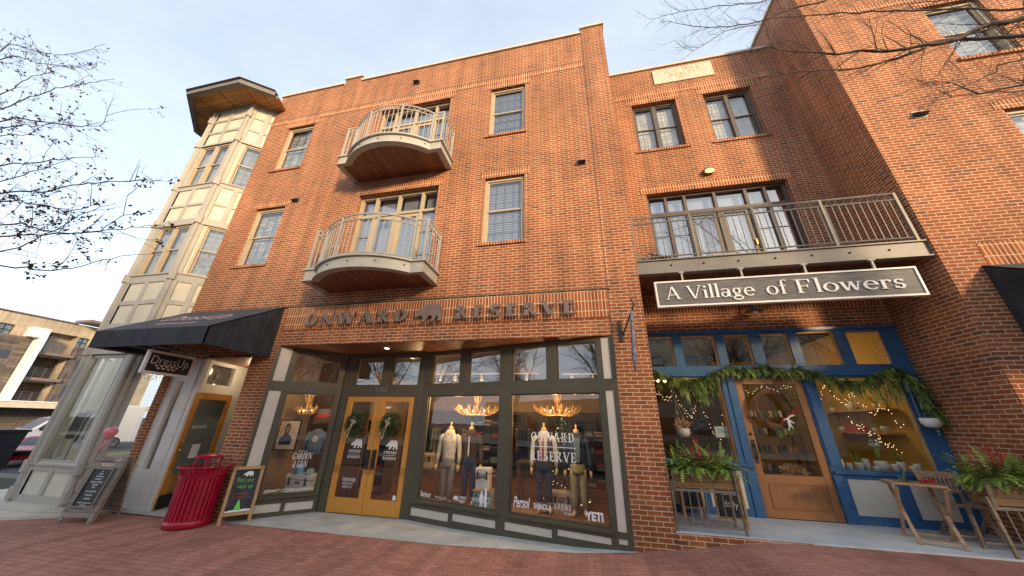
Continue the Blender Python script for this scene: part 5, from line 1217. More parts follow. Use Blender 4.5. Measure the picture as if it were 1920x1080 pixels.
# wreaths
def wreath(label, c, R, rm, leafm, n, group=None, L=.05):
    t = thing('wreath', label, 'wreath', c, group); cv = Vector(c)
    m = MB(); m.tube([cv+Vector((R*math.cos(i*PI/12), 0, R*math.sin(i*PI/12))) for i in range(25)], rm, 7, cap=False); m.build('ring', 'grapevine', t)
    m = MB()
    for i in range(n):
        a = random.uniform(0, 2*PI); q = cv+Vector((R*math.cos(a), 0, R*math.sin(a))); rr = rm*1.6
        o_ = Vector((random.gauss(0, 1), random.gauss(0, 1), random.gauss(0, 1))).normalized(); o_.y = -abs(o_.y); p = q+o_*rr*random.random()
        d = (o_+Vector((-math.sin(a), -.1, math.cos(a)))*.6).normalized(); w_ = d.cross(Vector((random.gauss(0, 1), random.gauss(0, 1), random.gauss(0, 1)))).normalized()*.007
        m.face([p, p+d*L*.5+w_, p+d*L, p+d*L*.5-w_])
    m.build('needles', leafm, t); return t
for i, (x, lb) in enumerate(((-5.32, 'round fir wreath with a beige ribbon on the left leaf of the orange double door'), (-4.41, 'round fir wreath with a beige ribbon on the right leaf of the orange double door'))):
    t = wreath(lb, (x, 7.335, 1.66), .155, .08, 'fir', 5200, 'fir wreaths on the double door')
    m = MB(); random.seed(20+i)
    for k in range(9):
        a = random.uniform(0, 2*PI); e = Vector((x-.04+.10*math.cos(a), 7.24, 1.74+.08*math.sin(a))); c_ = Vector((x-.04, 7.25, 1.74)); m.tube([c_, (c_+e)/2+Vector((.02*math.sin(a*3), -.03, .02)), e, c_+Vector((.02, 0, .01))], .011, 4)
    for dx, dz in ((-.16, -.28), (-.10, -.36)): m.tube([(x-.04, 7.25, 1.72), (x-.04+dx*.5, 7.235, 1.72+dz*.55), (x-.04+dx, 7.24, 1.72+dz)], [.012, .013, .010], 4)
    m.build('ribbon', 'ribbon', t)
t = thing('wreath', 'large twig wreath with greenery and a red and white bow on the brown door', 'wreath', (3.54, 7.47, 2.12))
m = MB(); cv = Vector((3.54, 7.50, 2.12))
for k in range(20):
    ph = random.uniform(0, 6); R = .285+random.uniform(-.028, .028)
    m.tube([cv+Vector(((R+.014*math.sin(3*a+ph))*math.cos(a), .025*math.sin(2*a+ph)-.01, (R+.014*math.cos(4*a+ph))*1.12*math.sin(a))) for a in [2*PI*i/28 for i in range(29)]], .0065, 4, cap=False)
m.build('twig_ring', 'grapevine', t)
m = MB()
for i in range(170):
    a = random.uniform(-1.75, 1.0); p = cv+Vector((.29*math.cos(a), -.02, .32*math.sin(a))); frond(m, p, Vector((math.cos(a)+random.uniform(-.5, .7), -.5, math.sin(a)+random.uniform(-.9, .5))), random.uniform(.09, .22), .032, 7, 0, .8)
m.build('greenery', 'cedar', t)
m = MB()
for i in range(12): m.ball(cv+Vector((.08+.03*i, -.06, -.24+.022*i)), .02, 5)
m.build('red_ribbon', 'berry', t)
m = MB()
for dx, dz in ((.14, -.38), (.22, -.36), (.10, -.2), (.30, -.12), (.26, -.26)): m.tube([cv+Vector((.17, -.08, -.18)), cv+Vector((.17+(dx-.17)*.4, -.10, -.18+(dz+.18)*.7)), cv+Vector((dx, -.08, dz))], [.012, .014, .010], 4)
m.build('white_ribbon', 'letter_white', t)
t = thing('hanging_pot', 'white boat-shaped ceramic pot hanging on cords from the garland at the right corner', 'plant pot', (5.87, 7.40, 1.98))
m = MB(); m.loft([[(5.87+a*math.cos(q*PI/8), 7.40+b*math.sin(q*PI/8), z) for q in range(16)] for a, b, z in ((.02, .02, 1.835), (.10, .06, 1.84), (.145, .08, 1.90), (.15, .085, 1.985), (.135, .07, 1.985), (.12, .06, 1.93), (.01, .01, 1.92))], cap=False); m.build('pot', 'ceramic', t, True)
m = MB(); m.tube([(5.74, 7.40, 1.98), (5.80, 7.46, 2.55)], .003, 4); m.tube([(5.99, 7.40, 1.98), (5.82, 7.46, 2.55)], .003, 4); m.build('cord', 'ribbon', t)
t = thing('open_sign', 'small pale green card with a script word hung inside the left flower shop window', 'sign', (2.68, 7.72, 1.68))
m = MB(); m.box(2.53, 2.84, 7.72, 7.73, 1.58, 1.78); m.build('card', 'interior_pale', t); sans('lettering', 'Open', (2.58, 7.718, 1.63), Vector((1, 0, 0)), Vector((0, 0, 1)), .20, .10, 'black', t, shear=.4, thin=-.015)
# wall lamps
t = thing('wall_lamp', 'oval bulkhead wall lamp glowing yellow on the brick above the long balcony', 'lamp', (3.62, 7.62, 8.05))
m = MB(); m.loft([[(3.62+a*math.cos(q*PI/8), 7.62-d, 8.05+b*math.sin(q*PI/8)) for q in range(16)] for a, b, d in ((.14, .10, .0), (.15, .11, .05), (.13, .095, .12), (.06, .04, .15))]); m.build('housing', 'letter_brown', t, True)
m = MB(); m.loft([[(3.62+a*math.cos(q*PI/8), 7.50-d, 8.015+b*math.sin(q*PI/8)) for q in range(16)] for a, b, d in ((.115, .062, -.02), (.115, .062, .012), (.08, .04, .04), (.01, .01, .05))]); m.build('lens', 'lamp_glow', t, True)
t = thing('wall_lamp', 'grey enamel shade lamp with a round white globe under the long balcony', 'lamp', (3.67, 7.58, 4.15))
m = MB(); m.lathe([(.03, .12), (.035, .05), (.06, .03), (.15, -.02), (.17, -.03), (.14, -.025), (.02, .02)], (3.67, 7.40, 4.10), 18); m.tube([(3.67, 7.61, 4.25), (3.67, 7.5, 4.28), (3.67, 7.40, 4.2)], .012, 6); m.build('shade', 'metal_grey', t, True)
m = MB(); m.ball((3.67, 7.40, 4.04), .058, 8); m.build('globe', 'ceramic', t, True)
# furled flag on its bracket
t = thing('flag', 'narrow furled grey flag hanging from a short black bracket on the brick pillar', 'flag', (.90, 6.27, 3.5))
m = MB(); m.tube([(.78, 6.26, 3.30), (.86, 6.12, 3.48), (1.0, 5.85, 3.80), (.96, 5.82, 3.90)], .016, 6); m.box(.74, .80, 6.24, 6.279, 3.22, 3.62); m.build('bracket', 'iron', t)
m = MB()
pr = [(3.72, .014, .03), (3.5, .024, .035), (3.1, .032, .03), (2.85, .034, .02), (2.62, .006, .006)]
m.loft([[(.95-.05*(3.7-z)+a*math.cos(q*PI/6)+.01*math.sin(3*q), 5.93+.02*(3.7-z)+b*math.sin(q*PI/6), z) for q in range(12)] for z, a, b in pr]); m.build('cloth', 'grey_flag', t, True)
# recessed downlights in the entrance soffit
for x, y, lb in ((-4.55, 6.85, 'round recessed downlight in the wooden soffit above the double door'),):
    t = thing('downlight', lb, 'lamp', (x, y, 3.34)); m = MB(); m.lathe([(.075, 0), (.055, .003)], (x, y, 3.338), 18); m.build('trim', 'letter_white', t); m = MB(); m.lathe([(.055, .0), (.001, .0)], (x, y, 3.341), 18); m.build('lens', 'downlight', t)
# ---------------------------------------------------------------- shop interiors
random.seed(11)
def point(x, y, z, e, c=(1, .62, .30), r=.12):  # point light without a fixture: glow of shop lamps and added fill
    l = bpy.data.lights.new('shop_lamp_fill', 'POINT'); l.energy = e; l.color = c; l.shadow_soft_size = r
    o = bpy.data.objects.new('shop_lamp_fill', l); COL.objects.link(o); o.location = (x, y, z); return o
R1 = MB(); R1.face([(-7.72, 6.75, -.14), (-6.78, 6.75, -.14), (-6.03, 7.54, -.14), (-3.73, 7.54, -.14), (.62, 6.40, -.14), (1.2, 6.66, -.14), (1.2, 14, -.14), (-7.72, 14, -.14)]); R1.build('shop_floor', 'floor_wood', B1)
R1 = MB(); R1.face([(-7.72, 14, -.14), (1.2, 14, -.14), (1.2, 14, 3.7), (-7.72, 14, 3.7)]); R1.face([(-7.72, 6.7, -.14), (-7.72, 14, -.14), (-7.72, 14, 3.7), (-7.72, 6.7, 3.7)]); R1.face([(1.2, 14, -.14), (1.2, 6.64, -.14), (1.2, 6.64, 3.7), (1.2, 14, 3.7)])
R1.build('shop_wall', 'interior_wall', B1)
R1 = MB(); R1.face([(-7.72, 7.56, 3.42), (-7.72, 14, 3.42), (1.2, 14, 3.42), (1.2, 6.64, 3.42), (.5, 6.64, 3.42), (-3.7, 7.56, 3.42)]); R1.build('shop_ceiling', 'ceiling_dark', B1)
R1 = MB(); R1.box(-7.7, 1.19, 13.9, 13.98, -.13, 2.2); R1.box(1.10, 1.18, 7.0, 13.8, -.13, 2.2); R1.build('wainscot', 'interior_dark', B1)
def shelf_unit(name, label, x0, x1, y0, y1, z0, z1, rows, cols_, seed, group=None):
    random.seed(seed); t = thing(name, label, 'shelving', ((x0+x1)/2, (y0+y1)/2, z0), group)
    m = MB(); m.box(x0, x0+.04, y0, y1, z0, z1); m.box(x1-.04, x1, y0, y1, z0, z1); m.box(x0+.04, x1-.04, y1-.02, y1, z0, z1)
    for i in range(rows+1): z = z0+(z1-z0-.03)*i/rows; m.box(x0+.04, x1-.04, y0, y1-.02, z, z+.03)
    m.build('carcass', 'interior_dark', t)
    hues = ['denim', 'red_chalk', 'shirt_white', 'khaki', 'grey_cloth', 'berry', 'denim_pale', 'brown_cloth', 'cap_green']
    n = int((x1-x0-.1)/.30); hs = (z1-z0)/rows
    for i in range(rows):
        z = z0+(z1-z0-.03)*i/rows+.03
        g = MB()
        for k in range(n):
            xx = x0+.06+.30*k; zz = z; mi = random.randrange(len(hues))
            for q in range(random.randint(3, 6)):
                h = random.uniform(.025, .045)
                if zz+h > z+hs-.06: break
                j = random.uniform(-.012, .012); g.box(xx+j, xx+.25+j, y0+.02+abs(j), y1-.05, zz, zz+h-.004, (mi+random.choice((0, 0, 1, 3))) % len(hues)); zz += h
        g.build('folded_clothes', hues, t)
    return t
shelf_unit('clothes_shelf', 'dark shelf of folded clothes in many colours behind the left leaf of the double door', -7.2, -5.6, 9.3, 9.8, -.13, 1.75, 4, 5, 1)
shelf_unit('clothes_shelf', 'tall shelf of folded clothes on the far wall behind the mannequins', -4.6, -2.4, 13.3, 13.85, -.13, 2.1, 5, 6, 2)
shelf_unit('clothes_shelf', 'shelf of folded clothes near the right side wall of the clothing shop', -.4, 1.0, 12.2, 12.7, -.13, 1.9, 4, 4, 3)
def rack(name, label, x0, x1, y, zt, cols_, n, seed, z0=-.14, along='x'):
    random.seed(seed); t = thing(name, label, 'clothes rack', ((x0+x1)/2, y, z0)); m = MB()
    m.tube([(x0, y, zt), (x1, y, zt)], .014, 6)
    for x in (x0+.02, x1-.02): m.tube([(x, y, z0), (x, y, zt)], .014, 6); m.tube([(x, y-.25, z0+.02), (x, y+.25, z0+.02)], .012, 6)
    m.build('rail', 'metal_grey', t)
    for k in range(n):
        x = x0+.08+(x1-x0-.16)*k/(n-1); L_ = random.uniform(.55, .85); w_ = random.uniform(.19, .25); m = MB()
        rings = []
        for (f, ww, th) in ((0, .05, .012), (.06, .75, .02), (.3, .95, .028), (.7, .9, .03), (1, 1.0, .032)):
            rings.append([(x+th*math.cos(q*PI/4)+.01*math.sin(q*2+f*6), y+w_*ww*math.sin(q*PI/4), zt-.03-L_*f) for q in range(8)])
        m.loft(rings); m.build('garment', random.choice(cols_), t)
    return t
rack('clothes_rack', 'rail of shirts and jackets at the back left of the clothing shop', -5.2, -3.6, 10.6, 1.6, ['denim', 'brown_cloth', 'khaki', 'shirt_white', 'grey_cloth', 'denim_pale'], 14, 4)
rack('clothes_rack', 'rail of dark jackets behind the tweed mannequin', -2.6, -1.3, 11.2, 1.65, ['brown_cloth', 'denim', 'grey_cloth', 'interior_yellow', 'khaki'], 12, 5)
def table(name, label, x0, x1, y0, y1, zt, mat='interior_dark'):
    t = thing(name, label, 'table', ((x0+x1)/2, (y0+y1)/2, -.14)); m = MB(); m.box(x0, x1, y0, y1, zt-.04, zt); m.build('tabletop', mat, t)
    for x in (x0+.03, x1-.10):
        for y in (y0+.03, y1-.10): m = MB(); m.box(x, x+.07, y, y+.07, -.14, zt-.04); m.build('leg', mat, t)
    return t
table('display_table', 'dark display table behind the right leaf of the double door', -5.0, -3.9, 9.2, 10.2, .55)
table('display_table', 'dark wooden table left of the lit tree in the big right window', -1.9, -1.0, 9.6, 10.3, .80)
def cooler(name, label, x, y, z, w, d, h, mat, lat=True):
    t = thing(name, label, 'cooler', (x, y, z), 'ice chests on show'); m = MB()
    def rb(x0, x1, y0, y1, z0, z1, r=.03):
        m.loft([[(px, py, zz) for px, py in ((x0+r+i_, y0+i_), (x1-r-i_, y0+i_), (x1-i_, y0+r+i_), (x1-i_, y1-r-i_), (x1-r-i_, y1-i_), (x0+r+i_, y1-i_), (x0+i_, y1-r-i_), (x0+i_, y0+r+i_))] for zz, i_ in ((z0, .012), (z0+.02, 0), (z1-.02, 0), (z1, .012))])
    rb(x-w/2+.015, x+w/2-.015, y-d/2+.015, y+d/2-.015, z, z+h*.72); m.build('body', mat, t)
    m = MB(); rb(x-w/2, x+w/2, y-d/2, y+d/2, z+h*.725, z+h); m.build('lid', mat, t)
    m = MB()
    for s_ in (-.3, .3): m.box(x+w*s_-.018, x+w*s_+.018, y-d/2-.015, y-d/2-.001, z+h*.55, z+h*.85); m.box(x+w*s_-.03, x+w*s_+.03, y-d/2-.018, y-d/2-.0005, z+h*.50, z+h*.56)
    m.build('latch', 'black', t)
    m = MB(); m.box(x-.06, x+.06, y-d/2-.004, y-d/2+.014, z+h*.56, z+h*.68); bd = m.build('badge', 'black', t)
    sans('lettering', 'YETI', (x-.045, y-d/2-.006, z+h*.59), Vector((1, 0, 0)), Vector((0, 0, 1)), .09, .03, 'letter_white', bd)
    return t
cooler('cooler', 'big white ice chest with caps on its lid in the left angled window', -6.68, 7.62, .10, .74, .36, .44, 'cooler_cream')
cooler('cooler', 'tan ice chest between the two mannequins in the big right window', -.60, 8.30, .0, .46, .34, .40, 'cooler_tan')
cooler('cooler', 'pale grey ice chest on top of the green one in the middle window', -2.30, 7.95, .40, .34, .30, .42, 'cooler_cream')
cooler('cooler', 'green-grey ice chest under the pale one, right edge of the middle window', -2.28, 7.95, .0, .42, .34, .38, 'cap_green')
cooler('cooler', 'tan ice chest on the dark table behind the right door leaf', -4.5, 9.6, .55, .52, .36, .36, 'cooler_tan')
m = MB(); m.box(-2.5, -2.08, 7.75, 8.1, .382, .399); tag(m.build('tray', 'light_wood'), 'thin pale wooden tray between the two stacked ice chests in the middle window', 'tray')
def cap(label, x, y, z, mat):
    t = thing('baseball_cap', label, 'cap', (x, y, z)); m = MB(); m.lathe([(.10, 0), (.10, .03), (.085, .08), (.05, .11), (.001, .12)], (x, y, z), 14); m.build('crown', mat, t, True)
    m = MB(); m.loft([[(x+a*math.cos(q*PI/8), y-.09-b*abs(math.sin(q*PI/8)), z+.01+zz) for q in range(9)] for a, b, zz in ((.08, .08, .0), (.08, .08, .008))]); m.build('peak', mat, t)
for i in range(3): cap('blue patterned cap, %s in the pile on the white ice chest' % ('lowest', 'middle', 'topmost')[i], -6.82, 7.58, .542+.045*i, 'cap_blue')
cap('green cap on the right half of the white ice chest lid', -6.50, 7.57, .542, 'cap_green')
# row of mugs in front
for i in range(9):
    x = -6.62+.095*i; y = 7.15+.062*i
    t = thing('mug', 'small white enamel mug in the row along the foot of the left angled window', 'mug', (x, y, -.06), 'enamel mugs in a row'); m = MB(); m.lathe([(.001, 0), (.033, 0), (.035, .08), (.030, .08), (.028, .01)], (x, y, .16), 10); m.build('cup', 'cooler_cream', t, True)
    m = MB(); m.tube([(x+.034, y, .225), (x+.055, y, .215), (x+.055, y, .185), (x+.034, y, .175)], .004, 4); m.build('handle', 'cooler_cream', t)
m = MB(); m.hexa([(-6.75, 7.0, -.14), (-6.60, 6.95, -.14), (-5.75, 7.72, -.14), (-5.9, 7.85, -.14), (-6.75, 7.0, .155), (-6.60, 6.95, .155), (-5.75, 7.72, .155), (-5.9, 7.85, .155)]); tag(m.build('display_ledge', 'interior_dark'), 'low dark ledge carrying the enamel mugs inside the left angled window', 'ledge')
m = MB(); m.box(-7.08, -6.30, 7.45, 7.84, -.14, .099); tag(m.build('display_plinth', 'interior_dark'), 'low dark plinth under the big white ice chest', 'plinth')
# mannequins (headless shop dummies): body one loft, clothes as children
def ellring(cx, cy, z, a, b, n=14, ph=0, tw=0): return [(cx+a*math.cos(2*PI*i/n+ph)+tw, cy+b*math.sin(2*PI*i/n+ph), z) for i in range(n)]
def limb(m, pts, rs, n=10): m.tube(pts, rs, n)
def mannequin(label, x, y, z, top, pants, layer=None, tie=None, collar=None, arms=(0.0, 0.0), cuff=None, leg_sp=.10, foot='foot_wood', long_=0.0):
    t = thing('mannequin', label, 'mannequin', (x, y, z), 'headless mannequins in the windows')
    m = MB(); m.loft([ellring(x, y, z+h, a, b) for h, a, b in ((1.48, .075, .07), (1.52, .06, .058), (1.58, .055, .052), (1.62, .06, .055), (1.625, .02, .02), (1.68, .018, .018), (1.70, .03, .03), (1.73, .012, .012))])
    for s_ in (-1, 1):
        limb(m, [(x+s_*leg_sp, y, z+.30), (x+s_*(leg_sp+.01), y+.01, z+.10), (x+s_*(leg_sp+.015), y-.03, z+.045), (x+s_*(leg_sp+.03), y-.13, z+.012)], [.045, .036, .04, .022])
        limb(m, [(x+s_*.27, y-.02, z+.83), (x+s_*.275, y-.06, z+.76), (x+s_*.27, y-.09, z+.69)], [.028, .033, .014])
    m.build('body', foot, t, True)
    m = MB(); m.loft([ellring(x, y, z+h, a, b) for h, a, b in ((.76+long_, .175, .125), (.86, .168, .12), (1.02, .155, .11), (1.18, .18, .122), (1.32, .205, .125), (1.42, .195, .11), (1.47, .12, .085), (1.505, .078, .072))])
    for s_, sw in ((-1, arms[0]), (1, arms[1])):
        limb(m, [(x+s_*.155, y, z+1.425), (x+s_*.205, y, z+1.39), (x+s_*(.235), y+.015, z+1.27), (x+s_*(.255), y+.02, z+1.12), (x+s_*(.268), y-.005, z+.98), (x+s_*.272, y-.04-sw, z+.84)], [.055, .068, .060, .052, .046, .038], 12)
    m.build('top', top, t, True)
    m = MB(); m.loft([ellring(x, y, z+h, a, b) for h, a, b in ((.985, .150, .108), (.90, .168, .125), (.80, .175, .13), (.76, .172, .125))])
    for s_ in (-1, 1):
        limb(m, [(x+s_*.085, y, z+.84), (x+s_*.092, y, z+.70), (x+s_*(leg_sp-.002), y-.012, z+.48), (x+s_*leg_sp, y, z+.30), (x+s_*(leg_sp+.008), y+.005, z+.13)], [.096, .092, .072, .066, .062], 12)
    m.build('trousers', pants, t, True)
    if cuff:
        m = MB()
        for s_ in (-1, 1): m.lathe([(.066, .12), (.072, .13), (.072, .17), (.066, .18)], (x+s_*(leg_sp+.006), y+.004, z), 14)
        m.build('turn_up', cuff, t, True)
    if layer:   # open front layer / shirt front
        m = MB(); m.prism([(-.05, .98), (.05, .98), (.075, 1.46), (-.075, 1.46)], (x, y-.128, z), (1, 0, 0), (0, 0, 1), (0, -1, 0), .012); m.build('shirt_front', layer, t)
    if tie: m = MB(); m.prism([(-.02, 1.02), (0, .98), (.02, 1.02), (.014, 1.42), (-.014, 1.42)], (x, y-.142, z), (1, 0, 0), (0, 0, 1), (0, -1, 0), .008); m.build('tie', tie, t)
    if collar:
        m = MB(); m.loft([ellring(x, y, z+h, a, b) for h, a, b in ((1.46, .125, .10), (1.50, .105, .088), (1.56, .085, .078), (1.54, .072, .066))], cap=False)
        for s_ in (-1, 1): m.face([(x, y-.10, z+1.47), (x+s_*.09, y-.115, z+1.42), (x+s_*.11, y-.08, z+1.50), (x+s_*.05, y-.085, z+1.55)])
        m.build('collar', collar, t, True)
    m = MB(); m.lathe([(.15, 0), (.15, .012), (.02, .02)], (x+.0, y+.16, z-.008), 16); m.tube([(x, y+.16, z), (x, y+.16, z+.5), (x, y+.06, z+.8)], .012, 6); m.build('stand', 'metal_grey', t)
    return t
mannequin('headless mannequin in grey tweed pullover with a pale collar and grey trousers', -3.22, 8.05, .02, 'tweed', 'grey_cloth', layer=None, collar='ribbon', leg_sp=.085, long_=.02)
mannequin('headless mannequin in dark jacket with a pale stripe and turned-up jeans, middle window', -2.72, 8.15, .03, 'brown_cloth', 'denim', tie='shirt_white', collar='brown_cloth', cuff='denim_pale')
mannequin('headless mannequin in open brown waistcoat over a pale shirt and tie with dark jeans', -.95, 8.02, .05, 'shirt_white', 'denim', layer=None, tie='berry', collar='shirt_white', cuff='denim_pale')
mannequin('headless mannequin in navy jacket and olive khaki trousers, rightmost', -.22, 8.02, .03, 'denim', 'khaki', layer='denim_pale', collar='denim')
# waistcoat over the shirt
mw = [o for o in bpy.data.objects if o.name == 'mannequin.002'][0]
m = MB()
for s_ in (-1, 1):
    a0 = -PI/2+s_*.45; rings = []
    for h, a, b in ((.80, .188, .140), (1.0, .168, .124), (1.18, .192, .135), (1.34, .214, .136), (1.44, .15, .118)):
        rings.append([(-.95+a*math.cos(a0+s_*(PI-.45)*k/8), 8.02+b*math.sin(a0+s_*(PI-.45)*k/8), .05+h) for k in range(9)])
    for r0, r1 in zip(rings, rings[1:]):
        for k in range(8): m.face([r0[k], r0[k+1], r1[k+1], r1[k]])
m.build('waistcoat', 'brown_cloth', mw, True)
# antler chandeliers
def chandelier(label, x, y, z, R, n, seed):
    random.seed(seed); t = thing('antler_chandelier', label, 'chandelier', (x, y, z), 'antler chandeliers in the clothing shop'); c = Vector((x, y, z)); m = MB(); b = MB(); cn = MB()
    m.tube([c+Vector((0, 0, .42)), c+Vector((0, 0, -.04))], .035, 8)
    for k in range(n):
        a = 2*PI*k/n+random.uniform(-.15, .15); ca, sa = math.cos(a), math.sin(a); up_ = random.uniform(.10, .22)
        P = [c+Vector((ca*R*f, sa*R*f, -.05-.12*math.sin(PI*f*.8)+up_*f**3)) for f in (0.05, .3, .55, .8, 1.0)]
        m.tube(P, [.028, .026, .023, .017, .006], 6)
        for q in (1, 2, 3):
            p = P[q]; e = p+Vector((ca*.06+random.uniform(-.07, .07), sa*.06+random.uniform(-.07, .07), random.uniform(.10, .20))); m.tube([p, (p+e)/2+Vector((ca*.02, sa*.02, -.01)), e], [.017, .013, .004], 5)
        if k % 2 == 0:
            p = P[2]+Vector((0, 0, .02)); cn.tube([p, p+Vector((0, 0, .05))], .011, 6); b.lathe([(.001, 0), (.011, .012), (.009, .03), (.001, .05)], p+Vector((0, 0, .05)), 8)
    for k in range(6):
        a = 2*PI*k/6; e = c+Vector((.13*math.cos(a), .13*math.sin(a), .40+.1*random.random())); m.tube([c+Vector((0, 0, .08)), c+Vector((.07*math.cos(a), .07*math.sin(a), .2)), e], [.016, .013, .004], 5)
    m.build('antlers', 'antler', t, True); cn.build('candle', 'ribbon', t); b.build('bulb', 'bulb', t)
    m = MB(); m.tube([c+Vector((0, 0, .42)), (x, y, 3.41)], .006, 4); m.build('chain', 'iron', t)
    return t
chandelier('antler chandelier with lit candle bulbs above the mannequins of the middle window', -2.74, 8.55, 2.08, .60, 18, 31)
chandelier('antler chandelier with lit candle bulbs in the big right window', -.66, 8.5, 2.10, .60, 18, 32)
chandelier('small antler chandelier with lit bulbs high in the left angled window', -7.18, 7.72, 2.00, .26, 10, 33)
# track lights
def track(label, x0, x1, y, z, n, on=True):
    t = thing('track_light', label, 'lamp', ((x0+x1)/2, y, z)); m = MB(); m.box(x0, x1, y-.02, y+.02, z, z+.03); m.build('track', 'letter_white', t)
    for k in range(n):
        x = x0+(x1-x0)*(k+.5)/n; m = MB(); m.tube([(x, y, z), (x, y, z-.05)], .012, 6); m.lathe([(.045, -.05), (.05, -.17), (.042, -.17), (.04, -.06)], (x, y, z), 12); hd = m.build('spot', 'letter_white', t)
        m = MB(); m.lathe([(.040, -.165), (.001, -.168)], (x, y, z), 10); m.build('lens', 'bulb', hd)
track('white track with two spot cans behind the rightmost transom pane of the clothing shop', -.55, .55, 8.9, 2.98, 2)
track('white track with spot cans behind the middle transoms of the clothing shop', -3.2, -1.2, 9.2, 3.05, 3)
track('white track with bright spots behind the transom right of the double door', -4.2, -3.3, 8.8, 3.0, 2)
track('far track of bright spots near the back wall of the clothing shop', -3.0, .6, 12.0, 2.9, 6)
# christmas tree with lights
random.seed(6)
t = thing('christmas_tree', 'dark fir tree full of tiny warm lights behind the mannequins of the big right window', 'tree', (-.62, 9.35, -.14))
m = MB(); m.tube([(-.62, 9.35, -.14), (-.62, 9.35, 1.9)], [.04, .01], 6); m.build('trunk', 'bark_dark', t)
m = MB()
for i in range(2600):
    z = random.random()**1.3*1.95; R = .62*(1-z/2.1); a = random.uniform(0, 2*PI); r = R*random.uniform(.3, 1); p = Vector((-.62+r*math.cos(a), 9.35+r*math.sin(a), z)); d = Vector((math.cos(a), math.sin(a), random.uniform(-.4, .3))).normalized(); w_ = d.cross(Vector((random.gauss(0, 1), random.gauss(0, 1), 1))).normalized()*.018; m.face([p, p+d*.07+w_, p+d*.14, p+d*.07-w_])
m.build('crown', 'fir', t); m = MB()
for i in range(150):
    z = random.random()**1.2*1.9; R = .64*(1-z/2.1); a = random.uniform(PI, 2*PI); m.ball((-.62+R*math.cos(a), 9.35+R*math.sin(a), z), .0065, 4)
m.build('fairy_lights', 'bulb_small', t)
# pictures and jacket of the left angled window
t = thing('framed_picture', 'white-matted portrait of a bald man in a dark jacket on an easel, left angled window', 'picture', (-7.3, 7.45, 1.45)); FP = Fr(-7.52, 7.36, .95, .25)
m = MB(); m.fbox(FP, 0, .52, -.03, 0, 1.02, 1.72); m.build('frame', 'black', t); m = MB(); m.fbox(FP, .03, .49, -.001, .004, 1.05, 1.69); m.build('mat_board', 'ribbon', t)
def fp(mb, pts, mat_d): mb.prism(pts, FP.P(.03, mat_d, 1.05), FP.U(), (0, 0, 1), FP.N(), .001)
m = MB(); fp(m, [(.06, .10), (.34, .10), (.36, .22), (.30, .30), (.24, .34), (.17, .34), (.09, .28), (.05, .2)], .0045); m.build('painted_jacket', 'denim', t)
m = MB(); fp(m, [(.15, .32), (.19, .28), (.23, .32), (.26, .40), (.265, .48), (.25, .55), (.21, .585), (.17, .575), (.14, .53), (.135, .45), (.14, .38)], .006); m.build('painted_head', 'brown_cloth', t)
m = MB(); fp(m, [(.16, .37), (.22, .37), (.24, .43), (.24, .5), (.2, .53), (.17, .5), (.165, .44)], .0075); m.build('painted_face', 'teak', t)
t = thing('framed_picture', 'dark framed painting with a red and blue sky above the hanging denim jacket', 'picture', (-6.1, 7.95, 1.9)); FP2 = Fr(-7.12, 7.95, 1, .12)
m = MB(); m.fbox(FP2, 0, .56, -.03, 0, 1.62, 2.04); m.build('frame', 'brown_cloth', t); m = MB(); m.fbox(FP2, .04, .52, .0, .004, 1.66, 1.80); m.build('painted_crowd', 'interior_dark', t); m = MB(); m.fbox(FP2, .04, .52, .0, .004, 1.801, 1.90); m.build('painted_red', 'red_chalk', t); m = MB(); m.fbox(FP2, .04, .52, .0, .004, 1.901, 2.0); m.build('painted_sky', 'denim_pale', t)
t = thing('hanging_jacket', 'blue denim jacket on a hanger with its round back patch facing out, left angled window', 'jacket', (-6.0, 7.85, 1.5)); FJ = Fr(-7.05, 7.78, 1, .15)
m = MB()
rings = []
for z, a in ((.95, .20), (1.1, .215), (1.3, .225), (1.42, .22), (1.48, .12), (1.52, .05)):
    rings.append([FJ.P(.30+a*math.cos(q*PI/6), .06*math.sin(q*PI/6), z) for q in range(12)])
m.loft(rings)
for s_ in (-1, 1): m.tube([FJ.P(.30+s_*.19, 0, 1.43), FJ.P(.30+s_*.27, 0, 1.25), FJ.P(.30+s_*.30, 0, 1.0)], [.05, .055, .045], 8)
m.build('body', 'denim_pale', t, True); m = MB(); m.prism([(.075*math.cos(i*PI/8), .075*math.sin(i*PI/8)) for i in range(16)], FJ.P(.30, .062, 1.28), FJ.U(), (0, 0, 1), FJ.N(), .004); m.build('patch', 'shirt_white', t)
m = MB(); m.tube([FJ.P(.30, 0, 1.52), FJ.P(.30, 0, 1.66)], .005, 4); m.build('hanger', 'iron', t)
# shop display partition behind the left window
m = MB(); m.box(-7.6, -5.75, 8.35, 8.42, -.14, 3.3); tag(m.build('display_partition', 'interior_dark'), 'dark wooden partition behind the display of the left angled window', 'partition')
m = MB(); m.box(-3.45, .55, 7.55, 8.6, -.139, .02) if False else m.hexa([(-3.6, 7.62, -.139), (.5, 6.75, -.139), (.5, 8.5, -.139), (-3.6, 8.5, -.139), (-3.6, 7.62, .015), (.5, 6.75, .015), (.5, 8.5, .015), (-3.6, 8.5, .015)]); tag(m.build('display_platform', 'floor_wood'), 'low wooden platform under the mannequins of the two big windows', 'platform')
for (x, y, z, e) in ((-2.95, 7.70, 2.3, 34), (-.6, 7.35, 2.3, 36), (-2.74, 8.4, 1.8, 6), (-.66, 8.3, 1.8, 6), (-4.8, 9.0, 2.6, 18), (-6.75, 7.25, 2.2, 8), (-2.0, 12, 2.8, 45), (-5.5, 12, 2.8, 35)): point(x, y, z, e)  # lights near the glass are added to brighten mannequins and left display

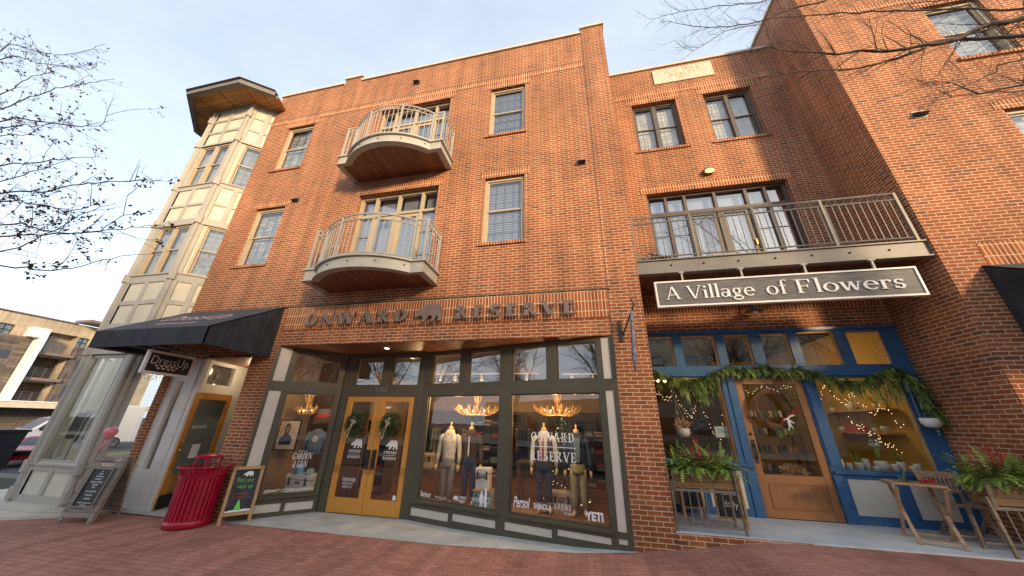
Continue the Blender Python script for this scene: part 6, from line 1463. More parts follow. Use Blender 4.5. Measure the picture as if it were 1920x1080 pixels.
# ---- flower shop inside
m = MB(); m.face([(1.3, 7.7, .31), (6.1, 7.7, .31), (6.1, 13, .31), (1.3, 13, .31)]); m.build('shop_floor', 'floor_wood', B2)
m = MB(); m.face([(6.09, 13, .3), (6.09, 7.7, .3), (6.09, 7.7, 3.95), (6.09, 13, 3.95)]); m.face([(4.6, 13, .3), (6.1, 13, .3), (6.1, 13, 3.95), (4.6, 13, 3.95)]); m.build('shop_wall', 'interior_yellow', B2)
m = MB(); m.face([(1.3, 13, .3), (4.6, 13, .3), (4.6, 13, 3.95), (1.3, 13, 3.95)]); m.face([(1.3, 7.7, .3), (1.3, 13, .3), (1.3, 13, 3.95), (1.3, 7.7, 3.95)]); m.build('shop_wall', 'interior_dark', B2)
m = MB(); m.face([(1.3, 7.7, 3.94), (1.3, 13, 3.94), (6.1, 13, 3.94), (6.1, 7.7, 3.94)]); m.build('shop_ceiling', 'ceiling_dark', B2)
m = MB(); m.box(1.32, 2.86, 7.72, 8.1, .31, 1.10); tag(m.build('window_bench', 'interior_dark'), 'dark display bench inside the left flower shop window', 'bench')
m = MB(); m.box(4.4, 6.05, 7.72, 8.15, .31, 1.08); tag(m.build('window_bench', 'interior_dark'), 'dark display bench carrying white pots inside the right flower shop window', 'bench')
random.seed(15)
def pot(label, x, y, z, r, h, plant=0, group='white ceramic pots in the right window'):
    t = thing('flower_pot', label, 'plant pot', (x, y, z), group); m = MB(); m.lathe([(.001, 0), (r*.6, 0), (r*.95, h*.45), (r, h*.75), (r*.9, h), (r*.8, h), (r*.8, h*.7), (.001, h*.65)], (x, y, z), 16); m.build('pot', 'ceramic', t, True)
    if plant == 1:
        g = MB()
        for i in range(16): a = random.uniform(0, 2*PI); frond(g, (x, y, z+h*.7), Vector((math.cos(a)*.5, math.sin(a)*.5, 1)), random.uniform(.12, .28), .02, 6, 0, .5)
        g.build('plant', 'cedar_bright', t)
    if plant == 2:
        g = MB()
        for i in range(9): a = random.uniform(0, 2*PI); g.tube([(x, y, z+h*.7), (x+.03*math.cos(a), y+.03*math.sin(a), z+h+.18), (x+.07*math.cos(a), y+.07*math.sin(a), z+h+.28)], [.007, .006, .002], 4)
        g.build('stems', 'cedar_bright', t)
        g = MB(); foliage(g, (x, y, z+h+.30), (.07, .07, .04), 40, .04, .012); g.build('flowers', 'letter_white', t)
pots = [(4.58, .065, .18, 0), (4.74, .05, .12, 0), (4.88, .07, .14, 1), (5.02, .05, .20, 0), (5.13, .045, .08, 0), (5.25, .10, .17, 2), (5.42, .055, .13, 0), (5.55, .06, .17, 1), (5.68, .05, .11, 0), (5.78, .05, .15, 0)]
ord_ = ['leftmost', 'second', 'third', 'fourth', 'fifth', 'sixth', 'seventh', 'eighth', 'ninth', 'rightmost']
for k, (x, r, h, p) in enumerate(pots): pot('white ceramic pot, %s on the bench in the right window%s' % (ord_[k], ('', ', with green leaves', ', wide with white flowers')[p]), x, 7.88+.03*(k % 2), 1.081, r, h, p)
t = thing('wall_shelf', 'upper wooden shelf with lights on the yellow wall of the flower shop', 'shelf', (5.95, 9.0, 2.1)); m = MB(); m.box(5.78, 6.085, 8.2, 10.2, 2.15, 2.18); m.build('board', 'light_wood', t)
t = thing('wall_shelf', 'lower wooden shelf with a red box on the yellow wall of the flower shop', 'shelf', (5.95, 9.0, 1.7)); m = MB(); m.box(5.78, 6.085, 8.3, 10.0, 1.70, 1.73); m.build('board', 'light_wood', t)
m = MB(); m.box(5.80, 6.0, 9.0, 9.4, 1.731, 1.86); tag(m.build('gift_box', 'red_chalk'), 'red box on the lower shelf of the yellow wall', 'box')
for k, (y, z, r) in enumerate(((8.5, 1.731, .07), (8.75, 1.731, .05), (9.7, 1.731, .06), (8.5, 2.181, .06), (9.2, 2.181, .08), (9.8, 2.181, .05))): pot('small white pot on the %s shelf of the yellow wall, %s' % (('lower', 'upper')[z > 2], ('nearest the window', 'behind the nearest one', 'farthest back', 'nearest the window', 'in the middle', 'farthest back')[k]), 5.93, y, z, r, r*1.8, k % 2, 'white pots on the wall shelves')
t = thing('display_stand', 'dark tiered stand of plants and jars in the middle of the flower shop', 'stand', (4.6, 10, .31)); m = MB()
for z in (.8, 1.2, 1.6, 2.0): m.box(4.0, 5.1, 9.8, 10.2, z, z+.03)
for x in (4.0, 5.06): m.box(x, x+.04, 9.8, 9.84, .31, 2.2); m.box(x, x+.04, 10.16, 10.2, .31, 2.2)
m.build('frame', 'interior_dark', t); m = MB()
for z in (.83, 1.23, 1.63, 2.03):
    for i in range(9): x = 4.1+.11*i; m.lathe([(.001, 0), (.035, 0), (.04, .10), (.02, .16), (.001, .16)], (x, 10, z), 8, random.randrange(4))
m.build('jars', ['antler', 'ceramic', 'brown_cloth', 'cedar'], t)
# hanging ornaments in the left window
orn = [(1.66, 2.30), (1.80, 2.26), (1.92, 2.42), (1.90, 2.02), (2.12, 2.38), (2.26, 2.46), (2.20, 2.08), (2.36, 2.26), (2.62, 2.42)]
for k, (x, z) in enumerate(orn):
    t = thing('bauble', 'silver glass bauble hanging on a thread in the left flower shop window', 'bauble', (x, 7.82, z), 'baubles hanging in the left window'); m = MB(); m.ball((x, 7.82, z), .036, 8); m.build('ball', 'metal_grey', t, True); m = MB(); m.tube([(x, 7.82, z+.036), (x, 7.82, 2.75)], .0015, 3); m.build('thread', 'ribbon', t)
for x, lb in ((1.52, 'leftmost'), (1.64, 'middle'), (1.78, 'rightmost')):
    t = thing('hanging_bulb', 'bright warm bulb, %s of three at the top of the left flower shop window' % lb, 'lamp', (x, 7.9, 2.72)); m = MB(); m.ball((x, 7.9, 2.70), .04, 8); m.build('glass', 'bulb', t, True); m = MB(); m.tube([(x, 7.9, 2.74), (x, 7.9, 3.9)], .004, 4); m.build('cord', 'black', t)
t = thing('hanging_pot', 'white hanging planter with twigs in the left flower shop window', 'plant pot', (1.98, 7.85, 1.75)); m = MB(); m.lathe([(.001, 0), (.08, .01), (.12, .08), (.115, .17), (.10, .17), (.09, .12)], (1.98, 7.85, 1.56), 16); m.build('pot', 'ceramic', t, True); m = MB(); m.tube([(1.89, 7.85, 1.72), (1.92, 7.85, 2.3)], .004, 4); m.tube([(2.07, 7.85, 1.72), (1.92, 7.85, 2.3)], .004, 4); m.build('cord', 'ribbon', t)
m = MB(); foliage(m, (1.98, 7.85, 1.80), (.12, .08, .07), 120, .09, .008, -.5); m.build('twigs', 'antler', t)
random.seed(9)
for (lab, x0, x1, y, zf, n) in (('string of tiny warm lights across the left flower shop window', 1.45, 2.8, 7.95, lambda f: 2.55-.9*abs(math.sin(f*9))*f-.2*f, 70), ('string of tiny warm lights along the top of the brown door glass', 3.2, 4.1, 7.75, lambda f: 2.50-.06*math.sin(f*12), 22), ('string of tiny warm lights inside the right flower shop window', 4.5, 5.85, 7.98, lambda f: 2.45-.5*f*f-.12*math.sin(f*20), 60), ('string of tiny warm lights on the shelf end of the yellow wall', 5.3, 5.95, 8.4, lambda f: 1.95-.55*f+.05*math.sin(f*30), 40)):
    t = thing('string_lights', lab, 'string lights', ((x0+x1)/2, y, 2.2)); pts = [Vector((x0+(x1-x0)*i/(n-1), y+random.uniform(-.05, .05), zf(i/(n-1))+random.uniform(-.05, .05))) for i in range(n)]
    m = MB(); m.tube(pts, .0015, 3); m.build('wire', 'iron', t); m = MB()
    for p in pts: m.ball(p, .0055, 4)
    m.build('bulbs', 'bulb_small', t)
m = MB()
for i in range(60): frond(m, (random.uniform(1.5, 2.75), random.uniform(7.78, 8.0), 1.1), Vector((random.uniform(-.5, .5), random.uniform(-.4, .2), 1)), random.uniform(.15, .38), .03, 7, 0, .9)
tag(m.build('potted_greenery', 'cedar'), 'dark green foliage on the bench inside the left flower shop window', 'plant')
t = thing('dried_flowers', 'pale dried flower bunch behind the foot of the brown door glass', 'flowers', (3.85, 8.0, .95)); m = MB(); foliage(m, (3.85, 8.0, 1.0), (.22, .12, .10), 260, .06, .02, -.3); m.build('blooms', 'antler', t); m = MB(); m.box(3.6, 4.1, 7.85, 8.15, .31, .93); m.build('crate', 'interior_dark', t)
for (x, y, z, e) in ((5.0, 8.9, 3.0, 14), (2.1, 9.0, 2.9, 7), (3.7, 10.5, 3.1, 8)): point(x, y, z, e, (1, .68, .34))
# clothes in the tower's shop window
rack('clothes_rack', 'chrome rail of dark and mauve dresses in the tower shop window', -12.75, -11.95, 6.50, 1.82, ['black', 'brown_cloth', 'grey_cloth', 'shirt_white', 'black'], 8, 8, z0=.1)
rack('clothes_rack', 'rail of dark jackets behind the right face of the tower, by the brick strip', -11.0, -10.3, 7.2, 1.55, ['black', 'denim', 'brown_cloth', 'grey_cloth'], 7, 12, z0=.1)
m = MB(); m.box(-12.78, -12.50, 6.98, 7.02, 2.12, 3.2); tag(m.build('hanging_panel', 'white'), 'pale narrow panel hanging inside the tower shop window', 'panel')  # white panel hung behind the tower glass
m = MB(); m.face([(-13.3, 6.8, .1), (-12.45, 6.1, .1), (-10.9, 6.1, .1), (-10.5, 6.42, .1), (-10.5, 9.0, .1), (-13.3, 9.0, .1)]); m.build('shop_floor', 'interior_pale', B4)
t = thing('chandelier', 'white shell pendant sparkling at the top of the tower shop window', 'chandelier', (-11.7, 6.9, 2.8)); m = MB()
random.seed(3); foliage(m, (-11.7, 6.9, 2.85), (.35, .35, .18), 300, .05, .02, .5); m.build('shells', 'ceramic', t); m = MB()
for i in range(24): m.ball((-10.7+random.uniform(-.25, .2), 7.4+random.uniform(-.2, .2), 2.3+random.uniform(-.25, .3)), .012, 4)
m.build('sparks', 'bulb_small', t)
point(-11.6, 7.3, 3.0, 26, (1, .95, .88)); point(-9.0, 7.4, 2.9, 6, (1, .75, .45))  # the stronger one is added to brighten the tower room
# ---------------------------------------------------------------- trees
LTL = [[(-13.59, 2.25, 9.97), (-13.35, 2.25, 10.14), (-10.57, 2.25, 8.83), (-9.08, 2.25, 8.69)], [(-13.99, 2.4, 10.0), (-11.83, 2.4, 9.19), (-9.49, 2.4, 8.26), (-9.42, 2.4, 8.38)], [(-10.73, 2.1, 7.42), (-10.3, 2.1, 7.78), (-9.53, 2.1, 7.77)], [(-12.02, 2.47, 7.78), (-11.37, 2.48, 8.01), (-10.11, 2.47, 8.0), (-8.62, 2.47, 7.82)], [(-10.53, 2.25, 6.83), (-9.32, 2.25, 6.57), (-7.58, 2.25, 6.03), (-7.24, 2.25, 6.05), (-7.33, 2.25, 6.23), (-6.98, 2.25, 6.25)], [(-9.62, 2.1, 6.27), (-8.56, 2.1, 6.1), (-7.97, 2.1, 6.04)], [(-11.06, 2.48, 6.8), (-10.33, 2.48, 6.69), (-9.77, 2.47, 6.85)], [(-9.53, 2.32, 5.61), (-8.81, 2.33, 5.56), (-7.62, 2.33, 5.47), (-7.01, 2.33, 5.37)], [(-8.88, 2.25, 5.13), (-8.13, 2.25, 5.22), (-7.37, 2.25, 5.35)], [(-8.89, 2.33, 4.95), (-7.75, 2.33, 4.81), (-7.22, 2.33, 4.86), (-5.86, 2.33, 4.72), (-5.33, 2.33, 4.64)], [(-7.71, 2.17, 4.12), (-6.86, 2.17, 3.96), (-6.07, 2.17, 3.79), (-5.48, 2.17, 3.81), (-5.33, 2.17, 3.97), (-5.44, 2.17, 4.28)], [(-8.03, 2.4, 3.87), (-7.53, 2.4, 3.94), (-6.77, 2.4, 4.32), (-6.17, 2.4, 4.45)], [(-7.52, 2.33, 3.54), (-6.72, 2.33, 3.42), (-6.06, 2.33, 3.39), (-5.46, 2.33, 3.48), (-5.15, 2.33, 3.49)], [(-8.13, 2.17, 4.55), (-7.48, 2.17, 4.46), (-6.38, 2.17, 4.19), (-5.77, 2.17, 4.22)], [(-8.81, 2.55, 4.28), (-7.72, 2.55, 4.2), (-6.93, 2.55, 4.14), (-5.55, 2.55, 4.1)]]
RTL = [[(6.26, 4.0, 7.04), (6.06, 4.0, 7.0), (5.77, 4.0, 7.02), (5.47, 4.0, 6.86), (5.22, 4.0, 6.84), (4.89, 4.0, 6.83), (4.66, 4.0, 6.86), (4.35, 4.0, 6.95), (3.93, 4.0, 7.02), (3.62, 4.0, 7.19), (3.22, 4.0, 7.44)], [(5.52, 4.1, 6.98), (5.16, 4.1, 6.9), (4.79, 4.1, 6.81), (4.39, 4.1, 6.73), (4.13, 4.1, 6.78), (3.75, 4.1, 6.83), (3.39, 4.1, 6.88), (3.01, 4.1, 6.89)], [(5.41, 3.8, 5.63), (5.18, 3.8, 5.6), (4.97, 3.8, 5.58), (4.8, 3.8, 5.83), (4.54, 3.8, 5.9)], [(4.97, 3.8, 5.58), (4.71, 3.8, 5.6), (4.33, 3.8, 5.52)], [(5.84, 4.2, 8.07), (5.42, 4.2, 7.95), (4.91, 4.2, 7.9)], [(5.09, 4.3, 8.92), (4.65, 4.3, 8.78), (3.98, 4.3, 8.71), (3.5, 4.3, 8.55), (2.74, 4.3, 8.67), (2.06, 4.3, 9.13)], [(5.9, 4.0, 6.26), (5.56, 4.0, 6.12), (5.16, 4.0, 5.96), (4.7, 4.0, 5.79)], [(4.33, 4.3, 9.09), (3.64, 4.3, 9.12), (2.95, 4.3, 9.28), (2.09, 4.3, 9.33), (1.74, 4.3, 9.34)], [(3.92, 4.2, 8.39), (3.41, 4.2, 8.35), (2.9, 4.2, 8.33), (2.3, 4.2, 7.97), (2.06, 4.2, 8.36)]]
def curve(pts, step=.12, jit=.012):
    pts = [Vector(p) for p in pts]; out = []
    for i in range(len(pts)-1):
        p0 = pts[max(0, i-1)]; p1 = pts[i]; p2 = pts[i+1]; p3 = pts[min(len(pts)-1, i+2)]; n = max(1, int((p2-p1).length/step))
        for k in range(n):
            t_ = k/n; out.append(.5*((2*p1)+(p2-p0)*t_+(2*p0-5*p1+4*p2-p3)*t_*t_+(3*p1-p0-3*p2+p3)*t_**3)+Vector((random.gauss(0, jit), random.gauss(0, jit), random.gauss(0, jit))))
    out.append(pts[-1]); return out
def twig(m, p, d, L, r, lv, leaf=None, upw=.25):
    d = d.normalized(); n = max(3, int(L/.09)); pts = [p]; q = p.copy()
    for i in range(n):
        d = (d+Vector((random.gauss(0, .10), random.gauss(0, .10), random.gauss(0, .10)+upw*.06))).normalized(); q = q+d*L/n; pts.append(q.copy())
    m.tube(pts, [r*(1-.75*i/n) for i in range(n+1)], 4 if r > .004 else 3, cap=False)
    if leaf is not None and random.random() < .5:
        for k in range(random.randint(1, 4)): leaf.append(random.choice(pts[1:])+Vector((random.gauss(0, .02), random.gauss(0, .02), -.02)))
    if lv > 0:
        for i in range(1, n):
            if random.random() < .52:
                a = d.cross(Vector((random.gauss(0, 1), random.gauss(0, 1), random.gauss(0, 1)))).normalized()
                twig(m, pts[i], d*.9+a*random.uniform(.5, 1.0), L*random.uniform(.35, .6), r*.55, lv-1, leaf, upw)
def tree(name, label, base, fork, limbs, r0, limb_r, tw, leafmat=None, mat='bark_dark', dens=.5, lvl=1, seed=1, cat='tree', mult=1, tr=.35):
    random.seed(seed); t = thing(name, label, cat, base); b = Vector(base); f = Vector(fork)
    m = MB(); m.tube(curve([b, b.lerp(f, .5)+Vector((.06, .03, 0)), f], .4, .02), [r0*1.25]+[r0]*50 if False else r0, 10); m.tube([b, b+Vector((0, 0, .25))], [r0*1.7, r0*1.05], 10); m.build('trunk', mat, t, True)
    m = MB(); leaf = [] if leafmat else None
    for lb in limbs:
        pts = [Vector(p) for p in lb[0]]; rr = lb[1]*limb_r
        full = curve([f, f.lerp(pts[0], .55)+Vector((0, 0, .25))]+pts, .13, .008); n = len(full)
        m.tube(full, [rr*(2.0 if False else 1.6)*(1-i/n)**.8+.0022 for i in range(n)], 6, cap=False)
        for i in range(n//4, n):
            for _ in range(mult):
                if random.random() > dens: continue
                d = (full[min(n-1, i+1)]-full[i-1]).normalized(); a = d.cross(Vector((random.gauss(0, 1), random.gauss(0, 1), random.gauss(0, 1)))).normalized()
                twig(m, full[i], d*.8+a*random.uniform(.4, 1.0), tw*random.uniform(.5, 1.3)*(1.15-.5*i/n), max(.003, rr*tr), lvl, leaf)
    m.build('branches', mat, t, True)
    if leaf:
        g = MB()
        for p in leaf:
            for k in range(random.choice((1, 1, 2))):
                d = Vector((random.gauss(0, 1), random.gauss(0, 1), random.gauss(0, 1)-1)).normalized(); s_ = random.uniform(.012, .026); a = d.cross(Vector((random.gauss(0, 1), random.gauss(0, 1), .2))).normalized()*s_*.7; c_ = d.cross(a).normalized()*s_*.4
                g.face([p, p+d*s_+a, p+d*s_*2+c_, p+d*s_-a])
        g.build('dead_leaves', leafmat, t)
    return t
tree('street_tree', 'bare street tree with a few brown dead leaves reaching in from the left edge', (-12.6, 1.0, -.2), (-12.4, 1.1, 2.6), [(l, 1) for l in LTL], .13, .012, .60, 'dry_leaf', dens=.62, lvl=2, seed=4)
tree('street_tree', 'bare street tree whose thick grey limbs cross the top right corner', (9.6, 2.4, .1), (9.3, 2.6, 3.0), [(l, w_) for l, w_ in zip(RTL, (2.9, 2.0, 1.5, .7, 1.1, 1.4, 1.0, 1.0, .8))], .16, .0165, .66, None, mat='bark', dens=.85, lvl=2, seed=8, mult=2, tr=.17)
# bare trees across the street (seen mirrored in the shop glass)
def bare_tree(label, x, y, h, seed):
    random.seed(seed); t = thing('street_tree', label, 'tree', (x, y, -.3), 'bare trees across the street'); m = MB(); m.tube([(x, y, -.3), (x+.1, y, h*.3)], [.17, .12], 8); m.build('trunk', 'bark_dark', t, True); m = MB()
    for k in range(9):
        a = 2*PI*k/9; p = Vector((x+.1, y, h*.3)); d = Vector((math.cos(a)*.45, math.sin(a)*.45, 1)); pts = [p]; q = p.copy()
        for i in range(9): d = (d+Vector((random.gauss(0, .12), random.gauss(0, .12), .05))).normalized(); q = q+d*h*.075; pts.append(q.copy())
        m.tube(pts, [.07*(1-.85*i/9) for i in range(10)], 5, cap=False)
        for i in range(2, 9):
            for _ in range(3):
                aa = d.cross(Vector((random.gauss(0, 1), random.gauss(0, 1), random.gauss(0, 1)))).normalized(); twig(m, pts[i], d*.7+aa, h*.16, .016, 1)
    m.build('branches', 'bark_dark', t)
for i, (x, y, h) in enumerate(((-16, -10, 10), (-7, -9, 11), (1.5, -10, 10), (10, -9.5, 10.5), (20, -12, 11))): bare_tree('bare tree across the street behind the viewer, seen only in the shop glass', x, y, h, 50+i)
# ---------------------------------------------------------------- across the street (casts the low evening shade and shows in the glass)
t = thing('opposite_building', 'long pale block across the street behind the viewer, mirrored faintly in the shop windows', 'building', (8, -24, -.3))
FO = Fr(60, -24, -1, 0)
def block(x0, x1, h, mat):
    m = MB(); wall(m, Fr(60, -24, -1, 0), 60-x1, 60-x0, -.3, h, [(60-x1+1.2+3.4*i, 60-x1+2.9+3.4*i, z, z+1.7) for i in range(int((x1-x0-1)/3.4)) for z in [zz for zz in (1.0, 4.2, 7.4, 10.6) if zz+2.4 < h]], depth=.2)
    m.face([(x0, -24, -.3), (x0, -36, -.3), (x0, -36, h), (x0, -24, h)]); m.face([(x1, -36, -.3), (x1, -24, -.3), (x1, -24, h), (x1, -36, h)]); m.face([(x0, -36, h), (x0, -24, h), (x1, -24, h), (x1, -36, h)][::-1]); m.face([(x0, -36, -.3), (x1, -36, -.3), (x1, -36, h), (x0, -36, h)])
    m.build('wall', mat, t); g = MB(); g.face([(x1-.5, -24.15, -.3), (x0+.5, -24.15, -.3), (x0+.5, -24.15, h-.5), (x1-.5, -24.15, h-.5)]); g.build('glazing', 'glass_teal', t)
    g = MB(); g.face([(x1-.5, -24.4, -.3), (x0+.5, -24.4, -.3), (x0+.5, -24.4, h-.5), (x1-.5, -24.4, h-.5)]); g.build('room', 'interior_dark', t)
for b_ in ((-34, -6, 4.6, 'tanblock'), (-5.9, 24, 15.0, 'tanblock'), (24.1, 31, 13.4, 'tanblock'), (31.1, 60, 11.0, 'brick')): block(*b_)  # heights stepped to shade the facades, pale walls chosen to bounce light

# ---------------------------------------------------------------- far apartment block on the left
S_ = 64/34.0
def bgz(z): return 1.75+(z-1.75)*S_
t = thing('apartment_block', 'modern tan and grey apartment block with balconies across the side street', 'building', (-64, 26, -.6))
FBG = Fr(-64, 10, 0, 1)       # s = Y-10, faces +X
def by(y): return y*S_-10
m = MB(); wall(m, FBG, by(9.5), by(20), -1.2, bgz(7.46), [(by(11.72), by(12.33), bgz(6.1), bgz(6.71)), (by(13.47), by(15.09), bgz(5.36), bgz(6.66)), (by(15.12), by(15.66), bgz(6.0), bgz(6.63)), (by(13.45), by(15.1), bgz(3.8), bgz(5.1)), (by(13.44), by(15.1), bgz(2.36), bgz(3.55))], depth=1.6)
m.face([(-64, by(9.5)+10, bgz(7.46)), (-64, by(20)+10, bgz(7.46)), (-80, by(20)+10, bgz(7.46)), (-80, by(9.5)+10, bgz(7.46))]); m.build('wall', 'tanblock', t)
m = MB(); m.fbox(FBG, by(9.5), by(14.7), -.4, .25, bgz(7.44), bgz(7.50)); m.fbox(FBG, by(14.66), by(16.2), -.5, 2.4, bgz(7.55), bgz(7.72)); m.build('roof_edge', 'letter_brown', t)
for q in ((9.5, 13.15, 6.08), (15.12, 18, 5.96)): m = MB(); m.fbox(FBG, by(q[0]), by(q[1]), .0, .5, bgz(2.3), bgz(q[2])); m.build('cladding', 'siding', t)
m = MB(); m.fbox(FBG, by(15.48), by(15.66), .501, .52, bgz(4.4), bgz(5.14)); m.fbox(FBG, by(15.49), by(15.62), .501, .52, bgz(2.75), bgz(3.46)); m.fbox(FBG, by(12.2), by(12.66), .501, .52, bgz(4.7), bgz(5.2)); m.build('window', 'car_dark', t)
m = MB(); m.fbox(FBG, by(13.2), by(13.45), .0, 1.6, bgz(2.36), bgz(6.68)); m.fbox(FBG, by(12.73), by(13.2), .5, 1.55, bgz(6.1), bgz(6.68)); m.build('white_fin', 'letter_white', t)
for (y0, y1, z0, z1) in ((13.47, 15.09, 5.36, 6.66), (13.45, 15.1, 3.8, 5.1), (13.44, 15.1, 2.36, 3.55), (11.72, 12.33, 6.1, 6.71), (15.12, 15.66, 6.0, 6.63)):
    a, b, c, e = by(y0), by(y1), bgz(z0), bgz(z1); wd = 1.3 if y1-y0 > 1 else b-a
    f = MB(); d = -1.45 if y1-y0 > 1 else -.3
    for x in (a, a+wd/2, a+wd): f.fbox(FBG, x-.04, x+.04, d, d+.08, c, e)
    f.fbox(FBG, a, a+wd, d, d+.081, e-.66, e-.58); f.fbox(FBG, a, a+wd, d, d+.079, e-.08, e); fr = f.build('window', 'black', t)
    g = MB(); g.face([FBG.P(a, d+.03, c), FBG.P(a+wd, d+.03, c), FBG.P(a+wd, d+.03, e), FBG.P(a, d+.03, e)]); g.build('pane', 'glass_teal', fr); g = MB(); g.face([FBG.P(a, d-.2, c), FBG.P(a+wd, d-.2, c), FBG.P(a+wd, d-.2, e), FBG.P(a, d-.2, e)]); g.build('blind', 'curtain_light', fr)
    if y1-y0 > 1:
        g = MB(); g.face([FBG.P(a+wd, d-.0, c), FBG.P(b, d-.0, c), FBG.P(b, d-.0, e), FBG.P(a+wd, d-.0, e)]); g.build('recess_wall', 'tanblock' if z0 > 5 else 'interior_dark', t)
        g = MB(); g.fbox(FBG, a-.1, b+.1, -1.5, .9, c-.36, c-.02); bl = g.build('balcony', 'letter_brown', t)
        g = MB()
        for k in range(5): x = a+(b-a)*k/4; g.bar(FBG.P(x, .85, c), FBG.P(x, .85, c+1.05), .04, .04)
        for z in (.2, .4, .6, .8, 1.05): g.bar(FBG.P(a, .85, c+z), FBG.P(b, .85, c+z), .025, .025)
        g.build('railing', 'metal_grey', bl)
m = MB(); m.fbox(FBG, by(9.5), by(20), .5, 3.0, bgz(2.0), bgz(2.33)); m.build('canopy', 'concrete_light', t); m = MB(); m.fbox(FBG, by(9.5), by(20), .4, 3.1, bgz(2.33), bgz(2.38)); m.build('canopy_edge', 'letter_white', t)
m = MB(); m.fbox(FBG, by(9.5), by(20), -.2, .06, -1.2, bgz(2.0)); m.build('ground_floor', 'siding', t)
m = MB(); m.fbox(FBG, by(9.5), by(12.9), .07, .15, -.6, 1.2); m.build('shopfront_panel', 'interior_yellow', t)
# ---------------------------------------------------------------- vehicles in the side street
def wheel(par, c, r, w_, axis):
    m = MB(); ax = Vector(axis).normalized(); c = Vector(c); n = 18; a = ax.cross(Vector((0, 0, 1))).normalized(); b = Vector((0, 0, 1))
    def ring(rr, o): return [c+ax*o+(a*math.cos(2*PI*i/n)+b*math.sin(2*PI*i/n))*rr for i in range(n)]
    m.loft([ring(r*.6, -w_/2), ring(r*.95, -w_/2), ring(r, -w_*.3), ring(r, w_*.3), ring(r*.95, w_/2), ring(r*.6, w_/2)]); o = m.build('wheel', 'tyre', par, True)
    m = MB(); m.loft([ring(r*.62, -w_/2-.005), ring(r*.55, -w_/2-.01), ring(r*.1, -w_/2+.01)]); m.loft([ring(r*.1, w_/2-.01), ring(r*.55, w_/2+.01), ring(r*.62, w_/2+.005)]); m.build('rim', 'metal_grey', o, True)
def vehicle(label, name, cat, O, dirv, prof, half, mat, glassprof, wheels, wr, front=None, word=None):
    """profile (along, height) lofted across the width; O = ground point at the middle of the front; dirv points rearward"""
    t = thing(name, label, cat, O); O = Vector(O); D = Vector((dirv[0], dirv[1], 0)).normalized(); S = Vector((-D.y, D.x, 0)); Z = Vector((0, 0, 1))
    P = lambda a, s_, h: O+D*a+S*s_+Z*h
    m = MB(); rings = []
    for f, sh in ((-1, .93), (-.96, .985), (-.8, 1), (.8, 1), (.96, .985), (1, .93)):
        cx = sum(p[0] for p in prof)/len(prof); cz = sum(p[1] for p in prof)/len(prof)
        rings.append([P(cx+(a-cx)*sh, half*f*(1 if h < .95 else 1-.10*(h-.95)), cz+(h-cz)*sh) for a, h in prof])
    m.loft(rings); m.build('body', mat, t, False)
    for s_, nm in ((-1, 'side_window'), (1, 'side_window')):
        for poly in glassprof:
            m = MB(); m.face([P(a, s_*half*(1.004-.10*max(0, h-.95)), h) for a, h in (poly if s_ < 0 else poly[::-1])]); m.build(nm, 'car_dark', t)
    for a in wheels:
        for s_ in (-1, 1): wheel(t, P(a, s_*(half-.10), wr), wr, .22, S)
    if front:
        (a0, h0, a1, h1) = front; m = MB(); n_ = Vector((0, 0, 0)); off = .012
        m.face([P(a0-off, -half*.82, h0+off), P(a0-off, half*.82, h0+off), P(a1-off, half*.74, h1+off), P(a1-off, -half*.74, h1+off)][::-1]); m.build('windscreen', 'car_dark', t)
    for s_ in (-1, 1):
        m = MB(); m.ball(P(.06, s_*half*.72, .72 if cat != 'van' else .85), .13, 6); m.build('headlight', 'shirt_white', t)
        m = MB(); m.ball(P(1.05 if cat == 'van' else 1.5, s_*(half+.10), 1.25 if cat == 'van' else 1.0), .09, 5); m.build('mirror', 'black', t)
    m = MB(); m.hexa([P(-.01, -.5, .42), P(-.01, .5, .42), P(.05, .5, .42), P(.05, -.5, .42), P(-.01, -.5, .62), P(-.01, .5, .62), P(.05, .5, .62), P(.05, -.5, .62)]); m.build('grille', 'black', t)
    return t, P
vz = -.42
v1, P = vehicle('white box van with a lime logo on its door in the side street', 'delivery_van', 'van', (-33.6, 14.0, vz), (.12, .99), [(0, .35), (0, .95), (.15, 1.10), (.75, 1.25), (1.35, 1.88), (1.9, 1.98), (1.95, 2.75), (5.6, 2.75), (5.65, .35)], 1.0, 'van_white', [[(.95, 1.28), (1.35, 1.80), (1.85, 1.80), (1.85, 1.25)]], (.95, 4.5), .36, (.75, 1.25, 1.35, 1.88))
o = sans('lettering', 'U', P(2.5, -1.006, 2.05), (P(0, 0, 0)-P(1, 0, 0)), Vector((0, 0, 1)), .28, .38, 'black', v1)
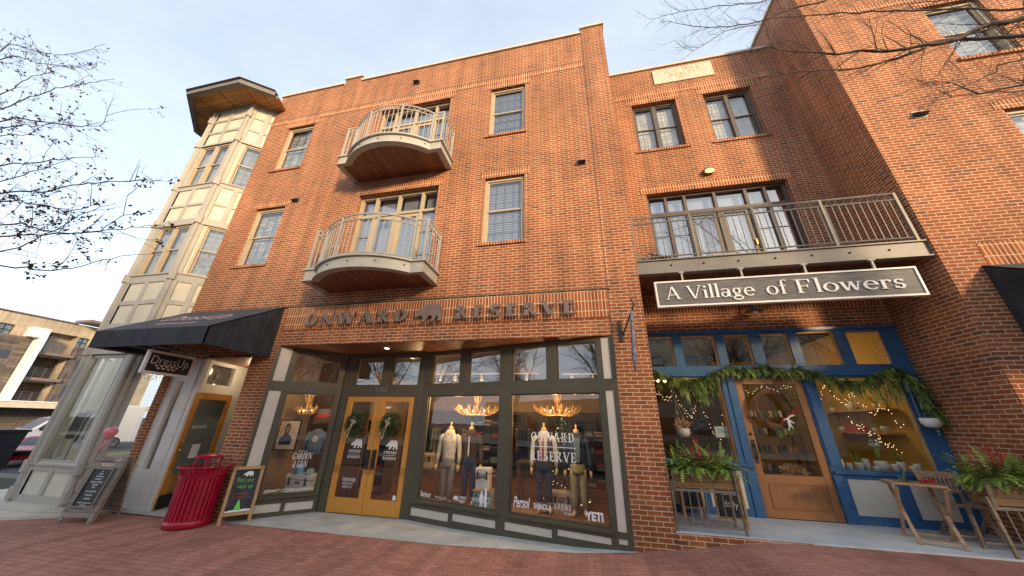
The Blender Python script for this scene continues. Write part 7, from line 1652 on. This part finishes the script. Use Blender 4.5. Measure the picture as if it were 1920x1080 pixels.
m = MB(); m.hexa([P(1.1, -1.012, .75), P(1.6, -1.012, .75), P(1.6, -1.004, .75), P(1.1, -1.004, .75), P(1.2, -1.012, .95), P(1.6, -1.012, 1.0), P(1.6, -1.004, 1.0), P(1.2, -1.004, .95)]); m.build('door_logo', 'lime', v1)
vehicle('red car with its bonnet towards us beside the white van', 'parked_car', 'car', (-23.9, 10.95, vz), (-.75, .66), [(0, .26), (0, .56), (.15, .66), (1.1, .80), (1.7, 1.08), (2.6, 1.12), (3.5, 1.02), (4.1, .86), (4.4, .80), (4.45, .28)], .88, 'car_red', [[(1.35, .84), (1.75, 1.04), (2.5, 1.08), (2.5, .84)], [(2.6, .84), (2.6, 1.08), (3.3, 1.0), (3.7, .86)]], (.85, 3.5), .30, (1.1, .80, 1.7, 1.08))
vehicle('dark saloon driving past behind the viewer, mirrored in the shop windows', 'passing_car', 'car', (-2.4, -4.2, -.33), (-1, 0), [(0, .25), (0, .60), (.15, .74), (1.1, .92), (1.8, 1.38), (2.8, 1.44), (3.7, 1.28), (4.3, 1.0), (4.6, .92), (4.65, .28)], .9, 'car_silver', [[(1.4, .98), (1.9, 1.33), (2.7, 1.37), (2.7, .98)], [(2.8, .98), (2.8, 1.37), (3.5, 1.25), (3.9, 1.02)]], (.9, 3.7), .33, (1.1, .92, 1.8, 1.38))
# black bin by the left edge
t = thing('street_bin', 'big black street bin with a band of white letters, cut off by the left edge', 'bin', (-24.1, 9.9, -.42)); m = MB()
m.loft([[(-24.1+a*x, 9.9+b*y, z) for x, y in ((-1, -1), (1, -1), (1, 1), (-1, 1))] for z, a, b in ((-.42, .78, .36), (.98, .95, .45))]); m.build('body', 'car_dark', t); m = MB(); m.box(-25.10, -23.10, 9.40, 10.40, .985, 1.08); m.build('lid', 'black', t)
def fy(z): return 9.9-.36-.09*(z+.42)/1.4-.004
m = MB(); m.face([(-24.95, fy(.62), .62), (-23.30, fy(.62), .62), (-23.26, fy(.84), .84), (-24.99, fy(.84), .84)]); lb = m.build('label_band', 'decal_white', t)
# low wall behind the corner
m = MB(); m.box(-30, -15.6, 7.4, 7.9, -.5, .0)
tag(m.build('low_wall', 'lower_field'), 'low dark kerb wall at the left edge behind the plinth of the bay tower', 'wall')
